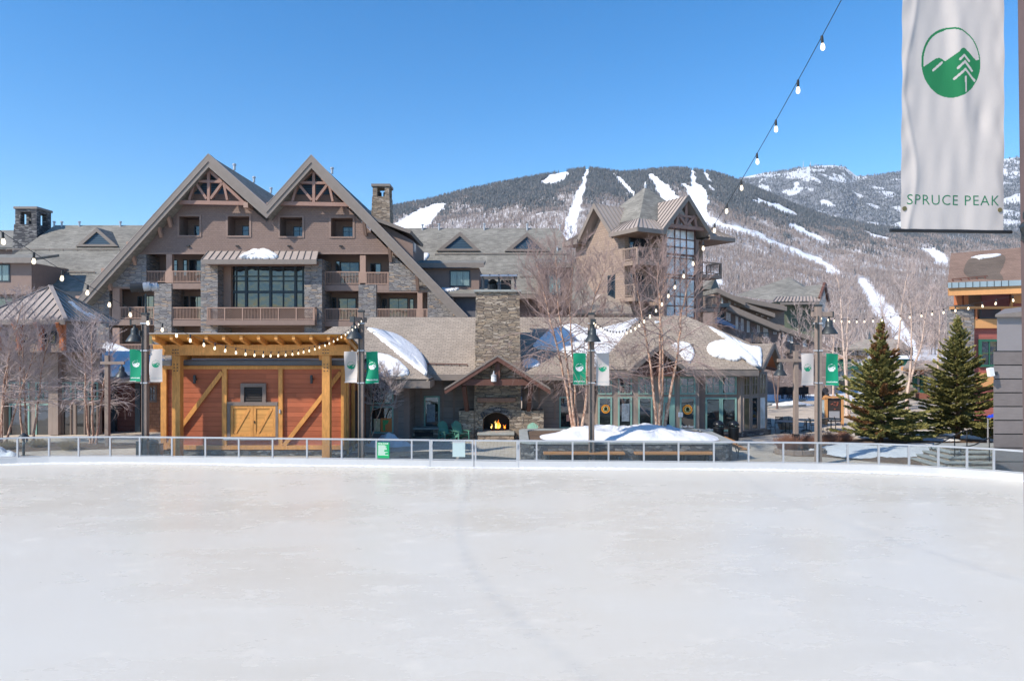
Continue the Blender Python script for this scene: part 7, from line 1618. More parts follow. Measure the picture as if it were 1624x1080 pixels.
def twig_shrub(name, label, base, r_, h, n, seed, mat, group=None):
    r = random.Random(seed); th = thing(name, label, 'shrub', base, group); T_ = Twigs(); b = Vector(base)
    for k in range(n):
        a = r.uniform(0, 6.28); q = r.random()**.6*r_; p = b+V(math.cos(a)*q*.5, math.sin(a)*q*.5, 0); t = b+V(math.cos(a)*q, math.sin(a)*q, h*r.uniform(.6, 1)*(1-.35*(q/r_)**2)); m_ = p.lerp(t, .55)+V(r.gauss(0, .04), r.gauss(0, .04), .03); T_.tube([p, m_, t], [.007, .006, .004])
        for j in range(2): e = m_.lerp(t, r.random()); T_.tube([e, e+V(r.gauss(0, .1), r.gauss(0, .1), r.uniform(.05, .16))], [.005, .003])
    o = T_.build('twigs', mat, th); return th
m_redtwig = mat_plain('red_brown_twig', (.26, .13, .085), .9, .3, 3); m_dry = mat_plain('dry_grass_blade', (.4, .31, .18), .9, .3, 3)
for i, (px, py, r_, h, lb) in enumerate(((1249, 716, .75, .95, 'russet twig shrub left of the black lamp base'), (1283, 713, .6, .85, 'russet twig shrub between the two right lamp posts'), (1316, 706, .55, .75, 'russet twig shrub right of the tall right lamp post'), (1338, 703, .5, .7, 'low russet shrub at the left foot of the left spruce'))):
    Y = 5.45*K/(py-HY); twig_shrub('twig_shrub', lb, (QX(px, Y), Y, .03), r_, h, 420, 60+i, m_redtwig, 'russet shrubs in the right bed')
for i, (px, py, lb) in enumerate(((108, 712, 'tuft of dry grass in the left bed behind the rink glass'), (14, 712, 'tuft of dry grass at the far left behind the rink glass'), (60, 709, 'small tuft of dry grass behind the path light'))):
    Y = 5.45*K/(py-HY); twig_shrub('dry_grass', lb, (QX(px, Y), Y, .02), .5, .5, 160, 90+i, m_dry, 'dry grass tufts in the left bed')

# ------------------------------------------------------------------ spruces
def spruce(label, base, H, Rb, seed, brown=0.0):
    r = random.Random(seed); th = thing('spruce', label, 'spruce', base, 'spruces behind the rink'); b = Vector(base); MB().tube([b, b+V(0, 0, H*.5), b+V(0, 0, H)], [.13, .075, .012], 8).build('trunk', m_sbark, th, smooth=True)
    vs = []; fs = []; vb = []; fb = []; br = Twigs()
    def spray(p, d, L, w_, dst):
        V_, F_ = dst; d = d.normalized(); s = d.cross(V(r.gauss(0, .5), r.gauss(0, .5), 1)).normalized(); u = s.cross(d); o = len(V_)
        V_.extend([tuple(p-s*w_*.2), tuple(p+s*w_*.2), tuple(p+d*L*.55+s*w_*.5+u*.02), tuple(p+d*L), tuple(p+d*L*.55-s*w_*.5+u*.02)])
        F_.append((o, o+1, o+2, o+4)); F_.append((o+4, o+2, o+3, o+3))
        o = len(V_); V_.extend([tuple(p-u*w_*.2), tuple(p+u*w_*.2), tuple(p+d*L*.5+u*w_*.45), tuple(p+d*L*.92), tuple(p+d*L*.5-u*w_*.35)]); F_.append((o, o+1, o+2, o+4)); F_.append((o+4, o+2, o+3, o+3))
    nl = 38
    for i in range(nl):
        f = (i+r.uniform(-.2, .2))/nl; f = max(0, f); z = H*(.06+.93*f); Lr = Rb*(.85*(1-f)**.95+.15*(1-f)**2)+.07; nbr = (9 if i % 3 else 7) if f < .75 else 5
        for k in range(nbr):
            az = 6.283*k/nbr+i*.7+r.uniform(-.25, .25); L = Lr*r.choice((r.uniform(.4, .75), r.uniform(.75, 1.05), r.uniform(1.0, 1.36)))*(1+.14*math.sin(az*2+seed)+.1*math.sin(az+i*.35)); el = lerp(-.2, .75, f**1.3)+r.uniform(-.2, .16); d = V(math.cos(az)*math.cos(el), math.sin(az)*math.cos(el), math.sin(el)); p = b+V(0, 0, z); pts = [p]; m = 6; dd = d.copy()
            for s in range(m): dd = (dd+V(r.gauss(0, .05), r.gauss(0, .05), .07)).normalized(); pts.append(pts[-1]+dd*L/m)
            br.tube(pts, [.018*(1-s/m)+.004 for s in range(m+1)])
            bn = brown and (r.random() < brown*(1 if f > .62 else .15)); dst = (vb, fb) if bn else (vs, fs); ns = max(3, int(L*15))
            for s in range(ns):
                t = (.18+.82*(s+r.random())/ns)*m; t = min(t, m-.01); kk = int(t); q = pts[kk].lerp(pts[kk+1], t-kk); ax = (pts[kk+1]-pts[kk]).normalized(); sd = ax.cross(V(0, 0, 1)).normalized()
                for sgn in (-1, 1):
                    l2 = .34*(1.1-t/m*.55)*(L/Rb*.5+.55)*r.uniform(.7, 1.2); d2 = (ax*.75+sd*sgn*r.uniform(.5, 1)+V(0, 0, r.uniform(-.3, .25))).normalized()
                    spray(q, d2, l2, .115, dst)
                    for e in range(2): q3 = q+d2*l2*r.uniform(.2, .7); spray(q3, (d2+sd*r.gauss(0, .7)+ax*.4+V(0, 0, r.uniform(-.35, .3))).normalized(), l2*.55, .1, dst)
                if r.random() < .6: spray(q, (ax+V(0, 0, r.uniform(-.4, .8))).normalized(), .24, .1, dst)
    for k in range(14): spray(b+V(0, 0, H*(.93+.006*k)), V(r.gauss(0, .4), r.gauss(0, .4), 1), .22, .06, (vs, fs))
    off = np.array(b, np.float32)
    def mk(V_, F_, nm, mat):
        me = bpy.data.meshes.new(nm); me.from_pydata((np.array(V_, np.float32)-off).tolist(), [], [f if f[2] != f[3] else f[:3] for f in F_]); o = bpy.data.objects.new(nm, me); COL.objects.link(o); o.parent = th; me.materials.append(mat); return o
    mk(vs, fs, 'foliage', m_needle)
    if vb: mk(vb, fb, 'browned_foliage', m_needle_b)
    br.build('branches', m_sbark, th); return th
Y = 37.6; spruce('tall spruce with a browning top behind the rink glass, left of the pair', (QX(1397, Y), Y, .05), QZ(512, Y), 2.3, 4, .5)
Y = 38.6; spruce('full green spruce beside the stone steps, right of the pair', (QX(1519, Y), Y, .1), QZ(507, Y), 2.3, 9, .0)
# lone hillside conifer beyond the townhouses
# ------------------------------------------------------------------ heaps, planter, seats
def heap(name, label, cat, cx_, cy_, rx, ry, h, seed, mat=m_snow_d, z0=0.0, n=44, rings=12, shape=None, kind=None, rough=.12, pw=1.6, ctr=(0, 0)):
    r = random.Random(seed); ph = [r.uniform(0, 6.28) for _ in range(8)]; m = MB(); vs = []
    def nz(x, y): return sum(math.sin(x*f+ph[i]+y*f*.7*(1 if i % 2 else -1))/f**.5 for i, f in enumerate((1.3, 2.9, 5.1, 8.7)))
    for a in range(rings+1):
        k = 1-a/rings
        for i in range(n):
            t = 6.2832*i/n; e = 1+.1*math.sin(t*3+ph[0])+.06*math.sin(t*7+ph[1])+r.uniform(-.02, .02)
            if shape: qx, qy = shape(t)
            else: qx, qy = math.cos(t)*rx*e, math.sin(t)*ry*e
            x, y = cx_+ctr[0]*(1-k)+qx*k, cy_+ctr[1]*(1-k)+qy*k; z = z0-.03+h*(1-k**pw)+(rough*h*nz(x*1.3, y*1.3)+rough*.6*h*r.uniform(-.5, .5))*min(1, (1-k)*5); vs.append((x, y, z))
    m.add(vs, [(a*n+i, a*n+(i+1) % n, (a+1)*n+(i+1) % n, (a+1)*n+i) for a in range(rings) for i in range(n)]); o = m.build(name, mat, smooth=True)
    return tag(o, label if kind != 'structure' else None, cat if kind != 'structure' else None, None, kind)
pl = thing('stone_planter', 'long rounded stone planter holding birches and a snow bank behind the rink glass', 'planter', (5.3, 34.2, 0))
x0, x1, y0, y1 = QX(826, 31.9), QX(1166, 31.9), 31.85, 37.0; zt = .9
def rrect(x0, x1, y0, y1, r_, n=6):
    out = []
    for cx_, cy_, a0 in ((x1-r_, y1-r_, 0), (x0+r_, y1-r_, 90), (x0+r_, y0+r_, 180), (x1-r_, y0+r_, 270)):
        for k in range(n+1): a = R(a0+90*k/n); out.append((cx_+math.cos(a)*r_, cy_+math.sin(a)*r_))
    return out
MB().prism([(x, y, 0) for x, y in rrect(x0, x1, y0, y1, .6)], (0, 0, zt-.08)).build('wall', m_stone_d, pl)
oc = rrect(x0-.05, x1+.05, y0-.05, y1+.05, .65); ic = rrect(x0+.4, x1-.4, y0+.4, y1-.4, .5); m = MB(); n = len(oc)
m.add([(x, y, zt-.079) for x, y in oc]+[(x, y, zt) for x, y in oc]+[(x, y, zt) for x, y in ic]+[(x, y, zt-.079) for x, y in ic], [(a*n+i, a*n+(i+1) % n, ((a+1) % 4)*n+(i+1) % n, ((a+1) % 4)*n+i) for a in range(4) for i in range(n)]); m.build('coping', m_flagst, pl)
MB().poly(*[(x, y, zt-.06) for x, y in ic]).build('soil', m_soil, pl, fix=False)
heap('snow_bank', 'long lumpy snow bank heaped on the stone planter', 'snow', QX(1000, 33.6), 34.0, 4.3, 2.0, .56, 6, z0=.88, n=90, rings=16, rough=.13, pw=2.2, shape=lambda t: (4.45*math.copysign(abs(math.cos(t))**.75, math.cos(t)), 1.95*math.copysign(abs(math.sin(t))**.7, math.sin(t))))
m_bench = mat_wood('golden_bench_plank', (.46, .22, .08), .5, .15, 'x')
for a, b, lb in ((862, 991, 'left golden bench plank set against the planter wall'), (1007, 1132, 'right golden bench plank set against the planter wall')):
    Yb = 31.45; t = thing('wall_bench', lb, 'bench', ((QX(a, Yb)+QX(b, Yb))/2, Yb, 0), 'benches along the planter'); xa, xb = QX(a, Yb), QX(b, Yb); z = QZ(717.5, Yb)
    MB().box(xa, xb, Yb-.12, Yb+.36, z-.09, z).build('seat', m_bench, t, bevel=.01)
    for k in range(4): xx = lerp(xa+.3, xb-.3, k/3); m = MB(); m.box(xx-.04, xx+.04, Yb-.05, Yb+.34, z-.42, z-.091); m.build('leg', m_black, t)
    MB().box(xa+.1, xb-.1, Yb+.37, Yb+.395, .0, z-.1).build('shade_panel', m_darksheet, t)  # dark sheet standing in for the shade under the seat
# iron bench seen end on at the right of the planter
ib = thing('iron_bench', 'slatted bench with a curled black iron arm at the right end of the planter', 'bench', (QX(1170, 33), 33, 0)); X = QX(1172, 33.2)
for yy in (32.6, 34.4):
    m = MB(); m.tube([(X+.3, yy, 0), (X+.22, yy, .25), (X+.25, yy, .45)], .022, 6); m.tube([(X-.25, yy, 0), (X-.22, yy, .45), (X-.34, yy, .85)], .022, 6); m.tube([(X-.28, yy, .66), (X+.1, yy, .68), (X+.3, yy, .62), (X+.33, yy, .52), (X+.25, yy, .44)], .02, 6); m.tube([(X-.24, yy, .43), (X+.26, yy, .43)], .022, 6); m.build('iron_frame', m_black, ib)
for k in range(4): MB().box(X-.2+k*.115, X-.11+k*.115, 32.5, 34.5, .455, .48).build('seat_slat', m_bench, ib)
for k in range(3): m = MB(); m.beam((X-.25-k*.035, 32.5, .56+k*.12), (X-.25-k*.035, 34.5, .56+k*.12), .025, .08); m.build('back_slat', m_bench, ib)
for px, lb in ((1139.5, 'black domed litter bin, the left of the two by the shop corner'), (1163.5, 'black domed litter bin, the right of the two by the shop corner')):
    Yc = 38.3; t = thing('litter_bin', lb, 'bin', (QX(px, Yc), Yc, 0), 'litter bins by the shop corner'); c = (QX(px, Yc), Yc, 0); m = MB(); m.lathe([(.2, .02), (.235, .06), (.26, .78), (.25, .8)], c, 20)
    m.build('liner', m_black, t, smooth=True); m = MB()
    for k in range(20): a = k*.31416; m.tube([(c[0]+.25*math.cos(a), c[1]+.25*math.sin(a), .03), (c[0]+.285*math.cos(a), c[1]+.285*math.sin(a), .8)], .012, 4)
    m.build('cage', m_black, t); m = MB()
    for z, rr in ((.1, .262), (.8, .295)): m.lathe([(rr, z-.02), (rr+.012, z), (rr, z+.02)], c, 20, False)
    m.split('hoop', m_lampm, t); m = MB()
    for k in range(4): a = k*1.57+.6; m.tube([(c[0]+.25*math.cos(a), c[1]+.25*math.sin(a), .8), (c[0]+.25*math.cos(a), c[1]+.25*math.sin(a), .95)], .014, 4)
    m.split('lid_strut', m_black, t); m = MB(); m.lathe([(.3, .93), (.31, .95), (.27, 1.06), (.18, 1.15), (.06, 1.2), (.02, 1.22)], c, 22); m.build('dome_lid', mat_plain('glossy_black_lid', (.02, .021, .024), .25, .1, 3) if 'glossy_black_lid' not in MATS else MATS['glossy_black_lid'], t, smooth=True)
# flat dark sheets on the paving
for pts, lb in (([(-9.2, 31.5), (-2.8, 31.0), (-2.7, 33.2), (-3.2, 35.2), (-9.2, 34.4)], 'dark flat sheet between the hut corner and the rink gate'), ([(-2.6, 30.95), (.25, 30.75), (.35, 32.9), (-2.55, 34.1)], 'grey flat sheet just inside the rink gates'), ([(.5, 30.8), (10.8, 30.35), (10.9, 31.3), (10.4, 31.8), (.5, 31.8)], 'dark flat sheet along the planter benches')):
    o = MB().prism([(x, y, -.028) for x, y in pts], (0, 0, .016)).build('ground_sheet', m_darksheet); tag(o, lb, 'mat', 'flat sheets beside the rink')
# snow pile and bins beside the hut
heap('snow_pile', 'grubby snow pile between the hut and the fireplace plaza', 'snow', QX(617, 37.2), 37.4, 1.25, 1.0, .62, 11, mat=m_snow_d, rough=.16, pw=1.3)
heap('snow_pile', 'snow heap at the far left behind the rink glass', 'snow', QX(-8, 32.8), 32.9, 1.3, .8, .62, 12, rough=.14)
t = thing('wrapped_bin', 'dark plastic wrapped bin between the lamp post and the hut', 'bin', (QX(239, 32.6), 32.6, 0)); c = P(239, 0, 32.7)
rr = random.Random(4); m = MB(); prof = [(.3, 0), (.33, .2), (.34, .5), (.36, .75), (.3, .86), (.1, .92)]
n = 18
vs = [(c.x+math.cos(6.283*k/n)*q*(1+rr.uniform(-.07, .07)), c.y+math.sin(6.283*k/n)*q, z+rr.uniform(-.02, .02)) for q, z in prof for k in range(n)]
m.add(vs, [(a*n+k, a*n+(k+1) % n, (a+1)*n+(k+1) % n, (a+1)*n+k) for a in range(5) for k in range(n)]+[tuple(range(5*n, 6*n))]); m.build('body', mat_plain('glossy_black_plastic', (.03, .035, .04), .3, .3, 6, bmp=.4), t); MB().box(c.x-.55, c.x-.36, 32.4, 32.7, 0, .85).build('side_panel', m_lampm, t)
t = thing('utility_box', 'small tan utility box beside the hut corner', 'box', (QX(252, 33.2), 33.2, 0)); MB().box(QX(249, 33.2), QX(256, 33.2), 33.1, 33.4, 0, .6).build('body', mat_plain('tan_paint', (.4, .34, .27), .7, .1), t, bevel=.01); MB().box(QX(248.6, 33.2), QX(256.4, 33.2), 33.08, 33.42, .601, .64).build('lid', m_greyt, t)
# adirondack chairs
def adirondack(label, x, y, rz):
    t = thing('adirondack_chair', label, 'chair', (x, y, 0), 'green slatted garden chairs by the fire', rz); m = MB()
    for k in range(5): m.obox((-.22+k*.11, -.02, .37-.0), (.048, 0, 0), (0, .27, -.06), (0, .004, .012))
    m.build('seat', m_adir, t, local=True, fix=False)
    for k in range(7):
        xx = -.27+k*.09; h = .42+.09*math.cos((k-3)*.5)*1.2; b = MB(); b.beam((xx*.82, .24, .3), (xx*1.05, .24+.3, .3+h*1.45), .08, .02, (0, 1, 0)); b.build('back_slat', m_adir, t, local=True, fix=False)
    b = MB(); b.beam((-.3, .4, .72), (.3, .4, .72), .03, .06); b.build('back_rail', m_adir, t, local=True, fix=False)
    for s in (-1, 1):
        b = MB(); b.box(s*.36-.07, s*.36+.07, -.4, .38, .54, .565); b.build('armrest', m_adir, t, local=True, fix=False); b = MB(); b.box(s*.34-.02, s*.34+.02, -.34, -.24, 0, .54); b.build('front_leg', m_adir, t, local=True, fix=False); b = MB(); b.beam((s*.3, -.34, .38), (s*.3, .6, .05), .03, .11); b.build('rear_leg', m_adir, t, local=True, fix=False); b = MB(); b.beam((s*.34, .3, .1), (s*.34, .36, .54), .03, .06, (0, 1, 0)); b.build('arm_post', m_adir, t, local=True, fix=False)
    return t
def gy(py): return 5.5*K/(py-HY)
Yc = gy(698.5)
adirondack('green slatted chair left of the fire, further from the hearth', QX(709, Yc), Yc, -2.5+PI/1); adirondack('green slatted chair left of the fire, nearest the hearth', QX(731, Yc), Yc, -2.5+PI/1); adirondack('green slatted chair right of the fire, half behind the planter', QX(839, 37.9), 37.9, -.45)
# ------------------------------------------------------------------ beds and things at the right
def bed(name, pts, z, mat, label=None):
    lp = smooth_loop(pts, 4, .0, 2); w = [Vector((QX(x, 5.5*K/(y-HY)), 5.5*K/(y-HY), 0)) for x, y in lp]; c = sum(w, V(0, 0, 0))/len(w); m = MB(); n = len(w); vs = []
    ks = [1, .94, .7, .35]; hs = [-.02, z*.6, z, z*1.1]
    for k, h in zip(ks, hs): vs += [c+(p-c)*k+V(0, 0, h) for p in w]
    m.add(vs, [(a*n+i, a*n+(i+1) % n, (a+1)*n+(i+1) % n, (a+1)*n+i) for a in range(3) for i in range(n)]+[tuple(range(3*n, 4*n))]); o = m.build(name, mat, smooth=True); return tag(o, kind='structure')
bed('garden_bed', [(1226, 717), (1248, 707), (1290, 699), (1380, 696), (1500, 696), (1575, 700), (1580, 722), (1530, 735), (1488, 738), (1440, 735), (1380, 731), (1310, 724), (1262, 723)], .1, m_soil)
bed('garden_bed', [(-120, 712), (-40, 705), (40, 702), (140, 703), (215, 703), (232, 708), (180, 711), (90, 713), (0, 716)], .06, m_soil); bed('garden_bed', [(22, 725), (40, 722), (62, 724), (70, 728), (50, 731), (25, 731)], .06, m_soil)
def snow_sheet(label, pts, seed, h=.16, z0=.06, mat=m_snow_d):
    lp = smooth_loop(pts, 6, .5, seed); w = [(QX(x, 5.4*K/(y-HY)), 5.4*K/(y-HY)) for x, y in lp]; cx_ = sum(p[0] for p in w)/len(w); cy_ = sum(p[1] for p in w)/len(w); n = len(w)
    return heap('snow_patch', label, 'snow', cx_, cy_, 1, 1, h, seed, mat, z0, n, 8, lambda t: (w[round(t/6.2832*n) % n][0]-cx_, w[round(t/6.2832*n) % n][1]-cy_), rough=.14, pw=3.0)
m_snow_g = mat_snow('granular_snow', (.76, .765, .77), 6.5, 1.0, .6)
snow_sheet('long melting snow patch on the mulch bed in front of the spruces', [(1298, 708), (1325, 704), (1360, 706), (1400, 707), (1445, 704), (1490, 703), (1512, 705), (1508, 713), (1490, 719), (1462, 724), (1430, 726), (1395, 725), (1360, 726), (1330, 723), (1308, 718)], 3, .2, .1, m_snow_g)
snow_sheet('snow patch shaded blue between the two spruce trunks', [(1440, 691), (1456, 685), (1480, 684), (1500, 688), (1516, 694), (1524, 699), (1500, 700), (1470, 699), (1450, 697)], 5, .16, .1); snow_sheet('small snow scrap on the edging by the russet shrubs', [(1281, 711), (1288, 708), (1294, 711), (1293, 716), (1284, 716)], 7, .1, .1)
# edging stones round the lamp base
m = MB(); Ye = 34.0
ed = thing('stone_edging', 'ring of low edging blocks round the black lamp base', 'edging', (QX(1262, Ye), Ye, 0))
for k in range(9): a = lerp(3.35, 6.1, k/8); c = V(QX(1268, 34.3)+math.cos(a)*1.15, 34.3+math.sin(a)*.75, .12); d = V(-math.sin(a)*1.15, math.cos(a)*.75, 0).normalized(); b = MB(); b.obox(c, d*.19, V(-d.y, d.x, 0)*.1, V(0, 0, .13)); b.build('block', mat_plain('edging_stone', (.22, .17, .14), .85, .25, 4, bmp=.4) if 'edging_stone' not in MATS else MATS['edging_stone'], ed, bevel=.015)
# patio set
def patio_table(label, x, y):
    t = thing('patio_table', label, 'table', (x, y, 0), 'dark patio tables'); m = MB(); m.lathe([(.6, .7), (.62, .715), (.62, .735), (.6, .74)], (0, 0, 0), 22); m.build('top', mat_plain('dark_teal_enamel', (.02, .04, .05), .3, .15, 4) if 'dark_teal_enamel' not in MATS else MATS['dark_teal_enamel'], t, local=True); m = MB(); m.tube([(0, 0, .05), (0, 0, .7)], .035, 8); m.build('stem', m_black, t, local=True)
    for k in range(4): a = k*1.5708+.4; b = MB(); b.tube([(0, 0, .12), (.3*math.cos(a), .3*math.sin(a), .06), (.42*math.cos(a), .42*math.sin(a), 0)], .022, 6); b.build('foot', m_black, t, local=True)
def patio_chair(label, x, y, rz):
    t = thing('patio_chair', label, 'chair', (x, y, 0), 'dark patio chairs', rz); m = MB()
    for k in range(5): m.box(-.2, .2, -.2+k*.085, -.135+k*.085, .43, .45)
    m.build('seat', m_black, t, local=True, fix=False); m = MB()
    for k in range(4): m.beam((-.2, .21+k*.02, .55+k*.095), (.2, .21+k*.02, .55+k*.095), .02, .06)
    for s in (-1, 1): m.tube([(s*.21, .19, .43), (s*.21, .28, .9)], .014, 5)
    m.build('backrest', m_black, t, local=True, fix=False)
    for sx in (-1, 1):
        for yy in (-.2, .2): b = MB(); b.tube([(sx*.19, yy, .43), (sx*.21, yy*1.1, 0)], .014, 5); b.build('leg', m_black, t, local=True)
patio_table('dark round patio table before the boulder', QX(1246, 42), 42); patio_table('dark round patio table between the right lamp posts', QX(1279, 42.8), 42.8); patio_table('dark round patio table left of the left spruce', QX(1318, 43.5), 43.5)
for px, Yc, rz, lb in ((1222, 41.6, .3, 'dark patio chair nearest the shop corner'), (1234.5, 43.6, 2.9, 'dark patio chair second from the shop corner'), (1258, 42.6, 1.2, 'dark patio chair left of the small lamp post'), (1270, 41.4, -1.8, 'dark patio chair just right of the small lamp post'), (1291, 42.5, 1.4, 'dark patio chair behind the tall right lamp post'), (1304, 42.2, -1.0, 'dark patio chair right of the tall right lamp post'), (1331, 43, 1.2, 'dark patio chair beside the left spruce branches')): patio_chair(lb, QX(px, Yc), Yc, rz)
# boulder
def boulder(label, px, pyb, w_, h, seed, mat):
    Y = gy(pyb); r = random.Random(seed); bm = bmesh.new(); bmesh.ops.create_icosphere(bm, subdivisions=3, radius=1); ph = [Vector((r.gauss(0, 1), r.gauss(0, 1), r.gauss(0, 1))).normalized() for _ in range(9)]; cs_ = [r.uniform(.62, .9) for _ in ph]
    for v in bm.verts:
        for d, c in zip(ph, cs_):
            k = v.co.dot(d)
            if k > c: v.co -= d*(k-c)
        v.co.x *= w_/2; v.co.y *= w_*.4; v.co.z = v.co.z*h*.62+h*.38
    me = bpy.data.meshes.new('boulder'); bm.to_mesh(me); bm.free(); o = bpy.data.objects.new('boulder', me); COL.objects.link(o); me.materials.append(mat); o.location = (QX(px, Y), Y+.3, 0); tag(o, label, 'boulder')
boulder('tan pink boulder behind the dark patio tables', 1251, 681, 1.25, .85, 3, mat_plain('tan_boulder', (.4, .27, .19), .85, .25, 3, bmp=.6))
# low stone walls at the top of the plaza
for a, b, y0, y1, Y, lb in ((1236, 1292, 637, 646, 64, 'upper pale stone wall at the top of the plaza'), (1217, 1291, 647, 663, 58.5, 'lower dark stone wall curving down the right side of the plaza'), (1212, 1236, 644, 654, 60, 'short snow capped stone wall beside the shop corner')):
    w_ = thing('stone_wall', lb, 'wall', (QX((a+b)/2, Y), Y, 0)); m = MB(); m.add([(QX(a, Y), Y, 0), (QX(b, Y), Y+2, 0), (QX(b, Y), Y+2.5, 0), (QX(a, Y), Y+.5, 0), (QX(a, Y), Y, QZ(y0+2, Y)), (QX(b, Y), Y+2, QZ(y0, Y)), (QX(b, Y), Y+2.5, QZ(y0, Y)), (QX(a, Y), Y+.5, QZ(y0+2, Y))], [(0, 3, 2, 1), (4, 5, 6, 7), (0, 1, 5, 4), (1, 2, 6, 5), (2, 3, 7, 6), (3, 0, 4, 7)]); m.build('masonry', m_stone_w, w_); m = MB(); m.beam((QX(a, Y)-.05, Y+.25, QZ(y0+2, Y)+.06), (QX(b, Y)+.05, Y+2.25, QZ(y0, Y)+.06), .62, .1); m.build('coping', m_flagst, w_)
heap('snow_drift', 'thin snow drift between the two stone walls on the plaza', 'snow', QX(1252, 62), 61.5, 1.9, .8, .35, 15, z0=.0)
# menu board
mbd = thing('menu_board', 'orange framed dark menu board on posts with a sheet of notices', 'sign', (QX(1322, 46), 46, 0)); Yq = 46
for px in (1311, 1336.5): bx(mbd, px-1.8, px+1.8, 627, 674, Yq-.06, .16, m_orange, 'post')
bx(mbd, 1313, 1334.7, 632, 669, Yq, .08, mat_plain('dark_brown_panel', (.045, .035, .032), .5, .1), 'panel'); bx(mbd, 1308, 1339, 628.5, 631.5, Yq-.1, .25, m_orange, 'top_bar'); bx(mbd, 1315, 1331.5, 652, 667, Yq-.03, .02, mat_plain('grey_notice', (.33, .33, .35), .6, .1), 'notice_sheet')
m = MB(); rr = random.Random(9)
for k in range(14): a = rr.uniform(1316, 1329); y = rr.uniform(637, 649); m.box(QX(a, Yq), QX(a+rr.uniform(1, 3), Yq), Yq-.03, Yq-.012, QZ(y+1.2, Yq), QZ(y, Yq))
m.split('menu_lettering', mat_plain('menu_red', (.4, .12, .08), .6, .3, 5), mbd)
mp2 = thing('map_board', 'narrow map panel with green foot beside the menu board', 'sign', (QX(1305, 46.6), 46.6, 0)); bx(mp2, 1302.5, 1308.6, 634, 662, 46.5, .08, mat_plain('pale_map', (.5, .58, .6), .5, .35, 4), 'panel'); bx(mp2, 1302.5, 1308.6, 662.2, 667, 46.5, .08, m_dkgreen, 'green_band'); bx(mp2, 1301, 1308.9, 630.5, 633.8, 46.48, .14, m_orange, 'top_bar'); bx(mp2, 1303.5, 1307.5, 667.2, 673, 46.5, .08, m_greyt, 'foot')
# seated person on the far terrace
def person(label, x, y, z):
    t = thing('person', label, 'person', (x, y, z)); pts = {'pel': (0, 0, .5), 'chest': (0, .03, .85), 'neck': (0, .02, 1.05), 'head': (0, -.02, 1.2), 'top': (0, -.02, 1.3), 'ls': (-.2, .02, .98), 'le': (-.26, -.06, .72), 'lh': (-.12, -.28, .66), 'rs': (.2, .02, .98), 're': (.26, -.06, .72), 'rh': (.12, -.28, .66), 'lk': (-.12, -.42, .52), 'lf': (-.13, -.4, .08), 'lt': (-.13, -.58, .04), 'rk': (.12, -.42, .52), 'rf': (.13, -.4, .08), 'rt': (.13, -.58, .04)}
    rad = {'pel': .15, 'chest': .17, 'neck': .06, 'head': .1, 'top': .07, 'ls': .085, 'le': .06, 'lh': .04, 'rs': .085, 're': .06, 'rh': .04, 'lk': .085, 'lf': .055, 'lt': .045, 'rk': .085, 'rf': .055, 'rt': .045}
    ed_ = [('pel', 'chest'), ('chest', 'neck'), ('neck', 'head'), ('head', 'top'), ('chest', 'ls'), ('ls', 'le'), ('le', 'lh'), ('chest', 'rs'), ('rs', 're'), ('re', 'rh'), ('pel', 'lk'), ('lk', 'lf'), ('lf', 'lt'), ('pel', 'rk'), ('rk', 'rf'), ('rf', 'rt')]
    ks = list(pts); me = bpy.data.meshes.new('body'); me.from_pydata([pts[k] for k in ks], [(ks.index(a), ks.index(b)) for a, b in ed_], []); o = bpy.data.objects.new('body', me); COL.objects.link(o); o.parent = t
    sk = o.modifiers.new('skin', 'SKIN'); 
    for i, k in enumerate(ks): me.skin_vertices[0].data[i].radius = (rad[k], rad[k]); me.skin_vertices[0].data[i].use_root = (k == 'pel')
    sb = o.modifiers.new('sub', 'SUBSURF'); sb.levels = sb.render_levels = 2; me.materials.append(mat_plain('dark_clothing', (.03, .032, .04), .85, .2)); 
    m = MB(); m.lathe([(.02, -.0), (.075, .03), (.095, .1), (.08, .17), (.03, .2)], (0, -.05, 1.13), 12); m.build('head', mat_plain('skin', (.45, .27, .2), .6, .05), t, smooth=True, local=True); m = MB(); m.lathe([(.1, .0), (.115, .05), (.09, .12), (.02, .15)], (0, -.02, 1.22), 12); m.build('hair', m_black, t, smooth=True, local=True); return t
Yp = 66.5; person('person in dark clothes seated on the far terrace beside the right lamp post', QX(1309, Yp), Yp, .12)
t = thing('terrace_armchair', 'dark armchair carrying the seated person on the far terrace', 'seat', (QX(1309, Yp), Yp+.05, 0)); MB().box(QX(1309, Yp)-.4, QX(1309, Yp)+.4, Yp-.25, Yp+.3, 0, .46).build('base', m_black, t); MB().box(QX(1309, Yp)-.4, QX(1309, Yp)+.4, Yp+.3, Yp+.36, 0, .95).build('backrest', m_black, t)
for k, px in enumerate((1238, 1243, 1247, 1252, 1257, 1262, 1268, 1274, 1280)):
    Yt = 68+(k % 3)*.5; lbs = ['first', 'second', 'third', 'fourth', 'fifth', 'sixth', 'seventh', 'eighth', 'ninth']; t = thing('terrace_chair', 'dark high backed terrace chair above the stone wall, %s from the left' % lbs[k], 'chair', (QX(px, Yt), Yt, 0), 'dark terrace chairs above the stone wall'); m = MB(); m.box(-.24, .24, -.25, .25, .4, .46); m.build('seat', m_black, t, local=True); m = MB(); m.box(-.24, .24, .2, .26, .46, 1.15); m.build('backrest', m_black, t, local=True)
    for sx in (-.2, .2):
        for sy in (-.2, .2): b = MB(); b.box(sx-.025, sx+.025, sy-.025, sy+.025, 0, .4); b.build('leg', m_black, t, local=True)
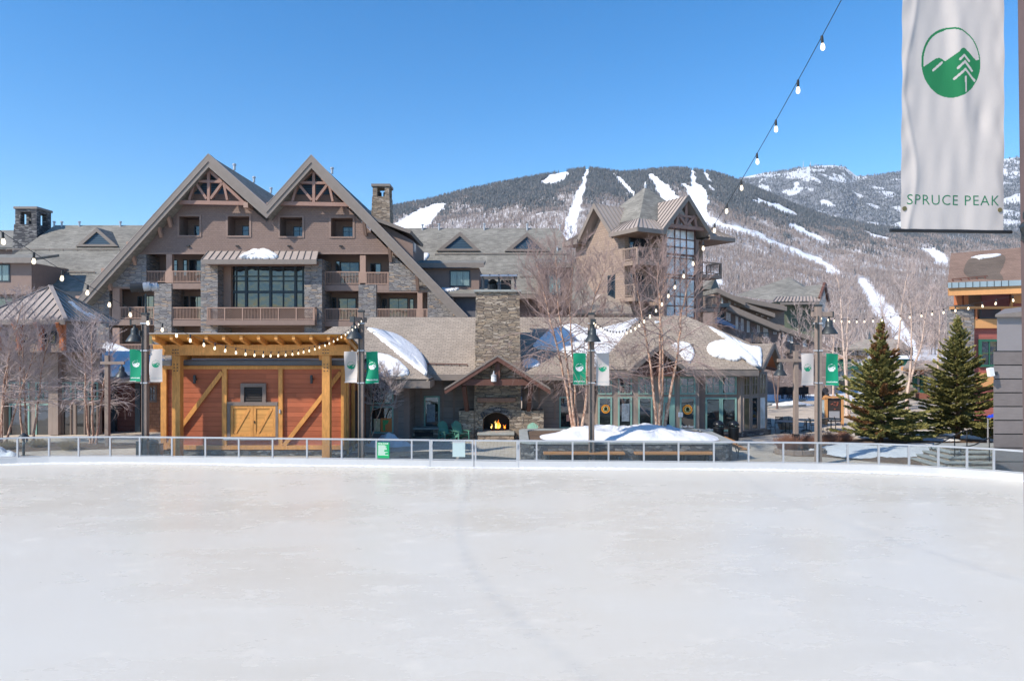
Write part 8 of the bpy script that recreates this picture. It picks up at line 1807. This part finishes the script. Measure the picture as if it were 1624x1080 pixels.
# ------------------------------------------------------------------ stone steps and handrails at the right
stp = thing('stone_steps', 'grey flagstone steps climbing behind the rink glass at the right', 'steps', (QX(1540, 29.6), 29.6, 0))
for k in range(5):
    yk = 29.35+.37*k; xa = QX(1503, 29.3)+.32*k*.9; zt = .17*(k+1); MB().box(xa, 21.4+.5*k, yk, 32, zt-.17 if k else -.02, zt-.06).build('riser', m_stone_w, stp); MB().box(xa-.06, 21.45+.5*k, yk-.05, 32.0+.001*k, zt-.059, zt).build('tread', m_flagst, stp)
def handrail(label, pts, posts):
    t = thing('handrail', label, 'handrail', pts[0], 'black iron handrails on the stone steps'); MB().tube(pts, .024, 8).build('rail', m_black, t, smooth=True)
    for p, zb_ in posts: MB().tube([p, (p[0], p[1], zb_)], .022, 8).build('post', m_black, t, smooth=True)
def curl(p, s=.11): return [Vector(p)+V(s*math.cos(a)-.02, 0, s*math.sin(a)-s) for a in np.linspace(-1.2, PI/2, 8)][::1]
p0 = P(1483, 706, 29.2); a = P(1520, 687, 30.4); b = P(1536, 682.5, 31)
handrail('left black handrail with a curled end on the stone steps', [P(1484, 712, 29.15), P(1479, 713, 29.15), P(1476.5, 709, 29.15), P(1479, 705.5, 29.15), P(1488, 704, 29.3), P(1520, 687.5, 30.4), P(1528, 683.5, 30.8), P(1540, 683, 31.2), P(1541.5, 687, 31.2), P(1538, 688.5, 31.2)], [(P(1514, 690.5, 30.2), .17), (P(1533.5, 683.5, 30.9), .7)])
handrail('right black handrail with a curled end beside the plank kiosk', [P(1529, 716.5, 29.2), P(1524, 716, 29.2), P(1522.5, 712, 29.2), P(1525, 708.5, 29.2), P(1534, 708, 29.2), P(1545, 705.5, 29.4), P(1576, 691, 30.2), P(1590, 686, 30.6)], [(P(1569, 694, 30.0), .3)])
c = P(1581, 662, 36)
tp = thing('blue_tarpaulin', 'crumpled bright blue tarpaulin on a rack left of the plank kiosk', 'tarpaulin', (c.x, c.y, 0)); rr = random.Random(6); m = MB(); n = 10; vs = [(c.x+(i/n-.5)*.75, c.y+(j/n-.5)*.6, c.z+.12*math.cos((i/n-.5)*3)+rr.uniform(-.05, .05)) for j in range(n+1) for i in range(n+1)]; m.add(vs, [(j*(n+1)+i, j*(n+1)+i+1, (j+1)*(n+1)+i+1, (j+1)*(n+1)+i) for j in range(n) for i in range(n)]); m.build('sheet', mat_plain('blue_plastic', (.02, .06, .5), .35, .15), tp, fix=False)
for sx in (-.3, .3):
    for sy in (-.25, .25): MB().box(c.x+sx-.025, c.x+sx+.025, c.y+sy-.025, c.y+sy+.025, 0, c.z-.0).build('leg', m_alu, tp)
